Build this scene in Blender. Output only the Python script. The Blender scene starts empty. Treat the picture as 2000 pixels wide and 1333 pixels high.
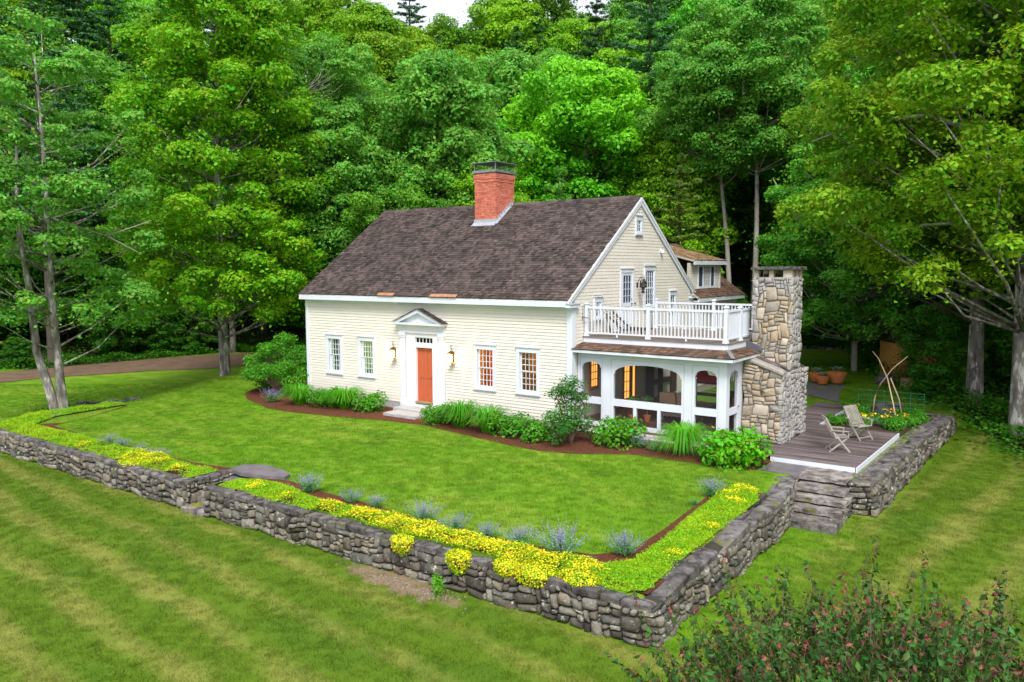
import bpy, math, random
import numpy as np
from mathutils import Vector, Matrix
rnd = random.Random(7)
RS = np.random.RandomState(11)
R = math.radians
S = bpy.context.scene
COL = S.collection

# ------------------------------------------------------------------ camera, sky, sun, exposure
cam_d = bpy.data.cameras.new("camera"); cam = bpy.data.objects.new("camera", cam_d); COL.objects.link(cam)
S.camera = cam
cam_d.sensor_width = 36; cam_d.lens = 28.37; cam_d.clip_start = 0.1; cam_d.clip_end = 1200
_yaw, _pitch, _roll = .6296, .0914, -.0036
CAMP = Vector((14.398, -23.201, 5.35))
_fw = Vector((-math.sin(_yaw)*math.cos(_pitch), math.cos(_yaw)*math.cos(_pitch), -math.sin(_pitch)))
_r = Vector((math.cos(_yaw), math.sin(_yaw), 0)); _u = _r.cross(_fw)
_r2 = _r*math.cos(_roll)+_u*math.sin(_roll); _u2 = _u*math.cos(_roll)-_r*math.sin(_roll)
_m = Matrix((( _r2.x, _u2.x, -_fw.x), (_r2.y, _u2.y, -_fw.y), (_r2.z, _u2.z, -_fw.z)))
cam.matrix_world = Matrix.Translation(CAMP) @ _m.to_4x4()

W = bpy.data.worlds.new("World"); S.world = W; W.use_nodes = True
nt = W.node_tree; nt.nodes.clear()
o_ = nt.nodes.new("ShaderNodeOutputWorld"); b_ = nt.nodes.new("ShaderNodeBackground")
sk = nt.nodes.new("ShaderNodeTexSky"); sk.sky_type = 'NISHITA'; sk.sun_disc = False
SUN_EL, SUN_AZ = 50, 142     # degrees; azimuth clockwise from +Y: the sun stands in front of the house, to the right
sk.sun_elevation = R(SUN_EL); sk.sun_rotation = R(SUN_AZ); sk.air_density = 1.0; sk.dust_density = 3.0; sk.ozone_density = 1.0
b2 = nt.nodes.new("ShaderNodeBackground"); b2.inputs[0].default_value = (1, .955, .96, 1); b2.inputs[1].default_value = .46   # pale overcast veil
ad = nt.nodes.new("ShaderNodeAddShader"); nt.links.new(sk.outputs[0], b_.inputs[0]); b_.inputs[1].default_value = .07
nt.links.new(b_.outputs[0], ad.inputs[0]); nt.links.new(b2.outputs[0], ad.inputs[1]); nt.links.new(ad.outputs[0], o_.inputs[0])
sl = bpy.data.lights.new("sun", 'SUN'); sl.energy = 2.0; sl.angle = R(20); sl.color = (1, .95, .86)
so = bpy.data.objects.new("sun", sl); COL.objects.link(so)
_sd = Vector((math.sin(R(SUN_AZ))*math.cos(R(SUN_EL)), math.cos(R(SUN_AZ))*math.cos(R(SUN_EL)), math.sin(R(SUN_EL))))
so.rotation_euler = (-_sd).to_track_quat('-Z', 'Y').to_euler(); so.location = (0, -40, 60)
S.view_settings.view_transform = 'Standard'; S.view_settings.look = 'None'; S.view_settings.gamma = 1
S.view_settings.exposure = 0.92
S.view_settings.use_curve_mapping = False
S.render.engine = 'CYCLES'
S.cycles.max_bounces = 8; S.cycles.transparent_max_bounces = 12; S.cycles.diffuse_bounces = 3

# ------------------------------------------------------------------ helpers
def tag(o, label=None, cat=None, group=None, kind=None):
    if label: o['label'] = label
    if cat: o['category'] = cat
    if group: o['group'] = group
    if kind: o['kind'] = kind
    return o
def empty(name, loc, label=None, cat=None, group=None):
    o = bpy.data.objects.new(name, None); o.location = loc; o.empty_display_size = .2
    COL.objects.link(o); return tag(o, label, cat, group)
def origin(o):
    v = Vector((0, 0, 0))
    while o is not None:
        v += o.location; o = o.parent
    return v
def link(name, me, mat, parent=None, loc=(0, 0, 0)):
    if mat is not None and not me.materials:
        me.materials.append(mat)
    o = bpy.data.objects.new(name, me); COL.objects.link(o); o.location = loc
    if parent is not None: o.parent = parent
    return o
class B:
    """collects solids, all in world coordinates, for one mesh"""
    def __init__(s): s.v = []; s.f = []
    def raw(s, v, f):
        n = len(s.v); s.v += [tuple(p) for p in v]; s.f += [tuple(i+n for i in q) for q in f]; return s
    def hexa(s, p):
        return s.raw(p, [(0, 3, 2, 1), (4, 5, 6, 7), (0, 1, 5, 4), (1, 2, 6, 5), (2, 3, 7, 6), (3, 0, 4, 7)])
    def box(s, x0, x1, y0, y1, z0, z1):
        return s.hexa([(x0, y0, z0), (x1, y0, z0), (x1, y1, z0), (x0, y1, z0), (x0, y0, z1), (x1, y0, z1), (x1, y1, z1), (x0, y1, z1)])
    def bar(s, a, b, w, h, up=(0, 0, 1)):
        a = Vector(a); b = Vector(b); d = (b-a).normalized(); up = Vector(up)
        if abs(d.dot(up)) > .97: up = Vector((1, 0, 0))
        r = d.cross(up).normalized()*w/2; u = r.cross(d).normalized()*h/2
        return s.hexa([a-r-u, b-r-u, b+r-u, a+r-u, a-r+u, b-r+u, b+r+u, a+r+u])
    def prism(s, pts, d):
        """polygon pts (3D) pushed along vector d"""
        n = len(pts); d = Vector(d); q = [Vector(p) for p in pts]
        f = [tuple(reversed(range(n))), tuple(range(n, 2*n))]+[(i, (i+1) % n, n+(i+1) % n, n+i) for i in range(n)]
        return s.raw(q+[p+d for p in q], f)
    def tube(s, path, rad, n=8, cap=True):
        path = [Vector(p) for p in path]; m = len(path); vs = []
        for i, p in enumerate(path):
            t = (path[min(i+1, m-1)]-path[max(i-1, 0)])
            if t.length < 1e-6: t = Vector((0, 0, 1))
            t.normalize(); ref = Vector((0, 0, 1)) if abs(t.z) < .9 else Vector((1, 0, 0))
            r = t.cross(ref).normalized(); u = r.cross(t); rr = rad[i] if hasattr(rad, '__len__') else rad
            for k in range(n):
                a = 2*math.pi*k/n; vs.append(p+r*math.cos(a)*rr+u*math.sin(a)*rr)
        f = [(i*n+k, i*n+(k+1) % n, (i+1)*n+(k+1) % n, (i+1)*n+k) for i in range(m-1) for k in range(n)]
        if cap: f += [tuple(reversed(range(n))), tuple(range((m-1)*n, m*n))]
        return s.raw(vs, f)
    def lathe(s, c, prof, n=20):
        vs = []; m = len(prof)
        for r, z in prof:
            for k in range(n):
                a = 2*math.pi*k/n; vs.append((c[0]+r*math.cos(a), c[1]+r*math.sin(a), c[2]+z))
        f = [(i*n+k, i*n+(k+1) % n, (i+1)*n+(k+1) % n, (i+1)*n+k) for i in range(m-1) for k in range(n)]
        f += [tuple(reversed(range(n))), tuple(range((m-1)*n, m*n))]
        return s.raw(vs, f)
    def mesh(s, name, org=(0, 0, 0), smooth=False):
        me = bpy.data.meshes.new(name); ox, oy, oz = org
        me.from_pydata([(x-ox, y-oy, z-oz) for x, y, z in s.v], [], s.f)
        if smooth: me.shade_smooth()
        return me
    def make(s, name, mat, parent=None, smooth=False, label=None, kind=None, loc=None):
        """loc None: the object's origin is its parent's; otherwise the origin is at loc (world)"""
        base = origin(parent) if parent is not None else Vector((0, 0, 0))
        w = Vector(loc) if loc is not None else base
        return tag(link(name, s.mesh(name, w, smooth), mat, parent, w-base), label, kind=kind)
def np_mesh(name, V, F, smooth=False):
    """V (n,3); F (m,k) equal-sided faces"""
    me = bpy.data.meshes.new(name); V = np.asarray(V, dtype=np.float32); F = np.asarray(F, dtype=np.int32)
    m, k = F.shape
    me.vertices.add(len(V)); me.vertices.foreach_set('co', V.ravel())
    me.loops.add(m*k); me.loops.foreach_set('vertex_index', F.ravel())
    me.polygons.add(m); me.polygons.foreach_set('loop_start', np.arange(0, m*k, k, dtype=np.int32))
    me.polygons.foreach_set('loop_total', np.full(m, k, dtype=np.int32))
    me.update(calc_edges=True)
    if smooth: me.shade_smooth()
    return me
def children(o): return [c for c in o.children]
def dup(root, loc, rotz=0., scale=1., label=None, group=None, name=None):
    r = root.copy(); COL.objects.link(r); r.location = loc; r.rotation_euler = (0, 0, rotz)
    r.scale = (scale,)*3 if not hasattr(scale, '__len__') else scale
    if label: r['label'] = label
    if group: r['group'] = group
    for ch in children(root):
        c = ch.copy(); COL.objects.link(c); c.parent = r
        for g in children(ch):
            d = g.copy(); COL.objects.link(d); d.parent = c
    return r

def leaf_cloud(n, fn, size, rs, up=.6, aspect=.62, fold=.25):
    """n folded diamond leaves; fn(n) -> (centres, outward directions)"""
    C, D = fn(n); n = len(C)
    N = D*(1-up)+np.array([0, 0, 1])*up+rs.normal(0, .38, (n, 3)); N /= np.linalg.norm(N, axis=1)[:, None]
    A = rs.normal(0, 1, (n, 3)); A -= N*(A*N).sum(1)[:, None]; A /= np.linalg.norm(A, axis=1)[:, None]; Bv = np.cross(N, A)
    s = (size*rs.uniform(.65, 1.3, n))[:, None]
    p0 = C-A*s*.5; p2 = C+A*s*.5; p1 = C+Bv*s*.5*aspect-N*s*fold*.4; p3 = C-Bv*s*.5*aspect-N*s*fold*.4
    V = np.stack([p0, p1, p2, p3], 1).reshape(-1, 3); i = np.arange(n)*4
    F = np.stack([np.stack([i, i+1, i+2], 1), np.stack([i, i+2, i+3], 1)], 1).reshape(-1, 3)
    return V, F
def join(parts):
    V = []; F = []; o = 0
    for v, f in parts: V.append(v); F.append(np.asarray(f)+o); o += len(v)
    return np.concatenate(V), np.concatenate(F)
def ellfn(c, r, rs, shell=.55, upper=True):
    def fn(n):
        d = rs.normal(0, 1, (n, 3)); d /= np.linalg.norm(d, axis=1)[:, None]
        if upper: d[:, 2] = np.where((d[:, 2] < 0) & (rs.uniform(0, 1, n) < .55), -d[:, 2], d[:, 2])
        q = rs.uniform(shell, 1, n)[:, None]**.6; return np.array(c)+d*q*np.array(r), d
    return fn

# ------------------------------------------------------------------ materials
MATS = {}
def mat(name, c1, c2=None, scale=3., rough=.8, bump=0., bscale=40., rand=0., island=0., c3=None, s3=12., t3=.62, spec=.3,
        detail=6., stretch=None, metal=0., randcol=None, emit=None, estr=0., moss=None):
    if name in MATS: return MATS[name]
    m = bpy.data.materials.new(name); m.use_nodes = True; MATS[name] = m
    n = m.node_tree.nodes; l = m.node_tree.links; bs = n['Principled BSDF']
    bs.inputs['Roughness'].default_value = rough; bs.inputs['Metallic'].default_value = metal
    bs.inputs['Specular IOR Level'].default_value = spec
    geo = n.new('ShaderNodeNewGeometry'); pos = geo.outputs['Position']
    if stretch:
        mp = n.new('ShaderNodeMapping'); mp.inputs['Scale'].default_value = stretch; l.new(pos, mp.inputs[0]); pos = mp.outputs[0]
    def noise(sc, det=detail, rgh=.6):
        t = n.new('ShaderNodeTexNoise'); t.inputs['Scale'].default_value = sc; t.inputs['Detail'].default_value = det
        t.inputs['Roughness'].default_value = rgh; l.new(pos, t.inputs['Vector']); return t.outputs['Fac']
    def ramp(f, a, b, cv0=None, cv1=None):
        r = n.new('ShaderNodeValToRGB'); r.color_ramp.elements[0].position = a; r.color_ramp.elements[1].position = b
        l.new(f, r.inputs[0]); return r.outputs[0]
    def mix(f, a, b, mode='MIX'):
        x = n.new('ShaderNodeMixRGB'); x.blend_type = mode
        for i, q in ((0, f), (1, a), (2, b)):
            if hasattr(q, 'node'): l.new(q, x.inputs[i])
            elif i == 0: x.inputs[0].default_value = q
            else: x.inputs[i].default_value = (*q, 1) if len(q) == 3 else q
        return x.outputs[0]
    col = None
    if c2 is not None: col = mix(ramp(noise(scale), .35, .65), c1, c2)
    if randcol:
        r = n.new('ShaderNodeValToRGB'); r.color_ramp.interpolation = 'LINEAR'
        while len(r.color_ramp.elements) < len(randcol): r.color_ramp.elements.new(.5)
        for i, c in enumerate(randcol):
            r.color_ramp.elements[i].position = i/(len(randcol)-1); r.color_ramp.elements[i].color = (*c, 1)
        if island: l.new(geo.outputs['Random Per Island'], r.inputs[0])
        else:
            oi = n.new('ShaderNodeObjectInfo'); l.new(oi.outputs['Random'], r.inputs[0])
        col = mix(.62, col, r.outputs[0]) if col is not None else r.outputs[0]
    if col is None:
        col = mix(0., c1, c1)
    if c3 is not None: col = mix(ramp(noise(s3, 8, .7), t3, t3+.06), col, c3)
    if moss: col = mix(ramp(noise(2.1, 7, .7), .56, .66), col, moss)
    if rand or island:
        hsv = n.new('ShaderNodeHueSaturation'); l.new(col, hsv.inputs['Color'])
        if rand: src = n.new('ShaderNodeObjectInfo').outputs['Random']; amt = rand
        else: src = geo.outputs['Random Per Island']; amt = island
        mr = n.new('ShaderNodeMapRange'); l.new(src, mr.inputs[0]); mr.inputs[3].default_value = 1-amt; mr.inputs[4].default_value = 1+amt
        l.new(mr.outputs[0], hsv.inputs['Value']); col = hsv.outputs[0]
    l.new(col, bs.inputs['Base Color'])
    if bump:
        bp = n.new('ShaderNodeBump'); bp.inputs['Strength'].default_value = bump; bp.inputs['Distance'].default_value = .02 if bscale > 13 else .06
        l.new(noise(bscale, 8, .65), bp.inputs['Height']); l.new(bp.outputs[0], bs.inputs['Normal'])
    if emit:
        bs.inputs['Emission Color'].default_value = (*emit, 1); bs.inputs['Emission Strength'].default_value = estr
    return m
def leafmat(name, base, tip, patch=.9, trans=.35, rough=.5, vary=.35, hue=.03, treevar=.0, scale2=.35):
    """leaf colour: two greens mixed by a broad noise, each leaf a little different, light passing through"""
    if name in MATS: return MATS[name]
    m = bpy.data.materials.new(name); m.use_nodes = True; MATS[name] = m
    n = m.node_tree.nodes; l = m.node_tree.links; bs = n['Principled BSDF']; out = n['Material Output']
    geo = n.new('ShaderNodeNewGeometry')
    t = n.new('ShaderNodeTexNoise'); t.inputs['Scale'].default_value = scale2; t.inputs['Detail'].default_value = 4; l.new(geo.outputs['Position'], t.inputs['Vector'])
    rp = n.new('ShaderNodeValToRGB'); rp.color_ramp.elements[0].position = .35; rp.color_ramp.elements[1].position = .7
    rp.color_ramp.elements[0].color = (*base, 1); rp.color_ramp.elements[1].color = (*tip, 1); l.new(t.outputs['Fac'], rp.inputs[0])
    hsv = n.new('ShaderNodeHueSaturation'); l.new(rp.outputs[0], hsv.inputs['Color'])
    mr = n.new('ShaderNodeMapRange'); mr.inputs[3].default_value = 1-vary; mr.inputs[4].default_value = 1+vary; l.new(geo.outputs['Random Per Island'], mr.inputs[0])
    oi = n.new('ShaderNodeObjectInfo')
    if treevar:
        m2 = n.new('ShaderNodeMapRange'); m2.inputs[3].default_value = 1-treevar; m2.inputs[4].default_value = 1+treevar; l.new(oi.outputs['Random'], m2.inputs[0])
        mu = n.new('ShaderNodeMath'); mu.operation = 'MULTIPLY'; l.new(mr.outputs[0], mu.inputs[0]); l.new(m2.outputs[0], mu.inputs[1]); l.new(mu.outputs[0], hsv.inputs['Value'])
    else: l.new(mr.outputs[0], hsv.inputs['Value'])
    m3 = n.new('ShaderNodeMapRange'); m3.inputs[3].default_value = .5-hue; m3.inputs[4].default_value = .5+hue; l.new(oi.outputs['Random'] if treevar else geo.outputs['Random Per Island'], m3.inputs[0]); l.new(m3.outputs[0], hsv.inputs['Hue'])
    l.new(hsv.outputs[0], bs.inputs['Base Color']); bs.inputs['Roughness'].default_value = rough; bs.inputs['Specular IOR Level'].default_value = .25
    tr = n.new('ShaderNodeBsdfTranslucent'); br = n.new('ShaderNodeMixRGB'); br.blend_type = 'MULTIPLY'; br.inputs[0].default_value = 1; br.inputs[2].default_value = (1.1, 1.15, .7, 1)
    l.new(hsv.outputs[0], br.inputs[1]); l.new(br.outputs[0], tr.inputs[0])
    mx = n.new('ShaderNodeMixShader'); mx.inputs[0].default_value = trans; l.new(bs.outputs[0], mx.inputs[1]); l.new(tr.outputs[0], mx.inputs[2]); l.new(mx.outputs[0], out.inputs[0])
    return m
WHITE = mat('white_paint', (.58, .63, .72), (.64, .69, .77), 1.5, .55, .05, 30)
TRIM = WHITE
CREAM = mat('cream_clapboard', (.62, .605, .555), (.67, .655, .605), .9, .6, .06, 60, rand=.035, stretch=(1, 1, 4))
SHEATH = mat('sheathing', (.45, .42, .34), rough=.8)
SHINGLE = mat('roof_shingle', (.042, .034, .032), (.082, .060, .055), 1.1, .85, .5, 60, island=.55, c3=(.20, .17, .165), s3=2.6, t3=.63)
SHINGLE2 = mat('brown_shingle', (.085, .048, .032), (.14, .088, .06), 3, .85, .5, 60, island=.5)
SHINGLE3 = mat('tan_shingle', (.20, .13, .07), (.30, .20, .11), 2, .9, .5, 60, island=.4, c3=(.45, .33, .16), s3=9, t3=.6)
BRICK = mat('brick', (.46, .12, .08), (.58, .20, .14), 9, .85, .3, 80, island=.22)
MORTAR = mat('mortar', (.50, .33, .27), (.42, .27, .21), 12, .95, .2, 80)
LEAD = mat('lead_flashing', (.40, .45, .52), (.52, .56, .62), 8, .45, .1, 40, metal=.5)
COPPER = mat('copper', (.60, .30, .18), (.40, .19, .11), 4, .45, .1, 30, metal=.4)
DARKMETAL = mat('dark_metal', (.03, .03, .032), rough=.45, metal=.6)
CAPMETAL = mat('cap_metal', (.22, .24, .25), (.30, .32, .33), 5, .5, .05, 30, metal=.5)
DOORRED = mat('door_wood', (.40, .085, .035), (.47, .12, .055), 4, .5, .1, 40, stretch=(6, 6, .7))
OAKSILL = mat('sill_wood', (.28, .19, .10), rough=.7)
ORANGE = mat('stained_wood', (.55, .24, .07), (.42, .17, .045), 4, .55, .1, 40, stretch=(5, 5, .6))
BROWNWOOD = mat('dark_timber', (.05, .026, .022), (.075, .04, .03), 4, .7)
GRANITE = mat('granite', (.30, .31, .33), (.40, .41, .42), 14, .8, .8, 50, c3=(.25, .24, .23), s3=30, t3=.64)
DECK = mat('deck_board', (.065, .05, .052), (.20, .165, .175), 1.6, .42, .25, 60, rand=.3, stretch=(.45, 6, 1), c3=(.32, .2, .12), s3=2.2, t3=.63)
DECKTOP = mat('top_deck_board', (.16, .12, .10), (.22, .18, .15), 2, .7, .2, 60, rand=.15)
GREYWOOD = mat('weathered_teak', (.27, .245, .225), (.36, .33, .30), 8, .8, .3, 60, rand=.08)
MULCH = mat('mulch', (.075, .022, .010), (.12, .04, .018), 18, 1., 1., 60)
TERRA = mat('terracotta', (.58, .20, .07), (.50, .16, .05), 6, .75, .1, 30)
BARK = mat('bark_grey', (.06, .052, .046), (.21, .195, .18), 5, .95, 1., 12, stretch=(1, 1, .3), c3=(.38, .38, .36), s3=4.5, t3=.54)
BARKL = mat('bark_pale', (.25, .235, .215), (.36, .34, .31), 3, .9, .8, 14, stretch=(1, 1, .5), c3=(.13, .11, .10), s3=4, t3=.58)
BARKM = mat('bark_mottled', (.10, .09, .08), (.32, .30, .28), 5, .95, 1., 12, stretch=(1, 1, .3), c3=(.52, .52, .50), s3=5, t3=.54)
BARKD = mat('bark_dark', (.05, .04, .034), (.09, .075, .06), 3, .95, 1., 14, stretch=(1, 1, .4))
SOIL = mat('garden_soil', (.035, .02, .014), (.055, .035, .024), 8, 1., .8, 40)
SHEDWOOD = mat('shed_board', (.50, .22, .06), (.60, .30, .10), 3, .7, .2, 50, rand=.12, stretch=(4, 4, .5))
INTWALL = mat('interior_wall', (.60, .33, .12), (.50, .25, .08), 2, .8)
INTDARK = mat('interior_dim', (.16, .12, .10), (.20, .15, .12), 2, .8)
SHADE = mat('interior_furniture', (.14, .06, .03), (.22, .10, .04), 3, .6)
REDCLOTH = mat('red_cushion', (.62, .03, .05), rough=.85)
TANCLOTH = mat('tan_cushion', (.52, .34, .20), rough=.9)
# stones: each stone takes its own tint; lichen and moss are blotches of their own
RUBBLE = mat('rubble_stone', (.012, .012, .011), (.19, .18, .15), 4.5, .92, 1., 11, rand=.35, c3=(.40, .41, .36), s3=8, t3=.575, moss=(.060, .066, .014),
             randcol=[(.035, .034, .036), (.24, .20, .155), (.075, .070, .068), (.36, .34, .29), (.13, .13, .125), (.03, .029, .028), (.22, .19, .14), (.09, .088, .08)])
STEPSTONE = mat('step_stone', (.07, .055, .055), (.30, .28, .27), 3.2, .75, 1., 11, rand=.3, c3=(.46, .46, .42), s3=14, t3=.62, moss=(.12, .13, .02))
CAPSTONE = mat('cap_stone', (.035, .029, .031), (.19, .18, .18), 4.2, .75, 1., 11, rand=.35, moss=(.09, .095, .02), c3=(.42, .43, .40), s3=16, t3=.63)
CHIMSTONE = mat('chimney_stone', (.22, .18, .135), (.42, .37, .30), 5, .9, .8, 22, rand=.12,
                randcol=[(.42, .35, .25), (.48, .42, .33), (.26, .25, .235), (.44, .33, .20), (.34, .33, .32), (.52, .47, .38), (.27, .19, .12)])
CHIMSTONEG = mat('grey_stone', (.18, .18, .18), (.40, .40, .40), 5, .9, .8, 22, rand=.12,
                 randcol=[(.26, .27, .28), (.40, .40, .41), (.33, .32, .31), (.46, .44, .40), (.22, .22, .23), (.38, .35, .30)])
EARTH = mat('wall_core', (.035, .03, .026), (.05, .045, .035), 6, 1., .5, 20)
SLATE = mat('flagstone', (.11, .10, .115), (.17, .155, .17), 3, .6, .4, 30, c3=(.30, .28, .27), s3=5, t3=.66)
MOSS = mat('moss', (.10, .13, .008), (.22, .22, .012), 12, 1., 1., 50)
def glassmat(name, tint=(.02, .025, .03), clear=0.):
    m = bpy.data.materials.new(name); m.use_nodes = True; n = m.node_tree.nodes; l = m.node_tree.links; n.clear()
    out = n.new('ShaderNodeOutputMaterial'); gl = n.new('ShaderNodeBsdfGlossy'); gl.inputs['Roughness'].default_value = .03; gl.inputs[0].default_value = (.8, .85, .9, 1)
    if clear: bs = n.new('ShaderNodeBsdfTransparent'); bs.inputs[0].default_value = (clear, clear, clear, 1)
    else: bs = n.new('ShaderNodeBsdfDiffuse'); bs.inputs[0].default_value = (*tint, 1)
    lw = n.new('ShaderNodeFresnel'); lw.inputs[0].default_value = 1.5; mx = n.new('ShaderNodeMixShader')
    l.new(lw.outputs[0], mx.inputs[0]); l.new(bs.outputs[0], mx.inputs[1]); l.new(gl.outputs[0], mx.inputs[2]); l.new(mx.outputs[0], out.inputs[0]); return m
GLASS = glassmat('clear_glass', clear=.85)
DGLASS = glassmat('dark_glass', (.05, .075, .12))
def screenmat():
    m = bpy.data.materials.new('insect_screen'); m.use_nodes = True; n = m.node_tree.nodes; l = m.node_tree.links; n.clear()
    out = n.new('ShaderNodeOutputMaterial'); a = n.new('ShaderNodeBsdfTransparent'); b = n.new('ShaderNodeBsdfDiffuse'); b.inputs[0].default_value = (.06, .06, .07, 1)
    mx = n.new('ShaderNodeMixShader'); mx.inputs[0].default_value = .13; l.new(a.outputs[0], mx.inputs[1]); l.new(b.outputs[0], mx.inputs[2]); l.new(mx.outputs[0], out.inputs[0]); return m
SCREEN = screenmat()
def emat(name, c, s):
    m = bpy.data.materials.new(name); m.use_nodes = True; n = m.node_tree.nodes; l = m.node_tree.links; n.clear()
    out = n.new('ShaderNodeOutputMaterial'); e = n.new('ShaderNodeEmission'); e.inputs[0].default_value = (*c, 1); e.inputs[1].default_value = s; l.new(e.outputs[0], out.inputs[0]); return m
FLAME = emat('lantern_glow', (1, .66, .26), 22)
BULB = emat('bulb_glow', (1, .6, .2), 20)

# ------------------------------------------------------------------ ground: one height field
def sst(a, b, x):
    t = np.clip((x-a)/(b-a), 0, 1); return t*t*(3-2*t)
TZ = -.30      # terrace level
def H(x, y):
    x = np.asarray(x, float); y = np.asarray(y, float)
    # lower ground around the terrace
    low = -1.0 + 0*x - .12*sst(2, 10, x)*sst(-12, -4, y)
    low = low + .85*sst(7, 15, y)*sst(4, 9, x)
    low = low - .25*sst(-17, -30, x)
    up = TZ + 0*x + .08*sst(12, 20, y)
    m = sst(-11.36, -11.10, y)
    xr = np.interp(y, [-30, -11.3, -3.2, -1.12, -.95, 10.6, 14], [8.38, 8.38, 7.95, 7.8, 9.5, 9.7, 9.7])
    wd = np.interp(y, [10, 11, 16], [.25, .25, 7.])
    m = m*(1-sst(0, 1, (x-xr)/wd))
    xb = np.interp(y, [-12, -6.2, 2, 12, 30], [-17.4, -17.9, -22.3, -25, -30])
    m = m*(1-sst(0, 1, (xb-x)/np.interp(y, [-12, -9, -6, 30], [.5, 1.2, 3., 5.])))
    wn = sst(-4.98, -4.86, x)-sst(-4.02, -3.90, x); mn = np.clip((y+11.5)/1.9, 0, 1); m = m*(1-wn)+np.minimum(m, mn)*wn
    z = low*(1-m)+up*m
    r = np.hypot(x+6, y-2)
    z = z+np.clip(r-39, 0, 75)**1.15*.29*sst(0, 14, y+np.abs(x+6)*.25-4)
    z = z+.05*np.sin(x*.31+1)*np.cos(y*.27)*sst(0, 4, -11.5-y+0*x)
    return z
def Hs(x, y): return float(H(x, y))
def ground_material():
    m = bpy.data.materials.new('lawn'); m.use_nodes = True; n = m.node_tree.nodes; l = m.node_tree.links; bs = n['Principled BSDF']
    return m
def inpoly(px, py, poly):
    px = np.asarray(px); py = np.asarray(py); ins = np.zeros(px.shape, bool); n = len(poly); j = n-1
    for i in range(n):
        xi, yi = poly[i]; xj, yj = poly[j]
        c = ((yi > py) != (yj > py)) & (px < (xj-xi)*(py-yi)/(yj-yi+1e-12)+xi); ins ^= c; j = i
    return ins
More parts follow.
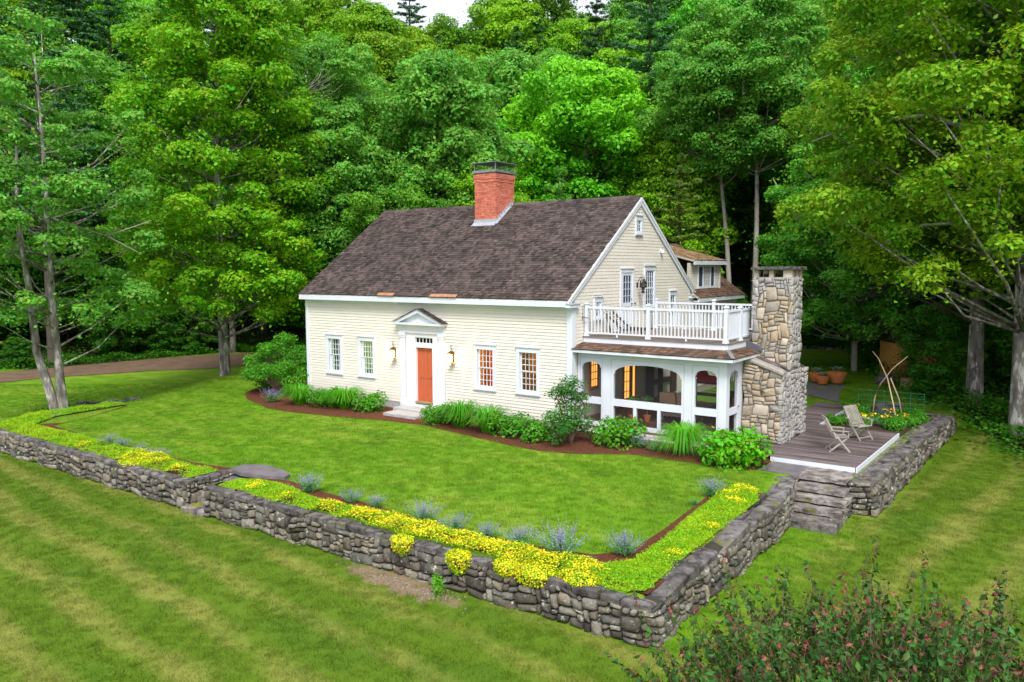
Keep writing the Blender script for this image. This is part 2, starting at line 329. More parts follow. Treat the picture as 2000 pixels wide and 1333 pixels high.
def grass_nodes(m, blade):
    n = m.node_tree.nodes; l = m.node_tree.links; bs = n['Principled BSDF']; out = n['Material Output']
    geo = n.new('ShaderNodeNewGeometry'); pos = geo.outputs['Position']
    sx = n.new('ShaderNodeSeparateXYZ'); l.new(pos, sx.inputs[0])
    def M(op, a, b=None, clamp=False):
        x = n.new('ShaderNodeMath'); x.operation = op; x.use_clamp = clamp
        for i, q in enumerate((a, b)):
            if q is None: continue
            if hasattr(q, 'node'): l.new(q, x.inputs[i])
            else: x.inputs[i].default_value = q
        return x.outputs[0]
    def noise(sc, det=5, vec=None, st=None):
        t = n.new('ShaderNodeTexNoise'); t.inputs['Scale'].default_value = sc; t.inputs['Detail'].default_value = det; t.inputs['Roughness'].default_value = .6
        if st:
            mp = n.new('ShaderNodeMapping'); mp.inputs['Scale'].default_value = st; l.new(pos, mp.inputs[0]); l.new(mp.outputs[0], t.inputs['Vector'])
        else: l.new(pos, t.inputs['Vector'])
        return t.outputs['Fac']
    def smooth(f, a, b):
        x = n.new('ShaderNodeMapRange'); x.interpolation_type = 'SMOOTHSTEP'; x.inputs[1].default_value = a; x.inputs[2].default_value = b; l.new(f, x.inputs[0]); return x.outputs[0]
    def mix(f, a, b):
        x = n.new('ShaderNodeMixRGB')
        for i, q in ((0, f), (1, a), (2, b)):
            if hasattr(q, 'node'): l.new(q, x.inputs[i])
            elif i == 0: x.inputs[0].default_value = q
            else: x.inputs[i].default_value = (*q, 1)
        return x.outputs[0]
    X, Y = sx.outputs[0], sx.outputs[1]
    # mowing stripes, the light on leaning blades put into the colour: along the wall in front, along the wall's other arm on the right
    wob = M('MULTIPLY', noise(.16, 2), .8)
    s1 = M('SINE', M('MULTIPLY', M('ADD', M('ADD', Y, M('MULTIPLY', X, .10)), wob), 2*math.pi/1.35))
    s2 = M('SINE', M('MULTIPLY', M('ADD', M('ADD', X, M('MULTIPLY', Y, -.12)), wob), 2*math.pi/1.7))
    isr = smooth(X, 8.5, 10.5)
    st = mix(isr, s1, s2)
    st = M('MULTIPLY', M('ADD', M('MULTIPLY', st, .5), 0.), 1.)
    lower = M('MAXIMUM', smooth(M('MULTIPLY', Y, -1.), 11.2, 11.6), isr)
    big = noise(.23, 4, st=(.45, 1, 1)); mid = noise(1.3, 6, st=(.6, 1, 1)); fine = noise(7., 6)
    f = M('ADD', M('MULTIPLY', big, .80), M('MULTIPLY', mid, .95)); f = M('ADD', f, M('MULTIPLY', fine, .5))
    f = M('ADD', f, M('MULTIPLY', M('MULTIPLY', st, M('ADD', M('MULTIPLY', lower, .75), .25)), .46))
    dry = smooth(f, 1.02, 1.50)  # dry grass at random, together with the painted light and dark of the stripes
    up = mix(dry, (.105, .235, .007), (.21, .30, .030))
    lo = mix(dry, (.085, .155, .008), (.19, .215, .040))
    col = mix(lower, up, lo)
    dk = smooth(noise(.6, 5), .52, .68)
    col = mix(M('MULTIPLY', dk, .45), col, (.055, .13, .008))
    if blade:
        hv = n.new('ShaderNodeHueSaturation'); l.new(col, hv.inputs['Color'])
        mr = n.new('ShaderNodeMapRange'); mr.inputs[3].default_value = .7; mr.inputs[4].default_value = 1.35; l.new(geo.outputs['Random Per Island'], mr.inputs[0]); l.new(mr.outputs[0], hv.inputs['Value']); col = hv.outputs[0]
        tr = n.new('ShaderNodeBsdfTranslucent'); l.new(col, tr.inputs[0]); mx = n.new('ShaderNodeMixShader'); mx.inputs[0].default_value = .3
        l.new(bs.outputs[0], mx.inputs[1]); l.new(tr.outputs[0], mx.inputs[2]); l.new(mx.outputs[0], out.inputs[0])
        bs.inputs['Roughness'].default_value = .6
    else:
        # bare soil by the wall, forest floor beyond the clearing
        ex = M('DIVIDE', M('SUBTRACT', X, 3.3), 1.7); ey = M('DIVIDE', M('SUBTRACT', M('ADD', Y, M('MULTIPLY', X, .06)), -11.6), .42)
        rr = M('ADD', M('ADD', M('MULTIPLY', ex, ex), M('MULTIPLY', ey, ey)), M('MULTIPLY', M('SUBTRACT', noise(3.5, 8), .4), 3.))
        soil = M('SUBTRACT', 1., smooth(rr, .7, 1.5))
        col = mix(soil, col, mix(noise(14), (.13, .085, .05), (.30, .22, .14)))
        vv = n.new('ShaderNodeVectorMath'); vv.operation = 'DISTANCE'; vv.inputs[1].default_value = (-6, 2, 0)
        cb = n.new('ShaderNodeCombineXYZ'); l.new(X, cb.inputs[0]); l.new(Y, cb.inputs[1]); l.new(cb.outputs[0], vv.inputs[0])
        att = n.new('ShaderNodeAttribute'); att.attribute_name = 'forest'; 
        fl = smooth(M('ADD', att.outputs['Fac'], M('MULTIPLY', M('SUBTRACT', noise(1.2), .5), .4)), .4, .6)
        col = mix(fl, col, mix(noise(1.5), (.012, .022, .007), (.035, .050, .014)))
        bs.inputs['Roughness'].default_value = .9
        bp = n.new('ShaderNodeBump'); bp.inputs['Strength'].default_value = .7; bp.inputs['Distance'].default_value = .03; l.new(noise(22, 8), bp.inputs['Height']); l.new(bp.outputs[0], bs.inputs['Normal'])
    bs.inputs['Specular IOR Level'].default_value = .15
    l.new(col, bs.inputs['Base Color'])
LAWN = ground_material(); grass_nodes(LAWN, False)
BLADE = bpy.data.materials.new('grass_blade'); BLADE.use_nodes = True; grass_nodes(BLADE, True)
# forest edge as a polygon of the clearing
CLEAR = [(-70, -60), (-70, -9), (-46, -3.5), (-42.5, 1), (-42.3, 8), (-41, 14), (-36, 20.5), (-24, 22.6), (-14, 22), (-6, 24), (-2.5, 33), (1.2, 34), (3.6, 27),
         (6.2, 19.5), (8.6, 14.6), (10.9, 11.0), (13.2, 7.5), (17, 2.5), (24, -6), (60, -40), (60, -60)]
def forest_fac(x, y): return 1-inpoly(x, y, CLEAR).astype(float)
def grid_mesh(name, xs, ys):
    X, Y = np.meshgrid(xs, ys, indexing='ij'); Z = H(X, Y)
    V = np.stack([X, Y, Z], -1).reshape(-1, 3); nx, ny = len(xs), len(ys)
    i = np.arange(nx*ny).reshape(nx, ny)
    F = np.stack([i[:-1, :-1], i[1:, :-1], i[1:, 1:], i[:-1, 1:]], -1).reshape(-1, 4)
    me = np_mesh(name, V, F, True)
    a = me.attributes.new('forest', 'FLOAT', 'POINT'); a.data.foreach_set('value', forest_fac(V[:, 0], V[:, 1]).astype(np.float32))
    return me
def seg(a, b, s): return list(np.arange(a, b, s))
xs = seg(-400, -100, 30)+seg(-100, -40, 3)+seg(-40, -18, .7)+seg(-18, -5.2, .3)+seg(-5.2, -3.6, .1)+seg(-3.6, 20, .3)+seg(20, 60, 2)+seg(60, 401, 30)
ys = seg(-200, -40, 20)+seg(-40, -14, 1.2)+seg(-14, -10.5, .12)+seg(-10.5, 14, .3)+seg(14, 40, .8)+seg(40, 120, 4)+seg(120, 501, 30)
tag(link('ground', grid_mesh('ground', xs, ys), LAWN), kind='structure')
# gravel road across the left
GRAVEL = mat('gravel_road', (.11, .072, .048), (.17, .11, .072), .8, 1., .8, 30, c3=(.12, .085, .055), s3=1.2, t3=.55)
def strip(name, left, right, m, dz, n=40, kind='structure', zf=None):
    L = [Vector((*p, 0)) for p in left]; Rr = [Vector((*p, 0)) for p in right]
    V = []; F = []
    def samp(P, t):
        q = t*(len(P)-1); i = min(int(q), len(P)-2); return P[i].lerp(P[i+1], q-i)
    mcount = 7
    for i in range(n+1):
        a = samp(L, i/n); b = samp(Rr, i/n)
        for k in range(mcount):
            p = a.lerp(b, k/(mcount-1)); V.append((p.x, p.y, Hs(p.x, p.y)+dz))
    for i in range(n):
        for k in range(mcount-1): F.append((i*mcount+k, (i+1)*mcount+k, (i+1)*mcount+k+1, i*mcount+k+1))
    o = link(name, np_mesh(name, V, F, True), m); tag(o, kind=kind); return o
ROADN = [(-60, -12), (-42, -7), (-37.0, -3.9), (-37., -.4), (-35.8, 2.2), (-34.8, 5.), (-32.7, 7.4), (-32.1, 10.), (-29, 15.5), (-22, 18.5), (-14, 18.4)]
ROADF = [(-62, -8.5), (-47, -5), (-42.3, -2.8), (-42., 0.), (-41.8, 3.), (-41.4, 6.6), (-41.0, 10.6), (-39.3, 15.), (-35, 19.5), (-24, 21.8), (-14, 21.0)]
strip('gravel_road', ROADN, ROADF, GRAVEL, .03, 60)

# ------------------------------------------------------------------ main house
HX0, HX1, HD = -13.55, 0.0, 9.83          # front length along X, depth along Y
EZ, RZ, RY, OV = 4.25, 8.03, 4.91, .34     # eave height, ridge height, ridge y, overhang
EX = .05
house = empty('house', (-6.8, 0, TZ), 'long cream clapboard house with weathered shingle roof, red front door and screened side porch', 'house')
def wall_holes(b, fn, u0, u1, z0, z1, holes):
    us = sorted({u0, u1, *[h[0] for h in holes], *[h[1] for h in holes]})
    for a, c in zip(us[:-1], us[1:]):
        hz = sorted((h[2], h[3]) for h in holes if h[0] <= a+1e-6 and h[1] >= c-1e-6); z = z0
        for p, q in hz:
            if p > z: fn(b, a, c, z, p)
            z = max(z, q)
        if z < z1: fn(b, a, c, z, z1)
def clapboards(parent, place, z0, z1, rows, urange, holes, mt=CREAM, lip=.028, stuff=None):
    """one object per course; place(u, w, z) -> world point, w outward"""
    dz = (z1-z0)/rows
    for i in range(rows):
        za, zb = z0+i*dz, z0+(i+1)*dz; r = urange((za+zb)/2)
        if r is None: continue
        cuts = sorted((h[0], h[1]) for h in holes if h[2] < zb-.01 and h[3] > za+.01)
        segs = []; u = r[0]
        for a, c in cuts:
            if a > u and a < r[1]: segs.append((u, a))
            u = max(u, c)
        if u < r[1]: segs.append((u, r[1]))
        for a, c in segs:
            if c-a < .02: continue
            b = stuff or B()
            b.hexa([place(a, .002, za), place(a, lip, za), place(c, lip, za), place(c, .002, za),
                    place(a, .002, zb+.012), place(a, .004, zb+.012), place(c, .004, zb+.012), place(c, .002, zb+.012)])
            if not stuff: b.make('clapboard', mt, parent)
    if stuff: tag(stuff.make('clapboards', mt, parent), kind='stuff')
# windows: casing outer rectangles on the front
WW, WZ0, WZ1 = 1.0, .822, 2.517
WINX = [-12.34, -10.38, -4.21, -2.29]
fw_holes = [(x+.12, x+WW-.12, WZ0+.13, WZ1-.16) for x in WINX]
door_hole = (-7.18, -6.26, .12, 2.28); tr_hole = (-7.26, -6.34, 2.40, 2.64)
b = B()
wall_holes(b, lambda b, a, c, p, q: b.box(a, c, 0, .16, p, q), HX0, HX1, -.42, EZ-.1, fw_holes+[door_hole, (-7.18, -6.26, 2.40, 2.64)])
b.box(HX0, HX0+.16, .16, HD, -.42, EZ-.1)
b.box(HX0, HX1, HD-.16, HD, -.42, EZ-.1)
b.box(HX1-.16, HX1-.002, .16, HD-.16, -.42, EZ-.1)
for x in (HX0, HX1-.16):
    b.prism([(x+.004, .03, EZ-.1), (x+.004, HD-.03, EZ-.1), (x+.004, RY, RZ-.22)], (.152, 0, 0))
b.make('wall', SHEATH, house)
front = lambda u, w, z: (u, -w, z)
side = lambda u, w, z: (w, u, z)
hl = [(x, x+WW, WZ0, WZ1) for x in WINX]+[(-7.98, -5.62, -.2, 3.1)]
clapboards(house, front, 0, 3.90, 34, lambda z: (HX0+.10, HX1-.14), hl)
gh = [(3.36, 4.40, 2.9, 5.3), (5.26, 6.24, 3.68, 5.37), (1.43, 2.01, 3.55, 4.28), (7.55, 8.21, 3.55, 4.34), (4.50, 5.06, 6.53, 7.28)]
_sl = (RZ-EZ)/(RY+OV)
def gr(z):
    if z < EZ-.15: return (.14, HD-.14)
    t = (z-EZ)/_sl-OV+.22
    a, c = max(.14, t), min(HD-.14, 2*RY-t)
    return (a, c) if c-a > .1 else None
clapboards(house, side, -.0, 7.89, 67, gr, gh, lip=.016)
clapboards(house, lambda u, w, z: (HX0-w, u, z), 0, EZ, 36, lambda z: (.14, HD-.14), [], stuff=B())
b = B(); b.box(HX0-.01, HX1+.01, -.012, .2, -.42, -.02); b.box(HX1-.1, HX1+.012, 0, HD, -.42, -.02); b.make('foundation', GRANITE, house)
# corner boards and frieze
for x0, x1, y0, y1 in ((HX0-.055, HX0+.13, -.055, .13), (HX1-.17, HX1+.055, -.055, .17), (HX1-.1, HX1+.055, HD-.17, HD+.055)):
    B().box(x0, x1, y0, y1, -.06, EZ-.33 if y0 < 1 else EZ-.2).make('corner_board', TRIM, house)
B().box(HX0-.06, HX1+.06, -.065, .05, EZ-.37, EZ-.12).make('frieze_board', TRIM, house)
# roof deck, eave fascia, rakes
b = B()
th = .10
ys_ = [(-OV, EZ), (RY, RZ), (2*RY+OV, EZ)]
b.prism([(HX0-EX, y, z-.03) for y, z in ys_]+[(HX0-EX, y, z-.03-th) for y, z in reversed(ys_)], (HX1-HX0+2*EX, 0, 0))
b.make('roof_deck', SHEATH, house)
b = B(); b.box(HX0-.1, HX1+.08, -OV-.02, -OV+.05, EZ-.25, EZ-.045); b.box(HX0-.1, HX1+.08, -OV+.05, -.04, EZ-.25, EZ-.20)
b.make('eave_fascia', TRIM, house)
b = B(); b.box(HX0-.1, HX1+.08, HD+OV-.05, HD+OV+.02, EZ-.25, EZ-.045); b.box(HX0-.1, HX1+.08, HD+.0, HD+OV-.05, EZ-.25, EZ-.20); b.make('eave_fascia', TRIM, house)
def rake(x0, x1, w0=.0, w1=.21):
    out = []
    for sgn in (0, 1):
        q = [(-OV+.0, EZ-.05-w0), (RY, RZ-.05-w0), (RY, RZ-.05-w1-.06), (-OV+.0, EZ-.05-w1)]
        if sgn: q = [(2*RY-y, z) for y, z in reversed(q)]
        out.append(B().prism([(x0, y, z) for y, z in q], (x1-x0, 0, 0)))
    return out
for rb in rake(HX1+.03, HX1+.075): rb.make('rake_board', TRIM, house)
for rb in rake(HX1+.075, HX1+.10, -.0, .07): rb.make('rake_moulding', TRIM, house)
for rb in rake(HX0-.075, HX0-.03): rb.make('rake_board', TRIM, house)
# cornice returns
for y0, y1 in ((-OV-.03, .28), (HD-.28, HD+OV+.03)):
    B().box(HX1-.02, HX1+.16, y0, y1, EZ-.27, EZ-.16).make('cornice_return', TRIM, house)
    B().prism([(HX1+.0, y0-.02, EZ-.155), (HX1+.19, y0-.02, EZ-.155), (HX1+.0, y0-.02, EZ-.10)], (0, y1-y0+.04, 0)).make('return_flashing', LEAD, house)
# shingles: every shingle has its own edges; joined, as there are thousands
def shingle_plane(name, P0, U, V, cols_len, rows_len, mt, parent, holes=None, expo=.142, wmin=.09, wmax=.22, thick=.018, seed=3, label=None, clip=None):
    """P0 lower left corner, U along the eave, V up the slope (unit), N = U x V"""
    r = np.random.RandomState(seed); P0 = np.array(P0, float); U = np.array(U, float); V = np.array(V, float); N = np.cross(U, V)
    vs = []; fs = []; rows = int(math.ceil(rows_len/expo))
    for i in range(rows):
        v0 = i*expo; u = -r.rand()*.1
        u0, u1 = (0, cols_len) if clip is None else clip(v0+expo/2)
        u = u0-r.rand()*.08
        while u < u1:
            w = r.uniform(wmin, wmax); a = max(u+.004, u0); c = min(u+w-.004, u1); u += w
            if c-a < .03: continue
            if holes and any(h[0] < (a+c)/2 < h[1] and h[2] < v0+expo/2 < h[3] for h in holes): continue
            jt = r.uniform(-.008, .008); lf = r.rand() < .05; t = thick*r.uniform(.8, 1.3)+(.02 if lf else 0); top = min(v0+expo+.03, rows_len)
            n = len(vs)
            for (uu, vv, ww) in ((a, v0+jt, 0), (c, v0+jt, 0), (a, v0+jt, t), (c, v0+jt+r.uniform(-.004, .004), t), (a, top, .004), (c, top, .004)):
                vs.append(P0+U*uu+V*vv+N*ww)
            fs += [(n, n+1, n+3, n+2), (n+2, n+3, n+5, n+4), (n, n+2, n+4, n), (n+1, n+5, n+3, n+1)]
    me = bpy.data.meshes.new(name); org = origin(parent)
    me.from_pydata([tuple(Vector(v)-org) for v in vs], [], [tuple(dict.fromkeys(f)) for f in fs])
    return tag(link(name, me, mt, parent), label, kind='stuff')
sl = math.hypot(RY+OV, RZ-EZ); cv = ((RY+OV)/sl, (RZ-EZ)/sl)
CHX0, CHX1, CHY0, CHY1 = -7.13, -6.03, 3.72, 5.02
roof = B().box(-6.9, -6.7, RY-.05, RY+.05, RZ-.06, RZ-.04).make('roof', SHEATH, house)
shingle_plane('shingles', (HX0-EX-.04, -OV-.04, EZ-.015), (1, 0, 0), (0, *cv), HX1-HX0+2*EX+.06, sl+.02, SHINGLE, roof,
              holes=[(CHX0-HX0+EX+.03, CHX1-HX0+EX+.03, (CHY0+OV)/cv[0]-.0, 99)])
shingle_plane('shingles', (HX1+EX+.02, 2*RY+OV+.04, EZ-.015), (-1, 0, 0), (0, -cv[0], cv[1]), HX1-HX0+2*EX+.06, sl+.02, SHINGLE, roof, seed=5)
b = B()
for sg in (-1, 1):
    x = HX0-EX-.03
    while x < HX1+EX-.05:
        w = rnd.uniform(.35, .5); x1 = min(x+w, HX1+EX+.02)
        b.hexa([(x, RY+sg*.005, RZ+.015), (x1, RY+sg*.005, RZ+.015), (x1, RY+sg*.15, RZ-.10), (x, RY+sg*.15, RZ-.10),
                (x, RY+sg*.005, RZ+.04), (x1, RY+sg*.005, RZ+.04), (x1, RY+sg*.15, RZ-.07), (x, RY+sg*.15, RZ-.07)]); x = x1+.004
tag(b.make('ridge_cap', SHINGLE, roof), kind='stuff')
# copper flashing at the eave
b = B()
for xa, xb, t in ((-8.85, -7.95, .012), (-6.05, -4.75, .012)):
    b.hexa([(xa, -OV-.09, EZ+.0), (xb, -OV-.09, EZ+.0), (xb, -OV+.03, EZ+.09), (xa, -OV+.03, EZ+.09), (xa, -OV-.09, EZ+t), (xb, -OV-.09, EZ+t), (xb, -OV+.03, EZ+.09+t), (xa, -OV+.03, EZ+.09+t)])
b.make('copper_flashing', COPPER, house)
b = B(); b.prism([(-8.0, -OV-.07, EZ+.01), (-6.5, -OV-.07, EZ+.01), (-6.6, -OV-.03, EZ+.05), (-7.2, -OV-.02, EZ+.075), (-7.9, -OV-.03, EZ+.05)], (0, .12, .05)).make('lifted_shingle_edge', SHINGLE, house)

# brick chimney
ch = empty('brick_chimney', ((CHX0+CHX1)/2, (CHY0+CHY1)/2, 6.9), 'red brick chimney with a dark metal cap rising from the roof ridge', 'chimney')
CZ0, CZ1 = 6.95, 9.27
B().box(CHX0+.03, CHX1-.03, CHY0+.03, CHY1-.03, CZ0-.4, CZ1).make('mortar_core', MORTAR, ch)
b = B(); bh = .0665; nrow = int((CZ1-CZ0)/bh)
for i in range(nrow):
    z0 = CZ0+i*bh; out = 0 if i < nrow-5 else (.018 if i < nrow-3 else .036)
    for ax in range(4):
        a0, a1 = (CHX0, CHX1) if ax < 2 else (CHY0, CHY1)
        L = a1-a0+2*out; k = 5; bw = L/k; off = (bw/2 if (i % 2) else 0)
        p = a0-out-off
        while p < a1+out-.01:
            u0 = max(p+.004, a0-out); u1 = min(p+bw-.004, a1+out); p += bw
            if u1-u0 < .03: continue
            e = out+rnd.uniform(-.003, .003)
            if ax == 0: b.box(u0, u1, CHY0-e, CHY0+.05, z0+.004, z0+bh-.005)
            elif ax == 1: b.box(u0, u1, CHY1-.05, CHY1+e, z0+.004, z0+bh-.005)
            elif ax == 2: b.box(CHX1-.05, CHX1+e, u0, u1, z0+.0045, z0+bh-.0045)
            else: b.box(CHX0-e, CHX0+.05, u0, u1, z0+.0045, z0+bh-.0045)
tag(b.make('bricks', BRICK, ch), kind='stuff')
b = B(); b.box(CHX0-.07, CHX1+.07, CHY0-.07, CHY1+.07, CZ1, CZ1+.10); b.make('crown_slab', CAPMETAL, ch)
for x, y in ((CHX0-.02, CHY0-.02), (CHX1-.01, CHY0-.02), (CHX0-.02, CHY1-.01), (CHX1-.01, CHY1-.01)):
    B().box(x, x+.035, y, y+.035, CZ1+.10, CZ1+.40).make('cap_post', CAPMETAL, ch)
b = B(); b.box(CHX0, CHX1, CHY0-.005, CHY0, CZ1+.10, CZ1+.40); b.box(CHX1, CHX1+.005, CHY0, CHY1, CZ1+.10, CZ1+.40)
b.box(CHX0, CHX1, CHY1, CHY1+.005, CZ1+.10, CZ1+.40); b.box(CHX0-.005, CHX0, CHY0, CHY1, CZ1+.10, CZ1+.40); b.make('cap_mesh', SCREEN, ch)
xm, ym = (CHX0+CHX1)/2, (CHY0+CHY1)/2
b = B(); q = [(CHX0-.10, CHY0-.10), (CHX1+.10, CHY0-.10), (CHX1+.10, CHY1+.10), (CHX0-.10, CHY1+.10)]
b.raw([(x, y, CZ1+.40) for x, y in q]+[(x, y, CZ1+.425) for x, y in q]+[(xm, ym, CZ1+.50)], [(3, 2, 1, 0), (0, 1, 5, 4), (1, 2, 6, 5), (2, 3, 7, 6), (3, 0, 4, 7), (4, 5, 8), (5, 6, 8), (6, 7, 8), (7, 4, 8)])
b.make('cap_lid', CAPMETAL, ch)
b = B(); zr = lambda y: EZ+_sl*(y+OV)
b.box(CHX0-.03, CHX1+.03, CHY0-.025, CHY0-.005, zr(CHY0)-.06, zr(CHY0)+.17)
b.hexa([(CHX0-.06, CHY0-.19, zr(CHY0-.19)+.03), (CHX1+.06, CHY0-.19, zr(CHY0-.19)+.03), (CHX1+.04, CHY0-.01, zr(CHY0)+.05), (CHX0-.04, CHY0-.01, zr(CHY0)+.05)]+
       [(CHX0-.06, CHY0-.19, zr(CHY0-.19)+.038), (CHX1+.06, CHY0-.19, zr(CHY0-.19)+.038), (CHX1+.04, CHY0-.01, zr(CHY0)+.058), (CHX0-.04, CHY0-.01, zr(CHY0)+.058)])
b.make('apron_flashing', LEAD, ch)
b = B()
for k in range(8):
    y = CHY0+k*.15; b.box(CHX1+.005, CHX1+.02, y-.02, y+.16, zr(y)-.04, zr(y)+.20+(.012 if k % 2 else 0))
b.bar((CHX1+.06, CHY0-.1, zr(CHY0-.1)+.035), (CHX1+.06, RY-.05, zr(RY-.05)+.035), .14, .02)
b.make('step_flashing', LEAD, ch)

# front windows: each one casing, sill, sashes and glass, with the room behind it
def window_parts(parent, x, z0, z1, w, cols=4, rows=(3, 3), pl=front, glass=GLASS, deep=.12, cas=.13, label=None, head=True, shallow=False):
    if glass is DGLASS: shallow = True
    b = B()
    def bx(bb, u0, u1, w0, w1, p, q):
        P = [pl(u0, w0, p), pl(u1, w0, p), pl(u1, w1, p), pl(u0, w1, p), pl(u0, w0, q), pl(u1, w0, q), pl(u1, w1, q), pl(u0, w1, q)]
        bb.hexa(P)
    bx(b, x, x+cas, -.0, .060, z0+.06, z1-.17); bx(b, x+w-cas, x+w, -.0, .060, z0+.06, z1-.17)
    bx(b, x, x+w, -.0, .065, z1-.17, z1-.0)
    c = b.make('window', TRIM, parent, label=label)
    s = B(); bx(s, x-.02, x+w+.02, -.02, .10, z0+.02, z0+.085); bx(s, x+.01, x+w-.01, -.0, .061, z0+.085, z0+.14); bx(s, x+.0, x+w, .0, .055, z0-.03, z0+.018); s.make('sill', TRIM, c)
    h = B(); bx(h, x-.03, x+w+.03, 0, .11, z1+.003, z1+.03); h.make('head_cap', TRIM, c)
    a0, a1 = x+cas, x+w-cas; p0, p1 = z0+.14, z1-.17; mid = p0+(p1-p0)*(rows[1]/(rows[0]+rows[1])) if rows[1] else p0
    j = B()
    if shallow: bx(j, a0, a0+.02, .0, .05, p0, p1); bx(j, a1-.02, a1, .0, .05, p0, p1); bx(j, a0+.02, a1-.02, .0, .05, p1-.02, p1); bx(j, a0+.02, a1-.02, .0, .05, p0, p0+.02); j.make('jamb', TRIM, c)
    else: bx(j, a0, a0+.02, -deep, -.02, p0, p1); bx(j, a1-.02, a1, -deep, -.02, p0, p1); bx(j, a0+.02, a1-.02, -deep, -.02, p1-.02, p1); bx(j, a0+.02, a1-.02, -deep, -.02, p0, p0+.02); j.make('jamb', TRIM, c)
    for (q0, q1, wd, nr) in ((mid, p1, -.035, rows[0]), (p0, mid, -.065, rows[1])):
        if not nr: continue
        if shallow: wd = .034
        sb = B(); t = .030; m = .0085; A0, A1, Q0, Q1 = a0+.02, a1-.02, q0+.0, q1-.0
        bx(sb, A0, A0+t, wd-.035, wd, Q0, Q1); bx(sb, A1-t, A1, wd-.035, wd, Q0, Q1)
        bx(sb, A0+t, A1-t, wd-.035, wd-.001, Q0, Q0+t); bx(sb, A0+t, A1-t, wd-.035, wd-.001, Q1-t, Q1)
        for k in range(1, cols):
            u = A0+t+(A1-A0-2*t)*k/cols; bx(sb, u-m, u+m, wd-.028, wd-.004, Q0+t, Q1-t)
        for k in range(1, nr):
            v = Q0+t+(Q1-Q0-2*t)*k/nr; bx(sb, A0+t, A1-t, wd-.0265, wd-.0055, v-m, v+m)
        sb.make('sash', TRIM, c)
        g = B(); bx(g, A0+t, A1-t, wd-.018, wd-.014, Q0+t, Q1-t); g.make('window_glass', glass, c)
    return c
WL = ['small-paned sash window, leftmost on the front wall', 'small-paned sash window left of the lantern', 'lit sash window right of the door', 'lit sash window, rightmost on the front wall']
for x, lb in zip(WINX, WL): window_parts(house, x, WZ0, WZ1, WW, label=lb)
# rooms behind the windows
def room(x0, x1, y1, m, floor=INTDARK):
    b = B(); b.box(x0, x1, y1, y1+.05, .05, 2.8); b.box(x0-.05, x0, .17, y1, .05, 2.8); b.box(x1, x1+.05, .17, y1, .05, 2.8); b.box(x0, x1, .17, y1, 2.8, 2.85); b.make('room_wall', m, house)
    B().box(x0, x1, .17, y1, 0, .05).make('room_floor', floor, house)
room(-5.4, -.4, 4.2, INTWALL); room(-13.2, -8.2, 4.2, INTDARK); room(-8.1, -5.5, 3, INTDARK)
b = B()
for x0, x1, z0, z1, y in ((-5.3, -4.6, .1, 2.5, 4.0), (-4.3, -3.4, .1, 1.0, 3.6), (-3.2, -2.5, 1.1, 2.0, 4.1), (-2.1, -1.3, .1, 1.3, 3.7), (-1.2, -.6, .1, 2.3, 4.0), (-3.9, -3.75, .1, 2.7, 2.4), (-2.2, -2.1, .1, 2.7, 1.7), (-4.9, -1, 2.45, 2.6, 2.2)):
    b.box(x0, x1, y-.2, y, z0, z1)
for x in (-12.6, -11.3, -9.9, -9.0): b.box(x, x+.5, 2.2, 2.7, .1, 1.3+.3*(x % 1))
b.make('furniture', SHADE, house)
b = B(); b.box(-11.9, -11.6, 1.2, 1.5, 1.2, 1.7); b.box(-4.15, -3.8, .5, .55, .9, 2.3); b.make('red_curtain', REDCLOTH, house)
for p, e in (((-3.0, 1.5, 2.35), 130), ((-11.2, 1.6, 2.3), 8)):
    b = B(); b.lathe(p, [(.02, -.07), (.07, -.03), (.07, .03), (.02, .07)], 10); b.make('lamp', BULB, house)
    ld = bpy.data.lights.new('room_lamp', 'POINT'); ld.energy = e; ld.color = (1, .58, .22); ld.shadow_soft_size = .1
    lo = bpy.data.objects.new('room_lamp', ld); lo.location = Vector(p)+Vector((0, 0, -.2))-house.location; COL.objects.link(lo); lo.parent = house
# gable windows and upper door (dark glass, shallow)
window_parts(house, 4.50, 6.53, 7.28, .56, 2, (3, 0), side, DGLASS, .012, .10, 'tiny attic window under the gable peak')
window_parts(house, 5.26, 3.68, 5.37, .98, 4, (3, 3), side, DGLASS, .012, .13, 'tall dark sash window beside the upper door')
window_parts(house, 1.43, 3.45, 4.28, .58, 2, (3, 0), side, DGLASS, .012, .10, 'small window behind the deck railing near the front eave')
window_parts(house, 7.55, 3.45, 4.34, .66, 2, (3, 0), side, DGLASS, .012, .11, 'small window near the rear eave')

# upper door on the gable
b = B(); b.box(0, .05, 3.36, 3.48, 3.03, 5.13); b.box(0, .05, 4.28, 4.40, 3.03, 5.13); b.box(0, .055, 3.36, 4.40, 5.13, 5.27); b.box(0, .09, 3.33, 4.43, 5.273, 5.30)
ud = b.make('upper_door', TRIM, house, label='white half-glazed door opening onto the roof deck')
b = B(); PD = (.79, .88, .90)
b.box(.005, .03, 3.48, 3.58, 3.03, 5.13); b.box(.005, .03, 4.18, 4.28, 3.03, 5.13); b.box(.005, .029, 3.58, 4.18, 3.03, 3.20); b.box(.005, .029, 3.58, 4.18, 3.85, 4.00); b.box(.005, .029, 3.58, 4.18, 5.02, 5.13)
for k in (1, 2): b.box(.006, .026, 3.58+.2*k-.01, 3.58+.2*k+.01, 4.0, 5.02)
for k in (1, 2, 3): b.box(.006, .025, 3.58, 4.18, 4.0+.255*k-.01, 4.0+.255*k+.01)
b.box(.005, .015, 3.58, 4.18, 3.2, 3.85); b.box(.005, .022, 3.64, 4.12, 3.26, 3.79)
b.make('door_leaf', TRIM, ud); B().box(.006, .012, 3.58, 4.18, 4.0, 5.02).make('door_glass', DGLASS, ud)
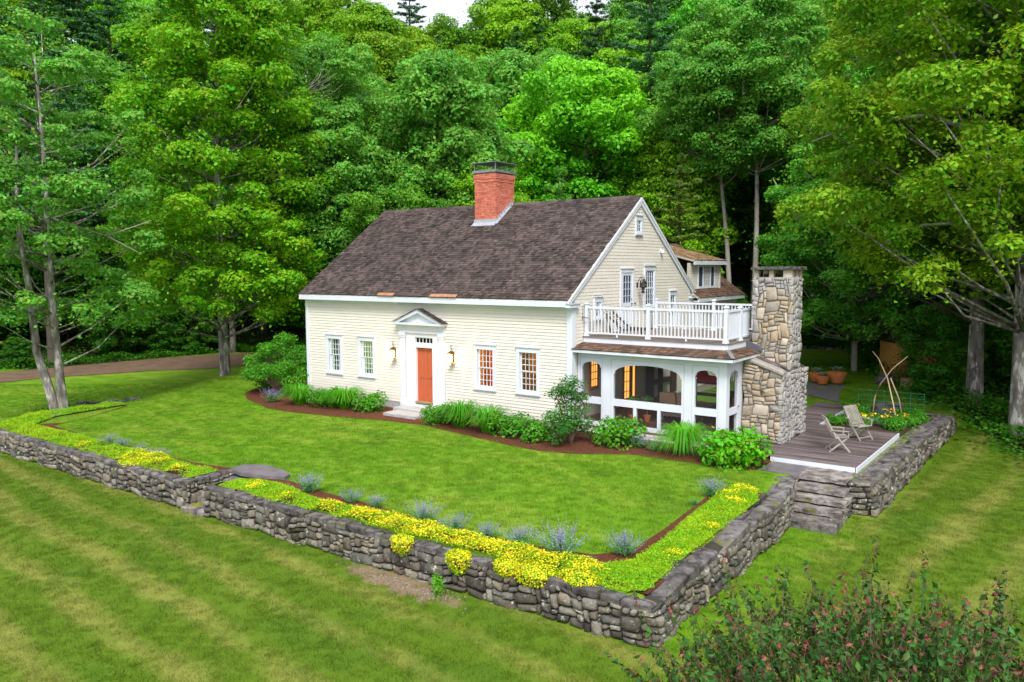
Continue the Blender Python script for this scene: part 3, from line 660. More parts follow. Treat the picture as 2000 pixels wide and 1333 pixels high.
b = B(); b.tube([(.03, 4.22, 3.95), (.08, 4.22, 3.95)], .02, 8); b.tube([(.08, 4.16, 3.95), (.08, 4.24, 3.95)], .015, 8); b.tube([(.03, 4.22, 4.12), (.05, 4.22, 4.12)], .025, 8); b.make('door_handle', DARKMETAL, ud)
B().box(.0, .03, 4.50, 4.60, 3.93, 3.97).make('outlet_box', DARKMETAL, house)
B().box(.0, .03, 4.77, 4.84, 3.28, 3.38).make('outlet_cover', TRIM, house)
b = B(); b.lathe((.1, 6.72, 5.93), [(.05, -.06), (.075, -.04), (.075, .03), (.05, .07)], 12); b.box(0, .08, 6.66, 6.74, 5.95, 6.05); b.make('security_camera', TRIM, house)
# front doorway
dw = B()
X0, X1 = -7.98, -5.62
dw.box(X0+.0, X0+.30, -.02, .07, .02, 2.62); dw.box(X1-.30, X1, -.02, .07, .02, 2.62)       # pilaster grounds
dw.box(X0+.0, X1, -.02, .085, 2.82, 3.12)
door = None
b = B()
b.box(X0+.0, X1, -.08, 0, 2.80, 3.12)
b.box(X0-.0, X1+.0, -.10, -.08, 2.80, 2.85)
b.box(X0+.32, X1-.32, -.035, 0, 2.64, 2.80); 
b.box(X0+.32, -7.18, -.035, 0, .0, 2.64); b.box(-6.26, X1-.32, -.035, 0, .0, 2.64); b.box(-7.18, -6.26, -.034, 0, 2.27, 2.40)
b.box(X0, X1, -.05, 0, -.13, .0); b.box(X0+.32, X1-.32, -.085, -.05, -.13, -.02)
dr = b.make('doorway', TRIM, house, label='white classical door surround with pilasters')
for x in (X0+.01, X1-.31):
    b = B(); b.box(x, x+.30, -.10, 0, -.13, .16); b.box(x+.02, x+.28, -.075, 0, .16, 2.62); b.box(x, x+.30, -.10, 0, 2.62, 2.70); b.box(x-.015, x+.315, -.12, 0, 2.70, 2.80)
    for k in range(4): b.box(x+.045+.055*k, x+.075+.055*k, -.085, -.075, .25, 2.52)
    b.make('pilaster', TRIM, dr)
b = B(); b.box(-7.18, -7.15, -.03, .14, .12, 2.27); b.box(-6.29, -6.26, -.03, .14, .12, 2.27); b.box(-7.15, -6.29, -.03, .14, 2.24, 2.27); b.make('door_jamb', TRIM, dr)
b = B(); b.box(-7.15, -6.29, -.10, .14, .06, .125); b.make('threshold', OAKSILL, dr)
fd = B(); fd.box(-7.15, -6.29, .10, .13, .13, 2.24)
for (z0, z1) in ((1.28, 2.12), (.30, 1.04)):
    for (x0, x1) in ((-7.05, -6.77), (-6.67, -6.39)):
        fd.box(x0, x1, .095, .10, z0, z1)
for (x0, x1, z0, z1) in ((-7.15, -7.05, .13, 2.24), (-6.39, -6.29, .13, 2.24), (-6.77, -6.67, .13, 2.24), (-7.05, -6.77, 2.12, 2.24), (-6.67, -6.39, 2.12, 2.24), (-7.05, -6.77, 1.04, 1.28), (-6.67, -6.39, 1.04, 1.28), (-7.05, -6.77, .13, .30), (-6.67, -6.39, .13, .30)):
    fd.box(x0, x1, .075, .0955, z0, z1)
fdo = fd.make('front_door', DOORRED, house, label='red-brown wooden four-panel front door')
b = B(); b.lathe((-6.37, .05, 1.12), [(.012, -.02), (.03, 0), (.012, .02)], 10); b.make('door_knob', DARKMETAL, fdo)
b = B(); b.box(-7.18, -6.26, .02, .05, 2.40, 2.43); b.box(-7.18, -6.26, .02, .05, 2.61, 2.64)
for k in range(6): b.box(-7.18+.178*k, -7.18+.178*k+.03, .02, .05, 2.43, 2.61)
tr = b.make('transom_window', TRIM, dr); B().box(-7.18, -6.26, .034, .038, 2.43, 2.61).make('window_glass', GLASS, dr)
# pediment
PX0, PX1, PZ, PA = -8.02, -5.42, 3.16, 3.73
xm_ = (X0+X1)/2; PX0, PX1 = xm_-1.28, xm_+1.28
pd = B().box(PX0+.02, PX1-.02, -.30, 0, PZ-.03, PZ+.05).make('pediment', TRIM, dr)
b = B(); b.prism([(PX0+.25, -.10, PZ+.05), (PX1-.25, -.10, PZ+.05), (xm_, -.10, PA-.10)], (0, .10, 0)); b.make('tympanum', mat('white_pale', (.70, .74, .78), rough=.6), dr)
for sg in (-1, 1):
    xe = PX0 if sg < 0 else PX1
    B().prism([(xe, -.30, PZ+.05), (xm_, -.30, PA+.02), (xm_, -.30, PA-.12), (xe-sg*.26, -.30, PZ+.05)], (0, .30, 0)).make('raking_cornice', TRIM, dr)
    b = B(); n = 12
    for k in range(n):
        t0, t1 = k/n, (k+1)/n; xa, za = xe+sg*.04+(xm_-xe-sg*.04)*t0, PZ+.06+(PA+.03-PZ-.06)*t0; xb, zb = xe+sg*.04+(xm_-xe-sg*.04)*t1, PZ+.06+(PA+.03-PZ-.06)*t1
        y = -.36
        while y < 0:
            w = rnd.uniform(.08, .13); y1 = min(y+w-.004, 0)
            b.hexa([(xa, y, za+.018), (xa, y1, za+.018), (xb, y1, zb+.004), (xb, y, zb+.004), (xa, y, za+.034), (xa, y1, za+.034), (xb, y1, zb+.01), (xb, y, zb+.01)]); y += w
    tag(b.make('pediment_shingles', SHINGLE, dr), kind='stuff')
# stoop
def rough_slab(name, x0, x1, y0, y1, z0, z1, m, parent=None, amp=.012, seed=1, n=(8, 3), **kw):
    r = random.Random(seed); bm = B(); nx, ny = n; xs_ = [x0+(x1-x0)*i/nx for i in range(nx+1)]; ys_ = [y0+(y1-y0)*i/ny for i in range(ny+1)]
    vs = []; fs = []
    def J(): return r.uniform(-amp, amp)
    T = {}
    for lvl, z in ((0, z0), (1, z1-.02), (2, z1)):
        for i, x in enumerate(xs_):
            for j, y in enumerate(ys_):
                if lvl < 2 and 0 < i < nx and 0 < j < ny: continue
                ins = .018 if lvl == 2 else 0
                xx = x+(ins if i == 0 else -ins if i == nx else 0)+(J() if lvl == 1 or lvl == 0 else 0)
                yy = y+(ins if j == 0 else -ins if j == ny else 0)+(J()*1.4 if lvl < 2 else J())
                T[lvl, i, j] = len(vs); vs.append((xx, yy, z+J()*.4))
    for i in range(nx):
        for j in range(ny): fs.append((T[2, i, j], T[2, i+1, j], T[2, i+1, j+1], T[2, i, j+1]))
    ring = [(i, 0) for i in range(nx)]+[(nx, j) for j in range(ny)]+[(i, ny) for i in range(nx, 0, -1)]+[(0, j) for j in range(ny, 0, -1)]
    m_ = len(ring)
    for l0, l1 in ((0, 1), (1, 2)):
        for k in range(m_):
            a = ring[k]; c = ring[(k+1) % m_]; fs.append((T[(l0, *a)], T[(l0, *c)], T[(l1, *c)], T[(l1, *a)]))
    bm.raw(vs, fs)
    return bm.make(name, m, parent, **kw)
st = empty('stone_stoop', (-6.6, -.6, TZ), 'two-step grey granite stoop below the red front door', 'steps')
rough_slab('step', -7.75, -5.75, -.70, -.11, TZ-.1, -.09, GRANITE, st, seed=4)
rough_slab('step', -7.55, -5.95, -1.45, -.70, TZ-.1, -.17, GRANITE, st, seed=5)
# wall lanterns
def lantern(loc, label, face='y'):
    t = empty('wall_lantern', loc, label, 'lantern', 'lanterns beside the front door')
    x, y, z = loc; s = .105
    b = B(); b.box(x-.05, x+.05, y+.12, y+.145, z-.16, z+.16); b.tube([(x, y+.12, z-.1), (x, y+.05, z-.22), (x, y, z-.20)], .012, 6); b.tube([(x, y+.12, z+.12), (x, y+.06, z+.30), (x, y, z+.36), (x-.04, y, z+.42), (x, y, z+.47), (x+.04, y, z+.42), (x, y, z+.36), (x, y, z+.26)], .009, 6)
    b.make('bracket', DARKMETAL, t)
    b = B()
    for sx in (-1, 1):
        for sy in (-1, 1): b.box(x+sx*s-.008, x+sx*s+.008, y+sy*s*.9-.008, y+sy*s*.9+.008, z-.19, z+.14)
    b.box(x-s-.01, x+s+.01, y-s*.9-.01, y+s*.9+.01, z-.205, z-.19); b.box(x-s-.01, x+s+.01, y-s*.9-.01, y+s*.9+.01, z+.14, z+.155)
    b.make('cage', mat('brass_dark', (.16, .09, .05), rough=.4, metal=.7), t)
    b = B(); b.raw([(x-s-.02, y-s-.01, z+.157), (x+s+.02, y-s-.01, z+.157), (x+s+.02, y+s+.01, z+.157), (x-s-.02, y+s+.01, z+.157), (x-.035, y-.03, z+.25), (x+.035, y-.03, z+.25), (x+.035, y+.03, z+.25), (x-.035, y+.03, z+.25)],
          [(3, 2, 1, 0), (4, 5, 6, 7), (0, 1, 5, 4), (1, 2, 6, 5), (2, 3, 7, 6), (3, 0, 4, 7)]); b.make('lantern_roof', mat('brass_dark', (.16, .09, .05)), t)
    B().lathe((x, y, z-.04), [(.02, -.12), (.045, -.06), (.05, .02), (.02, .12)], 10).make('bulb', FLAME, t, smooth=True)
    ld = bpy.data.lights.new('lantern_light', 'POINT'); ld.energy = 34; ld.color = (1, .60, .25); ld.shadow_soft_size = .06
    lo = bpy.data.objects.new('lantern_light', ld); COL.objects.link(lo); lo.parent = t; lo.location = (0, -.14, -.02)
    return t
lantern((-8.25, -.17, 1.95), 'lit brass lantern on the cream wall, left of the front door')
lantern((-5.22, -.17, 1.97), 'lit brass lantern on the cream wall, right of the front door')
t = empty('gable_lantern', (.2, 4.72, 4.8), 'dark hanging barn lantern beside the upper door', 'lantern')
b = B(); b.box(.005, .03, 4.66, 4.76, 4.55, 4.75); b.tube([(.03, 4.71, 4.70), (.10, 4.71, 4.88), (.18, 4.71, 4.95), (.26, 4.71, 4.90), (.27, 4.71, 4.80)], .013, 6); b.lathe((.27, 4.71, 4.50), [(.02, .32), (.05, .25), (.13, .08), (.13, .05), (.06, .05), (.06, -.13), (.09, -.15), (.02, -.16)], 12); b.make('lamp_body', DARKMETAL, t)
b = B(); b.lathe((.27, 4.71, 4.48), [(.05, .07), (.075, -.02), (.05, -.1)], 10); b.make('lamp_glass', GLASS, t)
b = B(); b.box(.005, .03, 4.95, 5.02, 4.60, 4.80); b.tube([(.03, 4.99, 4.75), (.09, 4.99, 5.0), (.16, 4.99, 5.0), (.17, 4.99, 4.85)], .011, 6); b.lathe((.17, 4.99, 4.66), [(.02, .22), (.07, .12), (.085, .08), (.05, -.08), (.02, -.09)], 12); b.make('second_lamp', DARKMETAL, t)

# ------------------------------------------------------------------ ell behind with dormer
ell = empty('rear_ell', (-2.5, 12.5, TZ), 'lower rear wing with brown shingle roof and a shed dormer', 'house wing')
EY0, EY1 = HD+.02, 15.1
b = B(); b.box(-.16, .0, EY0, EY1, -.4, 3.95); b.box(-6.4, -.0, EY1-.16, EY1, -.4, 3.95); b.box(-6.4, -6.24, EY0, EY1-.16, -.4, 3.95)
b.prism([(-.0, EY1-.15, 3.95), (-6.4, EY1-.15, 3.95), (-3.2, EY1-.15, 6.3)], (0, .15, 0)); b.make('wall', SHEATH, ell)
clapboards(ell, lambda u, w, z: (w, u, z), 0, 3.82, 33, lambda z: (EY0, EY1-.1), [])
clapboards(ell, lambda u, w, z: (u, EY1+w, z), 0, 3.9, 33, lambda z: (-6.3, -.1), [], stuff=B())
B().box(-.1, .03, EY1-.12, EY1+.03, -.3, 3.86).make('corner_board', TRIM, ell)
es = 2.48/3.55
b = B(); b.prism([(.35, EY0, 4.00), (-3.2, EY0, 6.48), (-6.75, EY0, 4.0), (-6.75, EY0, 3.9), (-3.2, EY0, 6.38), (.35, EY0, 3.9)], (0, EY1-EY0+.25, 0)); b.make('roof_deck', SHEATH, ell)
b = B(); b.box(.30, .37, EY0, EY1+.27, 3.80, 3.985); b.box(.03, .30, EY0, EY1+.25, 3.82, 3.86); b.make('eave_fascia', TRIM, ell)
B().prism([(.37, EY1+.25, 3.985), (-3.2, EY1+.25, 6.47), (-3.2, EY1+.25, 6.28), (.37, EY1+.25, 3.80)], (0, .03, 0)).make('rake_board', TRIM, ell)
el = math.hypot(3.55, 2.48); ev = (3.55/el, 2.48/el); er = B().box(-3.25, -3.15, 12, 12.2, 6.35, 6.37).make('roof', SHEATH, ell)
shingle_plane('shingles', (.39, EY0, 3.99), (0, 1, 0), (-ev[0], 0, ev[1]), EY1-EY0+.3, el, SHINGLE2, er, seed=8, holes=[(-.1, 3.4, .60, 3.9)])
shingle_plane('shingles', (-6.79, EY1+.28, 3.99), (0, -1, 0), (ev[0], 0, ev[1]), EY1-EY0+.3, el, SHINGLE2, er, seed=9)
DY1 = 13.35; DX = -.12
dm = B().box(DX-.1, DX-.004, EY0, DY1, 4.3, 5.50).prism([(DX-.1, DY1-.1, 4.3), (DX-.1, DY1-.1, 5.5), (-3.2, DY1-.1, 6.3), (-3.2, DY1-.1, 6.2)], (0, .1, 0)).make('dormer', SHEATH, ell)
def dclap(u, w, z): return (DX+w, u, z)
b = B()
for i in range(10):
    za, zb = 4.36+i*.114, 4.36+(i+1)*.114
    for a, c in ((EY0, 10.75), (12.72, DY1-.1)) if 4.42 < za < 5.2 or True else ():
        b.hexa([dclap(a, .002, za), dclap(a, .02, za), dclap(c, .02, za), dclap(c, .002, za), dclap(a, .002, zb), dclap(a, .006, zb), dclap(c, .006, zb), dclap(c, .002, zb)])
b.make('dormer_siding', CREAM, dm)
B().box(DX-.1, DX+.03, DY1-.10, DY1+.03, 4.30, 5.5).make('dormer_corner_board', TRIM, dm)
b = B(); b.box(DX, DX+.04, 10.75, 10.83, 4.36, 5.42); b.box(DX, DX+.04, 12.62, 12.72, 4.36, 5.42); b.box(DX, DX+.04, 10.83, 12.62, 5.32, 5.42); b.box(DX, DX+.05, 10.83, 12.62, 4.36, 4.45)
b.box(DX, DX+.04, 11.30, 11.40, 4.45, 5.32); b.box(DX, DX+.04, 12.12, 12.22, 4.45, 5.32)
for k in range(1, 5): b.box(DX+.02, DX+.035, 11.40+.144*k-.008, 11.40+.144*k+.008, 4.45, 5.32)
for k in range(1, 6): b.box(DX+.021, DX+.034, 11.40, 12.12, 4.45+.145*k-.007, 4.45+.145*k+.007)
b.make('dormer_window', TRIM, dm)
b = B(); b.box(DX+.004, DX+.012, 10.83, 12.62, 4.45, 5.32); b.make('window_glass', DGLASS, dm)
b = B()
for k in range(5): b.box(DX+.013, DX+.018, 11.43+.144*k, 11.43+.144*k+.07, 4.47, 5.3)
b.make('window_blind', mat('curtain', (.55, .50, .38)), dm)
b = B(); b.prism([(.12, EY0, 5.62), (-3.25, EY0, 6.50), (-3.25, EY0, 6.42), (.12, EY0, 5.54)], (0, DY1-EY0+.22, 0)); b.make('dormer_roof', SHEATH, dm)
B().box(.08, .145, EY0, DY1+.24, 5.42, 5.60).make('dormer_fascia', TRIM, dm)
dl = math.hypot(3.37, .88); dv = (3.37/dl, .88/dl)
shingle_plane('dormer_shingles', (.16, EY0, 5.62), (0, 1, 0), (-dv[0], 0, dv[1]), DY1-EY0+.22, dl, SHINGLE3, dm, seed=12)
t = empty('flood_light', (.02, 12.9, 3.6), 'small twin flood light under the rear wing eave', 'lamp')
b = B(); b.tube([(.0, 12.2, 3.62), (.06, 12.2, 3.62)], .05, 10); b.tube([(.06, 12.2, 3.62), (.18, 12.05, 3.56)], [.02, .06], 10); b.tube([(.06, 12.2, 3.62), (.2, 12.38, 3.66)], [.02, .06], 10); b.make('lamp_heads', TRIM, t)

# ------------------------------------------------------------------ screened porch
PXR, PYF, PYB = 5.33, .35, 6.4
porch = empty('screened_porch', (2.7, 3, TZ), 'white screened porch with arched openings and a railed roof deck', 'porch')
PF = .10
def arch_panel(pl, u0, u1, zs, zt, ztop, th, notch=.03, n=20):
    """header board with an elliptical arch cut out, between openings u0..u1"""
    pts = [pl(u0-.0, 0, ztop), pl(u0, 0, zs-.0)]
    c = (u0+u1)/2; a = (u1-u0)/2-notch
    pts.append(pl(u0+notch, 0, zs)); 
    for k in range(1, n): 
        t = math.pi*k/n; pts.append(pl(c-a*math.cos(t), 0, zs+(zt-zs)*math.sin(t)**.8))
    pts += [pl(u1-notch, 0, zs), pl(u1, 0, zs), pl(u1, 0, ztop)]
    # split into quads to keep the cut clean
    b = B(); m = len(pts)
    top = [pl(c-a*math.cos(math.pi*k/n), 0, ztop) for k in range(n+1)]; low = [pl(c-a*math.cos(math.pi*k/n), 0, zs+(zt-zs)*max(0, math.sin(math.pi*k/n))**.8) for k in range(n+1)]
    d = Vector(pl(0, -th, 0))-Vector(pl(0, 0, 0))
    for k in range(n):
        q = [low[k], low[k+1], top[k+1], top[k]]; b.hexa([Vector(p) for p in q]+[Vector(p)+d for p in q])
    for (ua, ub) in ((u0, u0+notch), (u1-notch, u1)):
        q = [pl(ua, 0, zs), pl(ub, 0, zs), pl(ub, 0, ztop), pl(ua, 0, ztop)]; b.hexa([Vector(p) for p in q]+[Vector(p)+d for p in q])
    return b
pf = lambda u, w, z: (u, PYF-w, z)
OP = [(.20, .95, 1.97, 2.14), (1.42, 3.86, 1.79, 2.14), (4.30, 5.02, 1.96, 2.14)]
ZT = 2.44
fr = B()
us = [-.0, .20, .95, 1.42, 3.86, 4.30, 5.02, PXR]
for a, c in ((.035, .20), (.95, 1.42), (3.86, 4.30), (5.02, PXR)): B().box(a, c, PYF, PYF+.12, -.03, ZT).make('porch_post', TRIM, porch)
for a, c, zs_, zt_ in OP:
    arch_panel(pf, a, c, zs_, zt_, ZT, .10).make('arched_header', TRIM, porch)
    B().box(a, c, PYF+.003, PYF+.11, .72, .95).make('middle_rail', TRIM, porch)
    B().box(a, c, PYF+.003, PYF+.11, -.03, .11).make('bottom_rail', TRIM, porch)
    b = B(); b.box(a, c, PYF+.055, PYF+.057, .11, .72); b.box(a, c, PYF+.055, PYF+.057, .95, ZT-.1); b.make('screen', SCREEN, porch)
for u in (2.165, 3.025): B().box(u, u+.105, PYF+.004, PYF+.10, .11, .72).make('mullion', TRIM, porch)
# thin raised panel mouldings above the arches and on the posts
b = B()
for a, c in ((.13, 1.0), (1.33, 3.95), (4.21, 5.08)):
    b.box(a, c, PYF-.012, PYF-.0, 2.27, 2.285); b.box(a, a+.012, PYF-.012, PYF, .3, 2.27); b.box(c-.012, c, PYF-.012, PYF, .3, 2.27)
b.make('panel_moulding', mat('white_shadowline', (.5, .52, .55), rough=.7), porch)
pr = lambda u, w, z: (PXR+w, u, z)
b = B(); b.box(PXR-.12, PXR-.002, PYF+.12, .62, -.03, ZT); b.box(PXR-.12, PXR, 1.36, 1.62, -.03, ZT); b.box(PXR-.12, PXR, 1.62, 1.75, -.03, ZT); b.make('side_post', TRIM, porch)
arch_panel(pr, .62, 1.36, 1.93, 2.12, ZT, .08).make('arched_header', TRIM, porch)
b = B(); b.box(PXR-.1, PXR-.01, .62, 1.36, .74, .95); b.box(PXR-.1, PXR-.01, .62, 1.36, .0, .14)
sd = b.make('screen_door', TRIM, porch, label='white screen door with arched top beside the stone chimney')
b = B(); b.box(PXR-.05, PXR-.048, .62, 1.36, .14, .74); b.box(PXR-.05, PXR-.048, .62, 1.36, .95, ZT-.1); b.make('screen', SCREEN, sd)
b = B(); b.tube([(PXR, 1.33, .96), (PXR+.05, 1.33, .96), (PXR+.05, 1.24, .96)], .012, 6); b.make('door_handle', DARKMETAL, sd)
# right wall past the chimney and back of porch
b = B(); b.box(PXR-.12, PXR, 4.2, PYB, -.03, .3); b.box(PXR-.12, PXR, 4.2, 4.4, .9, ZT); b.box(PXR-.12, PXR, PYB-.2, PYB, .9, ZT); b.make('side_wall', TRIM, porch)
for a, c, p, q in ((5.48, 6.10, .1, ZT), (7.75, 8.25, .1, ZT), (6.10, 7.75, .60, .80)): B().box(.035, .10, a, c, p, q).make('wall_timber', BROWNWOOD, porch)
b = B(); b.box(.035, .075, 6.4, 7.0, 1.15, 1.22); b.box(.035, .075, 6.4, 6.47, 1.22, 2.0); b.box(.035, .075, 6.93, 7.0, 1.22, 2.0); b.make('inner_window_frame', TRIM, porch)
b = B(); b.box(3.0, PXR, PYB, PYB+.1, 0, .6); b.box(.12, .3, PYB, PYB+.1, 0, ZT); b.box(2.6, 2.75, PYB, PYB+.1, 0, ZT); b.make('back_timber', BROWNWOOD, porch)
b = B(); b.box(1.3, PXR, PYB+.045, PYB+.05, .1, ZT); b.make('screen', SCREEN, porch)
for k in range(40):
    y0 = PYF+.12+k*(PYB-PYF-.14)/40; B().box(.03, PXR-.13, y0, y0+.14, PF-.03, PF).make('floor_board', mat('porch_floor', (.12, .07, .05), (.18, .10, .07), 2, .6, rand=.2), porch) if k % 1 == 0 else None
B().box(.03, PXR-.02, PYF+.12, PYB, -.2, PF-.035).make('floor_frame', SHEATH, porch)
B().box(.03, PXR, PYF+.12, PYB, ZT, ZT+.03).make('ceiling', mat('porch_ceiling', (.55, .55, .56)), porch)
b = B(); b.box(.0, PXR+.02, PYF-.02, PYF+.1, -.075, -.032); b.make('water_table', SHINGLE2, porch)
for i in range(3):
    z = -.38+i*.10; B().hexa([(.0, PYF+.02, z), (PXR, PYF+.02, z), (PXR, PYF-.012, z), (0, PYF-.012, z), (0, PYF+.02, z+.105), (PXR, PYF+.02, z+.105), (PXR, PYF+.004, z+.105), (0, PYF+.004, z+.105)]).make('clapboard', CREAM, porch)
# eave skirt of shingles round the porch
EF, ERX = -.05, 5.66      # eave line y, eave line x
DF, DRX = .72, 5.20       # deck fascia planes
zE, zD = 2.585, 2.76
b = B(); b.box(.06, ERX, EF, EF+.04, 2.475, 2.575); b.box(.06, ERX-.04, EF+.04, PYF+.02, 2.475, 2.50); b.box(ERX-.04, ERX, EF+.04, 2.36, 2.475, 2.575); b.box(PXR-.02, ERX-.04, PYF+.02, 2.36, 2.476, 2.499); b.make('skirt_fascia', TRIM, porch)
B().prism([(.04, PYF+.0, ZT-.005), (PXR+.0, PYF, ZT-.005), (PXR, PYF, 2.476), (.04, PYF, 2.476)], (0, .12, 0)).make('header_beam', TRIM, porch)
b = B(); b.hexa([(.04, EF, zE-.02), (ERX, EF, zE-.02), (DRX, DF, zD-.02), (.04, DF, zD-.02), (.04, EF, zE), (ERX, EF, zE), (DRX, DF, zD), (.04, DF, zD)])
b.hexa([(ERX, EF, zE-.021), (ERX, 2.36, zE-.021), (DRX, 2.36, zD-.021), (DRX, DF, zD-.021), (ERX, EF, zE-.001), (ERX, 2.36, zE-.001), (DRX, 2.36, zD-.001), (DRX, DF, zD-.001)])
sk_ = b.make('skirt_roof', SHINGLE2, porch)
L1 = math.hypot(DF-EF, zD-zE); V1 = (0, (DF-EF)/L1, (zD-zE)/L1)
shingle_plane('skirt_shingles', (.02, EF-.03, zE), (1, 0, 0), V1, 5.6, L1, SHINGLE2, sk_, expo=.2, seed=21, thick=.016, clip=lambda v: (0, ERX-.02-(ERX-DRX)*v/L1))
L2 = math.hypot(ERX-DRX, zD-zE); V2 = (-(ERX-DRX)/L2, 0, (zD-zE)/L2)
shingle_plane('skirt_shingles', (ERX+.03, EF-.02, zE), (0, 1, 0), V2, 2.4, L2, SHINGLE2, sk_, expo=.17, seed=22, thick=.016, clip=lambda v: ((DF-EF)*v/L2, 2.40))
B().bar((ERX+.02, EF-.02, zE+.03), (DRX, DF, zD+.02), .12, .012).make('hip_flashing', CAPMETAL, porch)
B().hexa([(5.2, 2.30, 2.66), (5.75, 2.30, 2.62), (5.75, 2.42, 2.62), (5.2, 2.42, 2.66), (5.2, 2.30, 2.98), (5.62, 2.30, 2.80), (5.62, 2.37, 2.80), (5.2, 2.37, 2.98)]).make('chimney_flashing', mat('dull_lead', (.09, .10, .13), rough=.6), porch)
# deck on the porch roof
DZ = 2.98; DB = 5.55
b = B(); b.box(.03, DRX, DF, DF+.04, 2.745, 2.935); b.box(DRX-.04, DRX, DF+.04, DB, 2.745, 2.935); b.box(.03, DRX-.04, DB-.04, DB, 2.745, 2.935); b.make('deck_fascia', TRIM, porch)
for k in range(34):
    y0 = DF-.04+k*.143; B().box(.03, DRX+.03, y0, y0+.136, 2.94, 2.968).make('top_deck_board', DECKTOP, porch)
post_me = None
def rail_post(x, y, tall=1.10):
    b = B(); s = .058; b.box(x-s, x+s, y-s, y+s, 2.97, 2.97+tall); p = b.make('rail_post', TRIM, porch)
    c = B(); z = 2.97+tall; c.box(x-.08, x+.08, y-.08, y+.08, z, z+.03); c.raw([(x-.07, y-.07, z+.03), (x+.07, y-.07, z+.03), (x+.07, y+.07, z+.03), (x-.07, y+.07, z+.03), (x, y, z+.075)], [(0, 1, 4), (1, 2, 4), (2, 3, 4), (3, 0, 4)])
    c.make('post_cap', TRIM, p)
    k = B(); k.hexa([(x-.085, y-.085, 2.971), (x+.085, y-.085, 2.971), (x+.085, y+.085, 2.971), (x-.085, y+.085, 2.971), (x-.06, y-.06, 3.09), (x+.06, y-.06, 3.09), (x+.06, y+.06, 3.09), (x-.06, y+.06, 3.09)]); k.make('post_base', TRIM, p)
RY0, RXR, RY1 = .80, 5.10, 5.45
for x in (.12, 2.46, RXR): rail_post(x, RY0)
for x in (.5, 2.82, RXR): rail_post(x, RY1)
rail_post(RXR, 2.0+.0, 1.05)
balme = B().box(-.019, .019, -.019, .019, 3.10, 3.92).mesh('baluster', (0, 0, 3.5))
balme.materials.append(TRIM)
def baluster(x, y): link('baluster', balme, None, porch, Vector((x, y, 3.5))-porch.location)
def railing(x0, y0, x1, y1, post_gap=.06):
    d = Vector((x1-x0, y1-y0, 0)); L = d.length; d.normalize(); a = Vector((x0, y0, 0))+d*post_gap; c = Vector((x1, y1, 0))-d*post_gap
    B().bar(a+Vector((0, 0, 3.955)), c+Vector((0, 0, 3.955)), .085, .07).make('top_rail', TRIM, porch)
    B().bar(a+Vector((0, 0, 3.085)), c+Vector((0, 0, 3.085)), .05, .05).make('bottom_rail', TRIM, porch)
    n = int(round((c-a).length/.127)); 
    for k in range(1, n): p = a.lerp(c, k/n); baluster(p.x, p.y)
    if L > 2: m_ = (a+c)/2; B().lathe((m_.x, m_.y, 2.97), [(.035, 0), (.03, .05), (.015, .09)], 8).make('rail_foot', TRIM, porch)
railing(.12, RY0, 2.46, RY0); railing(2.46, RY0, RXR, RY0); railing(RXR, RY0, RXR, 2.0); railing(RXR, 2.0, RXR, 2.95)
railing(.5, RY1, 2.82, RY1); railing(2.82, RY1, RXR, RY1); railing(RXR, 4.0, RXR, RY1)
b = B(); b.tube([(.06, .62, 3.5), (.06, .62, 4.0)], .008, 6); b.box(.03, .30, .60, .64, 3.60, 3.62); b.make('bracket_rod', DARKMETAL, porch)
# lit doors from the house onto the porch (on the gable wall)
b = B()
def glazed(y0, y1, z0, z1, nr, nc, name, label):
    b = B(); b.box(.03, .08, y0, y0+.10, z0, z1); b.box(.03, .08, y1-.10, y1, z0, z1); b.box(.03, .08, y0+.1, y1-.1, z1-.10, z1); b.box(.03, .08, y0+.1, y1-.1, z0, z0+.14)
    for k in range(1, nc): yy = y0+.1+(y1-y0-.2)*k/nc; b.box(.04, .07, yy-.012, yy+.012, z0+.14, z1-.1)
    for k in range(1, nr): zz = z0+.14+(z1-z0-.24)*k/nr; b.box(.041, .069, y0+.1, y1-.1, zz-.012, zz+.012)
    d = b.make(name, ORANGE, porch, label=label)
    B().box(.05, .055, y0+.1, y1-.1, z0+.14, z1-.1).make('lit_glass', emat('warm_pane', (1, .42, .08), 1.1), d)
glazed(1.1, 1.72, 1.0, 2.25, 4, 3, 'porch_window', 'warm lit small-paned window inside the porch')
glazed(3.55, 4.15, .12, 2.25, 5, 2, 'porch_door', 'orange wooden glazed door inside the porch')
glazed(4.2, 4.6, .12, 2.25, 1, 1, 'porch_door', 'orange wooden door leaf inside the porch')

# lounger on the roof deck
t = empty('deck_lounger', (.9, 2.2, 2.97), 'brown slatted wooden lounger on the roof deck near the gable wall', 'lounger')
for y in (1.75, 2.35):
    B().bar((.25, y, 3.75), (1.0, y, 3.15), .03, .06).make('side_rail', BROWNWOOD, t); B().bar((.55, y, 2.97), (.35, y, 3.6), .03, .05).make('leg', BROWNWOOD, t); B().bar((1.0, y, 3.15), (1.9, y, 3.2), .03, .06).make('side_rail', BROWNWOOD, t); B().bar((1.75, y, 2.97), (1.7, y, 3.2), .03, .05).make('leg', BROWNWOOD, t)
for k in range(16):
    x, z = (.27+.073*k, 3.77-.058*k) if k < 10 else (1.02+.14*(k-10), 3.21)
    B().box(x, x+.06, 1.76, 2.34, z, z+.02).make('slat', BROWNWOOD, t)

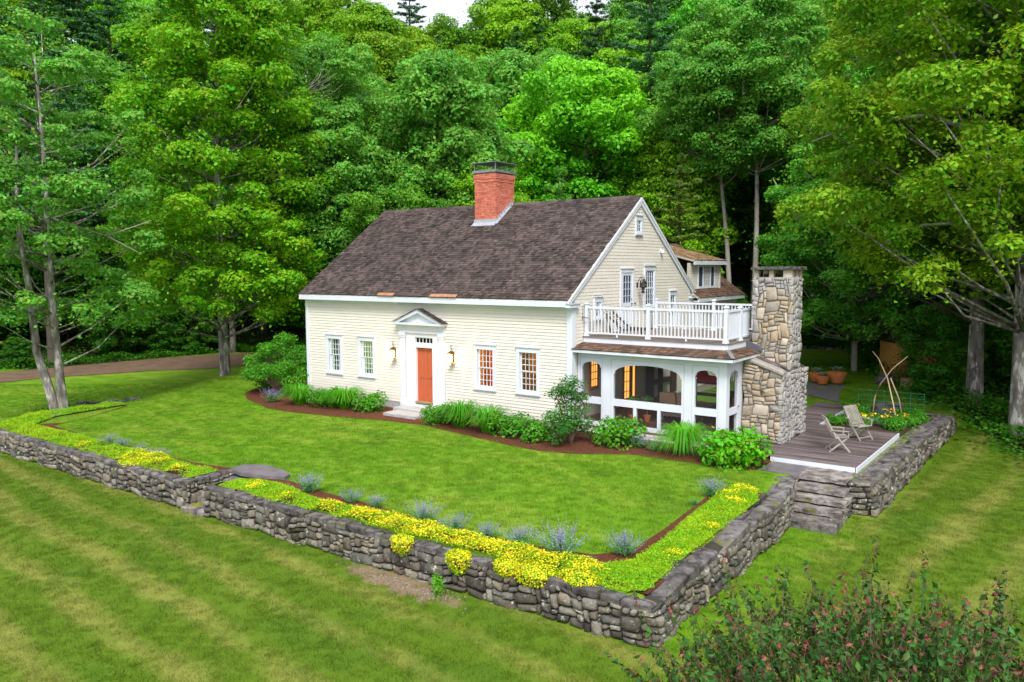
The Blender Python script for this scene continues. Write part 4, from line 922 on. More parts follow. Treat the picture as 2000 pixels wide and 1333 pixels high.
# ------------------------------------------------------------------ porch furniture
def cushionbox(b, x0, x1, y0, y1, z0, z1): 
    e = .03; b.hexa([(x0, y0, z0), (x1, y0, z0), (x1, y1, z0), (x0, y1, z0), (x0+e, y0+e, z1), (x1-e, y0+e, z1), (x1-e, y1-e, z1), (x0+e, y1-e, z1)])
t = empty('porch_sofa', (3.0, 2.2, PF), 'tan cushioned sofa inside the screened porch', 'sofa')
b = B(); b.box(2.4, 3.7, 1.85, 2.65, PF+.18, PF+.28)
for x in (2.44, 3.6):
    for y in (1.9, 2.55): b.box(x, x+.06, y, y+.06, PF, PF+.18)
b.make('sofa_frame', GREYWOOD, t)
b = B(); cushionbox(b, 2.4, 3.7, 1.9, 2.65, PF+.28, PF+.48); b.make('seat_cushion', TANCLOTH, t)
for a, c in ((2.42, 3.04), (3.06, 3.68)):
    b = B(); b.hexa([(a, 1.80, PF+.48), (c, 1.80, PF+.48), (c, 2.0, PF+.48), (a, 2.0, PF+.48), (a+.04, 1.68, PF+1.0), (c-.04, 1.68, PF+1.02), (c-.04, 1.84, PF+1.02), (a+.04, 1.84, PF+1.0)]); b.make('back_cushion', TANCLOTH, t)
t = empty('porch_topiary', (1.9, 1.2, PF), 'pair of small round-headed potted topiaries on the porch floor', 'plant')
for x, y in ((1.75, 1.1), (2.15, 1.4)):
    B().lathe((x, y, PF), [(.09, 0), (.13, .2), (.13, .22), (.02, .2)], 12).make('pot', TERRA, t); B().tube([(x, y, PF+.2), (x, y, PF+.7)], .012, 6).make('stem', BARKL, t)
    q = np.random.RandomState(4); V, F = leaf_cloud(260, ellfn((x-1.9, y-1.2, .78), (.22, .22, .13), q, .3, False), .06, q, .4); link('foliage', np_mesh('foliage', V, F), mat('topiary_leaf', (.10, .26, .03)), t)
t = empty('side_table', (4.2, 2.6, PF), 'low dark side table behind the right-hand porch arch', 'table')
b = B(); b.box(3.95, 4.6, 2.3, 2.9, PF+.48, PF+.53); b.make('table_top', BROWNWOOD, t)
for x in (3.98, 4.52):
    for y in (2.33, 2.82): B().box(x, x+.05, y, y+.05, PF, PF+.48).make('leg', BROWNWOOD, t)
B().box(3.95, 4.9, 3.2, 3.9, PF, PF+.42).make('white_bench', TRIM, t) if False else None
t = empty('red_chaise', (3.0, 5.0, PF), 'red cushioned lounge at the back of the porch', 'chaise')
b = B(); b.box(2.2, 3.6, 4.7, 5.3, PF+.95, PF+1.02); b.box(2.25, 2.3, 4.75, 5.25, PF, PF+.95); b.box(3.5, 3.55, 4.75, 5.25, PF, PF+.95); b.box(2.25, 3.55, 4.74, 5.26, PF+.5, PF+.54); b.make('shelf_stand', BROWNWOOD, t)
b = B(); cushionbox(b, 2.6, 3.6, 4.7, 5.3, PF+1.02, PF+1.2); b.hexa([(2.3, 4.7, PF+1.5), (2.6, 4.7, PF+1.02), (2.8, 4.7, PF+1.1), (2.5, 4.7, PF+1.6)]+[(2.3, 5.3, PF+1.5), (2.6, 5.3, PF+1.02), (2.8, 5.3, PF+1.1), (2.5, 5.3, PF+1.6)]); b.make('red_cushion', REDCLOTH, t)
t = empty('porch_table', (1.7, 2.2, PF), 'low dark table with a pale tray inside the porch', 'table')
b = B(); b.box(1.1, 2.6, 1.7, 2.5, PF+.60, PF+.64)
for x in (1.15, 2.5):
    for y in (1.75, 2.4): b.tube([(x, y, PF), (x+.08*(1 if x < 2 else -1), y, PF+.6)], .02, 6)
b.make('table_frame', BROWNWOOD, t)
B().lathe((1.75, 2.1, PF+.64), [(.1, 0), (.22, .01), (.22, .03), (.02, .03)], 16).make('tray', TRIM, t)
t = empty('wicker_box', (4.9, 3.4, PF), 'orange cabinet behind the porch screen door', 'cabinet')
b = B(); b.box(4.55, 5.1, 2.9, 3.8, PF, PF+.85); b.make('cabinet_body', ORANGE, t); B().box(4.5, 5.15, 2.85, 3.85, PF+.85, PF+.89).make('cabinet_top', BROWNWOOD, t)
# ------------------------------------------------------------------ stonework
def pack(Wd, Ht, kinds, rs, cell=.05):
    """fill a Wd x Ht face with rectangles of mixed sizes, bottom up; returns (u0,u1,v0,v1)"""
    nx = max(1, int(round(Wd/cell))); ny = max(1, int(round(Ht/cell))); occ = np.zeros((ny, nx), bool); out = []
    for j in range(ny):
        for i in range(nx):
            if occ[j, i]: continue
            w, h = kinds[rs.randint(len(kinds))]; w = max(1, int(round(w*rs.uniform(.7, 1.3)/cell))); h = max(1, int(round(h*rs.uniform(.75, 1.25)/cell)))
            w = min(w, nx-i); h = min(h, ny-j)
            k = 1
            while k < w and not occ[j, i+k]: k += 1
            w = k
            if nx-i-w == 1: w += 1 if not occ[j, min(i+w, nx-1)] else 0
            w = min(w, nx-i)
            if ny-j-h == 1: h += 1
            while h > 1 and occ[j:j+h, i:i+w].any(): h -= 1
            if occ[j:j+h, i:i+w].any(): w = 1; h = 1
            occ[j:j+h, i:i+w] = True; out.append((i*Wd/nx, (i+w)*Wd/nx, j*Ht/ny, (j+h)*Ht/ny))
    return out
def stone(name, rect, place, m, parent, rs, warp=None, joint=.012, depth=.10, bulge=.04, proud=.03, round_=.24, lab=None):
    u0, u1, v0, v1 = rect; w, h = u1-u0, v1-v0; mn = min(w, h)
    j = min(joint, mn*.12); cx, cy = (u0+u1)/2, (v0+v1)/2; c = round_*mn*rs.uniform(.5, 1.2)
    pts = [(u0+j+c*rs.uniform(.3, 1), v0+j), (u1-j-c*rs.uniform(.3, 1), v0+j), (u1-j, v0+j+c*rs.uniform(.3, 1)), (u1-j, v1-j-c*rs.uniform(.3, 1)),
           (u1-j-c*rs.uniform(.3, 1), v1-j), (u0+j+c*rs.uniform(.3, 1), v1-j), (u0+j, v1-j-c*rs.uniform(.3, 1)), (u0+j, v0+j+c*rs.uniform(.3, 1))]
    pts = [(a+rs.uniform(-.07, .03)*mn*(1 if a < cx else -1)*-1, q_+rs.uniform(-.03, .07)*mn*(1 if q_ < cy else -1)) for a, q_ in pts]
    pr_ = rs.uniform(-.5, 1)*proud; tx, ty = rs.uniform(-.10, .10, 2)
    vs = []
    for ring, (sc, wd) in enumerate(((1, -depth), (1, pr_-.014), (.84, pr_+bulge*.62))):
        for (a, b_) in pts:
            aa, bb = cx+(a-cx)*sc, cy+(b_-cy)*sc
            if warp: du, dv = warp(aa, bb); aa += du; bb += dv
            wv = wd+((aa-cx)*tx+(bb-cy)*ty+rs.uniform(-.006, .006) if ring else 0)
            vs.append(place(aa, bb, wv))
    aa, bb = cx, cy
    if warp: du, dv = warp(aa, bb); aa += du; bb += dv
    vs.append(place(aa, bb, pr_+bulge))
    fs = []
    for r_ in (0, 1):
        for k in range(8): k2 = (k+1) % 8; fs.append((r_*8+k, r_*8+k2, (r_+1)*8+k2, (r_+1)*8+k))
    for k in range(8): fs.append((16+k, 16+(k+1) % 8, 24))
    o = Vector(vs[24]); me = bpy.data.meshes.new(name); me.from_pydata([tuple(Vector(p)-o) for p in vs], [], fs)
    me.polygons.foreach_set('use_smooth', [i >= 8 for i in range(len(fs))]); me.update()
    return link(name, me, m, parent, o-origin(parent))
def mkwarp(seed, amp=.05, f=3.1):
    a, b_, c, d = np.random.RandomState(seed).uniform(0, 6, 4)
    return lambda u, v: (amp*math.sin(f*v*1.7+a+1.3*math.sin(u*f*.7)), amp*.8*math.sin(f*u+b_)+amp*.5*math.sin(f*2.3*u+c+2*v))
RUB = [(.28, .13), (.38, .18), (.20, .08), (.46, .09), (.16, .12), (.34, .26), (.24, .18), (.13, .07), (.56, .30), (.30, .07), (.14, .20), (.42, .14)]
def wall_run(root, P0, P1, zb0, zb1, zt0, zt1, seed, kinds=RUB, thick=.5, batter=.05, cap=True, capw=None, mats=(RUBBLE, CAPSTONE), capkinds=None):
    """a dry stone wall face from P0 to P1 (outer line); stones face to the right of P0->P1"""
    P0 = Vector((*P0, 0)); P1 = Vector((*P1, 0)); d = (P1-P0); L = d.length; d.normalize(); n = Vector((d.y, -d.x, 0))
    rs = np.random.RandomState(seed); hmax = max(zt0-zb0, zt1-zb1)
    def place(u, v, w):
        t = min(max(u/L, 0), 1); zb = zb0+(zb1-zb0)*t; zt = zt0+(zt1-zt0)*t; z = zb+(zt-zb)*v/hmax
        p = P0+d*u+n*(w+batter*(1-v/hmax)); return (p.x, p.y, z)
    capt = .11 if cap else 0
    for r_ in pack(L, hmax-capt, kinds, rs): stone('stone', r_, place, mats[0], root, rs, mkwarp(seed))
    b = B(); q = []
    for (P, zb, zt) in ((P0, zb0, zt0), (P1, zb1, zt1)):
        a = P-n*.06; c = P-n*(thick-.04); q.append([(a.x, a.y, zb-.3), (c.x, c.y, zb-.3), (c.x, c.y, zt-.05), (a.x, a.y, zt-.05)])
    b.hexa([q[0][0], q[1][0], q[1][1], q[0][1], q[0][3], q[1][3], q[1][2], q[0][2]]); b.make('earth_core', EARTH, root)
    if cap:
        cw = capw or thick
        def pc(u, v, w):
            t = min(max(u/L, 0), 1); zt = zt0+(zt1-zt0)*t; p = P0+d*u-n*(v-.03); return (p.x, p.y, zt-.015+w)
        for r_ in pack(L, cw, capkinds or [(.5, cw), (.35, cw), (.6, cw*.6), (.28, cw*.5), (.8, cw)], rs, .07):
            stone('cap_stone', r_, pc, mats[1], root, rs, mkwarp(seed+5, .02), depth=.11, bulge=.012, proud=.025, joint=.012, round_=.18)
wl = empty('stone_wall', (-11.5, -11.4, -1), 'dry stone retaining wall, stretch left of the gap in the wall', 'wall', 'dry stone walls round the terrace')
wall_run(wl, (-18.4, -11.35), (-4.85, -11.45), -1.0, -.98, -.27, -.24, 31, kinds=[(.34, .16), (.5, .2), (.26, .12), (.6, .14), (.2, .15), (.42, .28)], capw=.34)
wall_run(wl, (-4.85, -11.45), (-4.75, -9.9), -.95, -.5, -.24, -.24, 32, thick=.3, capw=.3)
wm = empty('stone_wall', (2.3, -11.4, -1), 'dry stone retaining wall, long stretch from the gap to the near corner', 'wall', 'dry stone walls round the terrace')
wall_run(wm, (-4.0, -11.45), (8.62, -11.38), -1.0, -1.0, -.24, -.28, 41, capw=.34)
wall_run(wm, (-4.0, -10.6), (-4.0, -11.45), -.8, -.98, -.24, -.24, 42, thick=.3, cap=False)
ws = empty('stone_wall', (8.4, -6.5, -1), 'dry stone retaining wall running from the near corner to the broad steps', 'wall', 'dry stone walls round the terrace')
wall_run(ws, (8.62, -11.38), (8.42, -3.6), -1.0, -1.08, -.28, -.29, 43, thick=.62, batter=.09, capkinds=[(1.4, .62), (1.9, .62), (1.1, .62), (.8, .4)])
wall_run(ws, (8.42, -3.6), (8.05, -1.55), -1.08, -1.08, -.29, -.29, 44, thick=.55, batter=.06, capkinds=[(1.0, .55), (.7, .5)])
wr = empty('stone_wall', (9.9, 4.5, -1), 'dry stone retaining wall beside the wooden deck, right of the steps', 'wall', 'dry stone walls round the terrace')
wall_run(wr, (9.25, -1.30), (9.86, -1.25), -1.15, -1.15, -.30, -.30, 51, thick=.45, batter=.03, cap=False, kinds=[(.3, .14), (.38, .18), (.22, .12)])
wall_run(wr, (9.88, -1.27), (9.95, 4.6), -1.15, -1.02, -.30, -.29, 52, thick=.62, batter=.14, capkinds=[(.55, .62), (.7, .62), (.45, .62), (.6, .35)])
wall_run(wr, (9.95, 4.6), (10.2, 10.5), -1.02, -.85, -.29, -.22, 53, thick=.7, batter=.10)
wall_run(wr, (10.2, 10.5), (7.3, 11.2), -.8, -.5, -.24, -.2, 54, thick=.4, batter=.02)
# broad stone steps on the right
bs_ = empty('stone_steps', (8.8, -2.3, -1.1), 'broad flight of five rough stone steps between the two walls', 'steps')
STT = [-1.0+.09, -.76, -.60, -.44, -.27]
STF = [-3.35, -2.72, -2.28, -1.86, -1.30]
STX = [(8.2, 9.52), (8.15, 9.46), (8.12, 9.48), (8.08, 9.36), (8.0, 9.28)]
for i in range(5):
    bk = STF[i]+.75 if i < 4 else -.22
    rough_slab('step', STX[i][0], STX[i][1], STF[i], bk, STT[i]-.115 if i else -1.25, STT[i], STEPSTONE, bs_, amp=.022, seed=60+i, n=(9, 4))
    if i: B().box(STX[i][0]+.05, STX[i][1]-.07, STF[i]+.09, bk-.02, STT[i]-.22, STT[i]-.10).make('riser_core', EARTH, bs_)
rs = np.random.RandomState(5)
def pcheek(u, v, w): return (9.42+w, -3.3+u, -1.15+v)
for r_ in pack(2.0, .55, [(.22, .12), (.3, .16), (.16, .1)], rs):
    if -1.15+r_[3] > np.interp(-3.3+(r_[0]+r_[1])/2, STF, STT)-.03: continue
    stone('cheek_stone', r_, pcheek, RUBBLE, bs_, rs, depth=.15)
for i, (x, y) in enumerate(((8.3, -2.7), (8.25, -2.3), (8.2, -1.9))):
    b = B(); b.lathe((x+.12, y+.40, STT[i+0+0]+.0), [(.13, -.01), (.15, .012), (.10, .03), (.02, .035)], 9); tag(b.make('moss', MOSS, bs_), kind='stuff')
b = B()
tag(b.box(7.0, 8.05, -1.40, -.22, -.45, -.272).make('flagstone_landing', SLATE), kind='structure')
# narrow steps through the gap on the left
gs = empty('stone_steps', (-4.4, -10.6, -.9), 'narrow overgrown stone steps through the gap in the front wall', 'steps')
for i, (x0, x1, y0, y1, zt) in enumerate(((-4.8, -3.98, -11.6, -11.1, -.86), (-4.75, -4.02, -11.15, -10.7, -.70), (-4.72, -4.03, -10.75, -10.3, -.53), (-4.70, -4.0, -10.35, -9.9, -.38))):
    rough_slab('step', x0, x1, y0, y1, zt-.2, zt, STEPSTONE, gs, amp=.02, seed=80+i, n=(5, 3))
    b = B(); b.lathe((x0+.25+.1*i, y0+.3, zt), [(.16, -.01), (.17, .01), (.1, .03), (.01, .035)], 9); tag(b.make('moss', MOSS, gs), kind='stuff')
b = B(); pts = [(-4.95, -10.0), (-4.3, -10.12), (-3.45, -9.95), (-2.95, -9.72), (-3.05, -9.45), (-3.7, -9.22), (-4.5, -9.18), (-5.0, -9.5)]
b.prism([(x, y, -.30) for x, y in pts], (0, 0, .10)); b.make('landing_slab', SLATE, gs, label='large flat grey slab at the top of the gap steps')

# stone chimney of the porch
sc_ = empty('stone_chimney', (6, 2.9, -.15), 'tall fieldstone chimney of tan and grey stones at the end of the porch', 'chimney')
GX0, GX1 = 5.37, 6.62; GY0, GYU, GY1, GYU1 = 1.62, 2.36, 4.2, 3.42
b = B(); b.box(GX0+.05, GX1-.05, GY0+.05, GY1-.05, -.3, 2.0); b.box(GX0+.05, GX1-.05, GYU+.05, GYU1-.05, 2.0, 5.0)
b.prism([(GX0+.05, GY0+.06, 2.0), (GX1-.05, GY0+.06, 2.0), (GX0+.05, GY0+.06, 2.45)], (0, .7, 0)); b.make('mortar_core', mat('chimney_mortar', (.30, .27, .23), rough=1.), sc_)
CK = [(.26, .14), (.34, .2), (.18, .10), (.40, .10), (.22, .22), (.3, .08), (.44, .30)]
CKU = [(.34, .20), (.55, .14), (.24, .12), (.34, .44), (.46, .10), (.2, .2), (.5, .34), (.16, .1)]
rs = np.random.RandomState(71)
for r_ in pack(GX1-GX0, 2.62, CK, rs):
    zt = 2.52-.50*((r_[0]+r_[1])/2)/(GX1-GX0)
    if -.17+r_[3] > zt+.04: continue
    stone('stone', r_, lambda u, v, w: (GX0+u, GY0-w, -.17+v), CHIMSTONE, sc_, rs, mkwarp(72, .045), bulge=.012, proud=.02, joint=.008, round_=.14)
for r_ in pack(GY1-GY0, 2.2, [(.26, .14), (.2, .22), (.16, .12), (.3, .18), (.18, .3)], rs):
    stone('stone', r_, lambda u, v, w: (GX1+w, GY0+u, -.17+v), CHIMSTONEG, sc_, rs, mkwarp(73, .05), bulge=.016, proud=.03, joint=.008, round_=.2)
for r_ in pack(GX1-GX0, 2.9, CKU, rs):
    v1 = r_[3]; m_ = CHIMSTONEG if (r_[0] < .12 and v1 > 1.3) or v1 > 2.62 or (r_[1] > GX1-GX0-.02 and v1 > 2.2) else CHIMSTONE
    stone('stone', r_, lambda u, v, w: (GX0+u, GYU-w, 2.08+v), m_, sc_, rs, mkwarp(74, .05), bulge=.008, proud=.012, joint=.007, round_=.12)
for r_ in pack(GYU1-GYU, 2.9, [(.26, .24), (.35, .3), (.2, .18), (.3, .12)], rs):
    stone('stone', r_, lambda u, v, w: (GX1+w, GYU+u, 2.08+v), CHIMSTONEG, sc_, rs, mkwarp(75, .04), bulge=.01, proud=.015, joint=.007, round_=.14)
for r_ in pack(GYU1-GYU, 2.0, [(.35, .24), (.4, .3)], rs):
    stone('stone', r_, lambda u, v, w: (GX0-w, GYU1-u, 2.98+v), CHIMSTONEG, sc_, rs, mkwarp(76, .02), bulge=.02, proud=.02)
for r_ in pack(GX1-GX0, 2.0, [(.35, .24), (.4, .3)], rs):
    stone('stone', r_, lambda u, v, w: (GX1-u, GYU1+w, 2.98+v), CHIMSTONEG, sc_, rs, mkwarp(77, .02), bulge=.02, proud=.02)
def sh(u, v, w): return (GX0-.02+u*.93, GY0-.08+v, 2.54-.42*u/1.3+w)
stone('shoulder_slab', (0, 1.42, 0, .42), sh, GREYWOOD, sc_, rs, depth=.09, bulge=.02, proud=0, round_=.3)
stone('shoulder_slab', (.05, 1.30, .40, .78), lambda u, v, w: sh(u, v, w+.05), CAPSTONE, sc_, rs, depth=.09, bulge=.02, proud=0)
stone('shoulder_slab', (0, 1.2, 0, .85), lambda u, v, w: (GX0+u, GYU1+v, 2.06+w), CAPSTONE, sc_, rs, depth=.10, bulge=.02, proud=0)
for x0, x1, y0, y1 in ((GX0+.02, GX0+.16, GYU+.02, GYU+.2), (GX0+.5, GX0+.64, GYU+.02, GYU+.2), (GX1-.30, GX1-.02, GYU+.02, GYU+.22), (GX1-.2, GX1-.02, GYU+.45, GYU+.62), (GX1-.25, GX1-.02, GYU1-.2, GYU1-.02), (GX0+.02, GX0+.2, GYU1-.2, GYU1-.02), (GX0+.5, GX0+.7, GYU1-.2, GYU1-.02)):
    rough_slab('cap_pier', x0, x1, y0, y1, 4.97, 5.24, CHIMSTONE, sc_, amp=.006, seed=int(x0*50), n=(2, 2))
B().box(GX0+.25, GX1-.4, GYU+.25, GYU1-.25, 4.9, 5.1).make('flue', EARTH, sc_)
rough_slab('cap_slab', GX0-.06, GX1+.10, GYU-.08, GYU1+.08, 5.24, 5.33, CAPSTONE, sc_, amp=.012, seed=9, n=(8, 5))

def keep_largest(root, name, keep):
    """the pieces that show largest stay parts of their own; the small rest becomes one joined part"""
    ch = [o for o in root.children if o.name.split('.')[0] == name]
    if len(ch) <= keep: return
    def size(o):
        back = o.location.x+root.location.x < GX0+.001 or o.location.y+root.location.y > GYU1+.001 and o.location.z+root.location.z > 2.2
        d = [max(v.co[k] for v in o.data.vertices)-min(v.co[k] for v in o.data.vertices) for k in range(3)]
        return (0 if back else 1)*sorted(d)[1]*sorted(d)[2]
    ch.sort(key=size, reverse=True)
    for m_ in {o.data.materials[0].name: o.data.materials[0] for o in ch[keep:]}.values():
        b = B()
        for o in ch[keep:]:
            if o.data.materials[0] is m_: b.raw([tuple(v.co+o.location+root.location) for v in o.data.vertices], [tuple(p.vertices) for p in o.data.polygons])
        tag(b.make('small_stones', m_, root), kind='stuff')
    for o in ch[keep:]: bpy.data.objects.remove(o)
keep_largest(sc_, 'stone', 296)

# ------------------------------------------------------------------ wooden deck
WZ = -.15
wd = empty('wooden_deck', (8, 3, -.3), 'weathered purple-brown wooden deck with white edge boards beside the chimney', 'deck')
DP = [(6.98, -.2, 9.22)]
yy = -.18; k = 0
def dspan(y):
    x0 = 6.64 if y > 1.5 else 6.95+.0*y
    if y < 1.5: x0 = 5.36 if y > .0 else 6.9
    if y >= 1.45: x0 = 6.66 if y < 4.25 else 5.36
    x1 = 9.24 if y < 5.5 else (6.68 if y > 6.9 else 6.68)
    if 4.6 < y < 5.5: x1 = 9.24
    return x0, x1
while yy < 10.3:
    x0, x1 = dspan(yy+.07)
    if 5.5 <= yy < 6.9:
        x1 = 6.68
    xa = x0
    while xa < x1-.05:       # butt joints
        xb = min(xa+rnd.choice([2.4, 3.0, 3.6]), x1)
        if x1-xb < .4: xb = x1
        B().box(xa+.002, xb-.002, yy+.0035, yy+.1365, WZ-.028+rnd.uniform(-.002, .002), WZ+rnd.uniform(-.002, .003)).make('deck_board', DECK, wd, loc=((xa+xb)/2, yy+.07, WZ)); xa = xb
    yy += .14
b = B(); b.box(6.9, 9.22, -.20, -.185, -.42, WZ-.002); b.box(9.245, 9.275, -.20, 5.52, -.36, WZ-.002); b.box(6.72, 9.245, 5.50, 5.52, -.36, WZ-.03); b.box(6.685, 6.715, 5.52, 10.36, -.36, WZ+.0)
b.make('edge_board', TRIM, wd)
b = B(); b.box(5.4, 9.2, .1, 5.4, -.40, WZ-.04); b.box(5.4, 6.6, 5.4, 10.3, -.40, WZ-.04); b.make('deck_frame', BROWNWOOD, wd)
b = B()
for i in range(420):
    x = 9.28+rnd.random()*.14; y = rnd.uniform(-.5, 5.5); s = rnd.uniform(.012, .03); b.box(x, x+s, y, y+s, -.34, -.34+s+.03)
tag(b.make('pebbles', mat('pebble', (.16, .15, .14), (.28, .26, .23), 20, rand=0, island=.4)), kind='stuff')
tag(B().box(9.27, 9.48, -.7, 5.6, -.5, -.33).make('gravel_strip', mat('gravel_dark', (.10, .09, .085), (.18, .16, .14), 25)), kind='structure')
# flagged area behind the deck
b = B(); tag(b.prism([(2.4, 14.2, -.28), (5.9, 11.4, -.28), (5.2, 14.2, -.28), (4.9, 16.9, -.28), (2.4, 17.2, -.28)], (0, 0, .03)).make('patio', SLATE), kind='structure')

# ------------------------------------------------------------------ folding chairs
def folding_chair(loc, rz, label):
    t = empty('folding_chair', loc, label, 'chair', 'folding chairs on the deck'); w = .27
    def T(p): return Vector(p)
    def add(name, pairs, ww=.022, hh=.045, parent=t):
        b = B()
        for a, c in pairs: b.bar(a, c, ww, hh)
        return tag(link(name, b.mesh(name), GREYWOOD, parent))
    for s in (-1, 1):
        add('leg', [((s*w, -.28, 0), (s*w, .22, .62))]); add('leg', [((s*(w-.03), .30, 0), (s*(w-.03), -.22, .44))])
        add('back_upright', [((s*(w-.005), .10, .40), (s*(w-.005), .42, 1.0))])
        add('armrest', [((s*(w+.03), -.24, .63), (s*(w+.03), .30, .66))], .05, .022)
        add('arm_support', [((s*(w+.01), -.20, .43), (s*(w+.01), -.22, .62))])
    for k in range(8): 
        x = -.21+.06*k; add('back_slat', [((x, .16, .50), (x, .405, .97))], .032, .012)
    add('top_rail', [((-w, .42, .99), (w, .42, .99))], .03, .06); add('lower_rail', [((-w, .15, .48), (w, .15, .48))], .02, .04)
    for k in range(7): add('seat_slat', [((-w, -.22+.062*k, .445-.004*k), (w, -.22+.062*k, .445-.004*k))], .046, .014)
    add('stretcher', [((-w, .24, .07), (w, .24, .07))], .02, .03); add('stretcher', [((-w, -.20, .09), (w, -.20, .09))], .02, .03)
    t.rotation_euler = (0, 0, rz); return t
folding_chair((8.28, 1.75, WZ), R(118), 'folding wooden chair nearest the deck steps, seen side-on')
folding_chair((8.42, 3.80, WZ), R(62), 'folding wooden chair with slatted back facing the garden bed')

# ------------------------------------------------------------------ beds
MAIN_BED = [(-17.6, .2), (-16.6, -1.2), (-15.1, -2.1), (-12.7, -2.95), (-11.3, -3.05), (-9.3, -2.75), (-7.9, -2.45), (-6.8, -2.15), (-4.9, -2.0), (-3.0, -2.4), (-1.6, -2.65), (-.4, -2.9), (.8, -2.95), (1.7, -2.7), (2.5, -2.2), (3.3, -1.75), (4.3, -1.72), (5.1, -1.72), (5.9, -1.68), (6.95, -1.45), (6.95, -.2), (6.6, .3), (5.4, 1.6), (5.3, .3), (0, .35), (0, -.02), (-13.5, -.02), (-13.6, 3.0), (-18.3, 3.2)]
BORDER = [(-18.45, -5.7), (-17.7, -6.0), (-16.3, -8.6), (-15.9, -9.75), (-13.5, -9.9), (-10.7, -9.95), (-6.7, -10.0), (-5.1, -9.75), (-5.0, -11.0), (-18.6, -11.0), (-18.9, -8.5)]
BORDER2 = [(-4.0, -10.9), (-3.9, -9.9), (-2.7, -9.7), (-1.0, -9.92), (.1, -9.93), (2.0, -10.1), (3.6, -10.25), (4.8, -10.08), (5.8, -10.03), (6.6, -9.8), (7.1, -9.2), (7.05, -7.5), (6.95, -6.2), (6.8, -4.2), (7.2, -3.6), (8.05, -3.7), (8.2, -6), (8.35, -10.95)]
def sheet(name, poly, m, dz=.02, step=.2, kind='structure', mound=.0, seed=0):
    """ground sheet over a polygon: triangulated n-gon cut fine enough to follow the ground"""
    import bmesh
    bm = bmesh.new(); P = []
    n = len(poly)
    for i in range(n):
        a = Vector(poly[i]); c = Vector(poly[(i+1) % n]); L = (c-a).length; k = max(1, int(L/step))
        for j in range(k): P.append(a.lerp(c, j/k))
    vs = [bm.verts.new((p.x, p.y, 0)) for p in P]; f = bm.faces.new(vs); bmesh.ops.triangulate(bm, faces=[f])
    me = bpy.data.meshes.new(name)
    for v in bm.verts: v.co.z = Hs(v.co.x, v.co.y)+dz
    bm.to_mesh(me); bm.free()
    return tag(link(name, me, m), kind=kind)
sheet('mulch_bed', MAIN_BED, MULCH); sheet('mulch_bed', BORDER, MULCH, .02); sheet('mulch_bed', BORDER2, MULCH, .02)
GARDEN = [(6.75, 5.6), (9.3, 5.6), (9.5, 10.6), (7.3, 11.0), (6.75, 10.3)]
sheet('garden_soil', GARDEN, SOIL, .05)
def scatter_in(poly, n, rs):
    P = np.array(poly); lo, hi = P.min(0), P.max(0); q = rs.uniform(lo, hi, (n, 2)); return q[inpoly(q[:, 0], q[:, 1], poly)]
# loose chips of mulch
rs = np.random.RandomState(2); V = []; 
C = np.concatenate([scatter_in(p, n, rs) for p, n in ((MAIN_BED, 16000), (BORDER2, 14000), (BORDER, 7000))])
zc = H(C[:, 0], C[:, 1])+.028
Vc, Fc = leaf_cloud(len(C), lambda n: (np.stack([C[:, 0], C[:, 1], zc], 1), np.tile([0, 0, 1.], (n, 1))), .055, rs, .8, .35)
tag(link('mulch_chips', np_mesh('mulch_chips', Vc, Fc), mat('mulch_chip', (.085, .026, .012), (.15, .055, .025), 20, 1., island=.5)), kind='stuff')

# ------------------------------------------------------------------ plants
L_PEONY = leafmat('peony_leaf', (.05, .22, .012), (.11, .36, .015), trans=.3, rough=.4)
L_DAY = leafmat('daylily_leaf', (.07, .30, .010), (.14, .44, .02), trans=.35, rough=.45)
L_HOLLY = leafmat('holly_leaf', (.025, .12, .018), (.06, .22, .022), trans=.2, rough=.3)
L_HYD = leafmat('hydrangea_leaf', (.08, .33, .006), (.17, .50, .010), trans=.35, rough=.4)
L_LILAC = leafmat('lilac_leaf', (.06, .24, .015), (.13, .40, .02), trans=.35)
L_CAT = leafmat('catmint_leaf', (.08, .24, .07), (.12, .32, .11), trans=.25)
L_SEDUM = leafmat('sedum_leaf', (.20, .46, .008), (.38, .55, .010), trans=.3, scale2=.9, vary=.3)
F_SEDUM = leafmat('sedum_flower', (.70, .58, .008), (.82, .74, .02), trans=.2, scale2=1.5, vary=.2)
F_CAT = leafmat('catmint_flower', (.22, .20, .48), (.36, .33, .62), trans=.25)
L_GARD = leafmat('garden_leaf', (.05, .21, .02), (.10, .33, .03), trans=.35)
L_BLUE = leafmat('cabbage_leaf', (.10, .24, .20), (.18, .33, .28), trans=.2)
L_FERN = leafmat('undergrowth_leaf', (.03, .14, .008), (.08, .26, .012), trans=.35, scale2=.5)
TWIG = mat('twig', (.09, .06, .04), (.15, .11, .08), 8, .9)
def strap_mesh(name, n, L, h, rs, w=.022, seg_=4, spread=.28, droop=.7):
    """arching strap leaves from a common base, in local coordinates"""
    V = []; F = []
    for i in range(n):
        a = rs.uniform(0, 2*math.pi); r0 = rs.uniform(0, spread); l = L*rs.uniform(.6, 1.15); hh = h*rs.uniform(.55, 1.15); a2 = a+rs.normal(0, .5)
        bx, by = r0*math.cos(a)*.6, r0*math.sin(a)*.6; dx, dy = math.cos(a2), math.sin(a2); px, py = -dy, dx; n0 = len(V); ww = w*rs.uniform(.6, 1.2)
        for k in range(seg_+1):
            t = k/seg_; z = hh*(math.sin(min(t*1.25, 1.25)*math.pi/2)-droop*max(0, t-.55)**1.5*1.5); q = l*t**1.25; wd_ = ww*(1-t**2.2*.85)
            x, y = bx+dx*q, by+dy*q
            V += [(x-px*wd_/2, y-py*wd_/2, z), (x+px*wd_/2, y+py*wd_/2, z)]
        for k in range(seg_): F.append((n0+2*k, n0+2*k+1, n0+2*k+3, n0+2*k+2))
    return np.array(V), np.array(F)
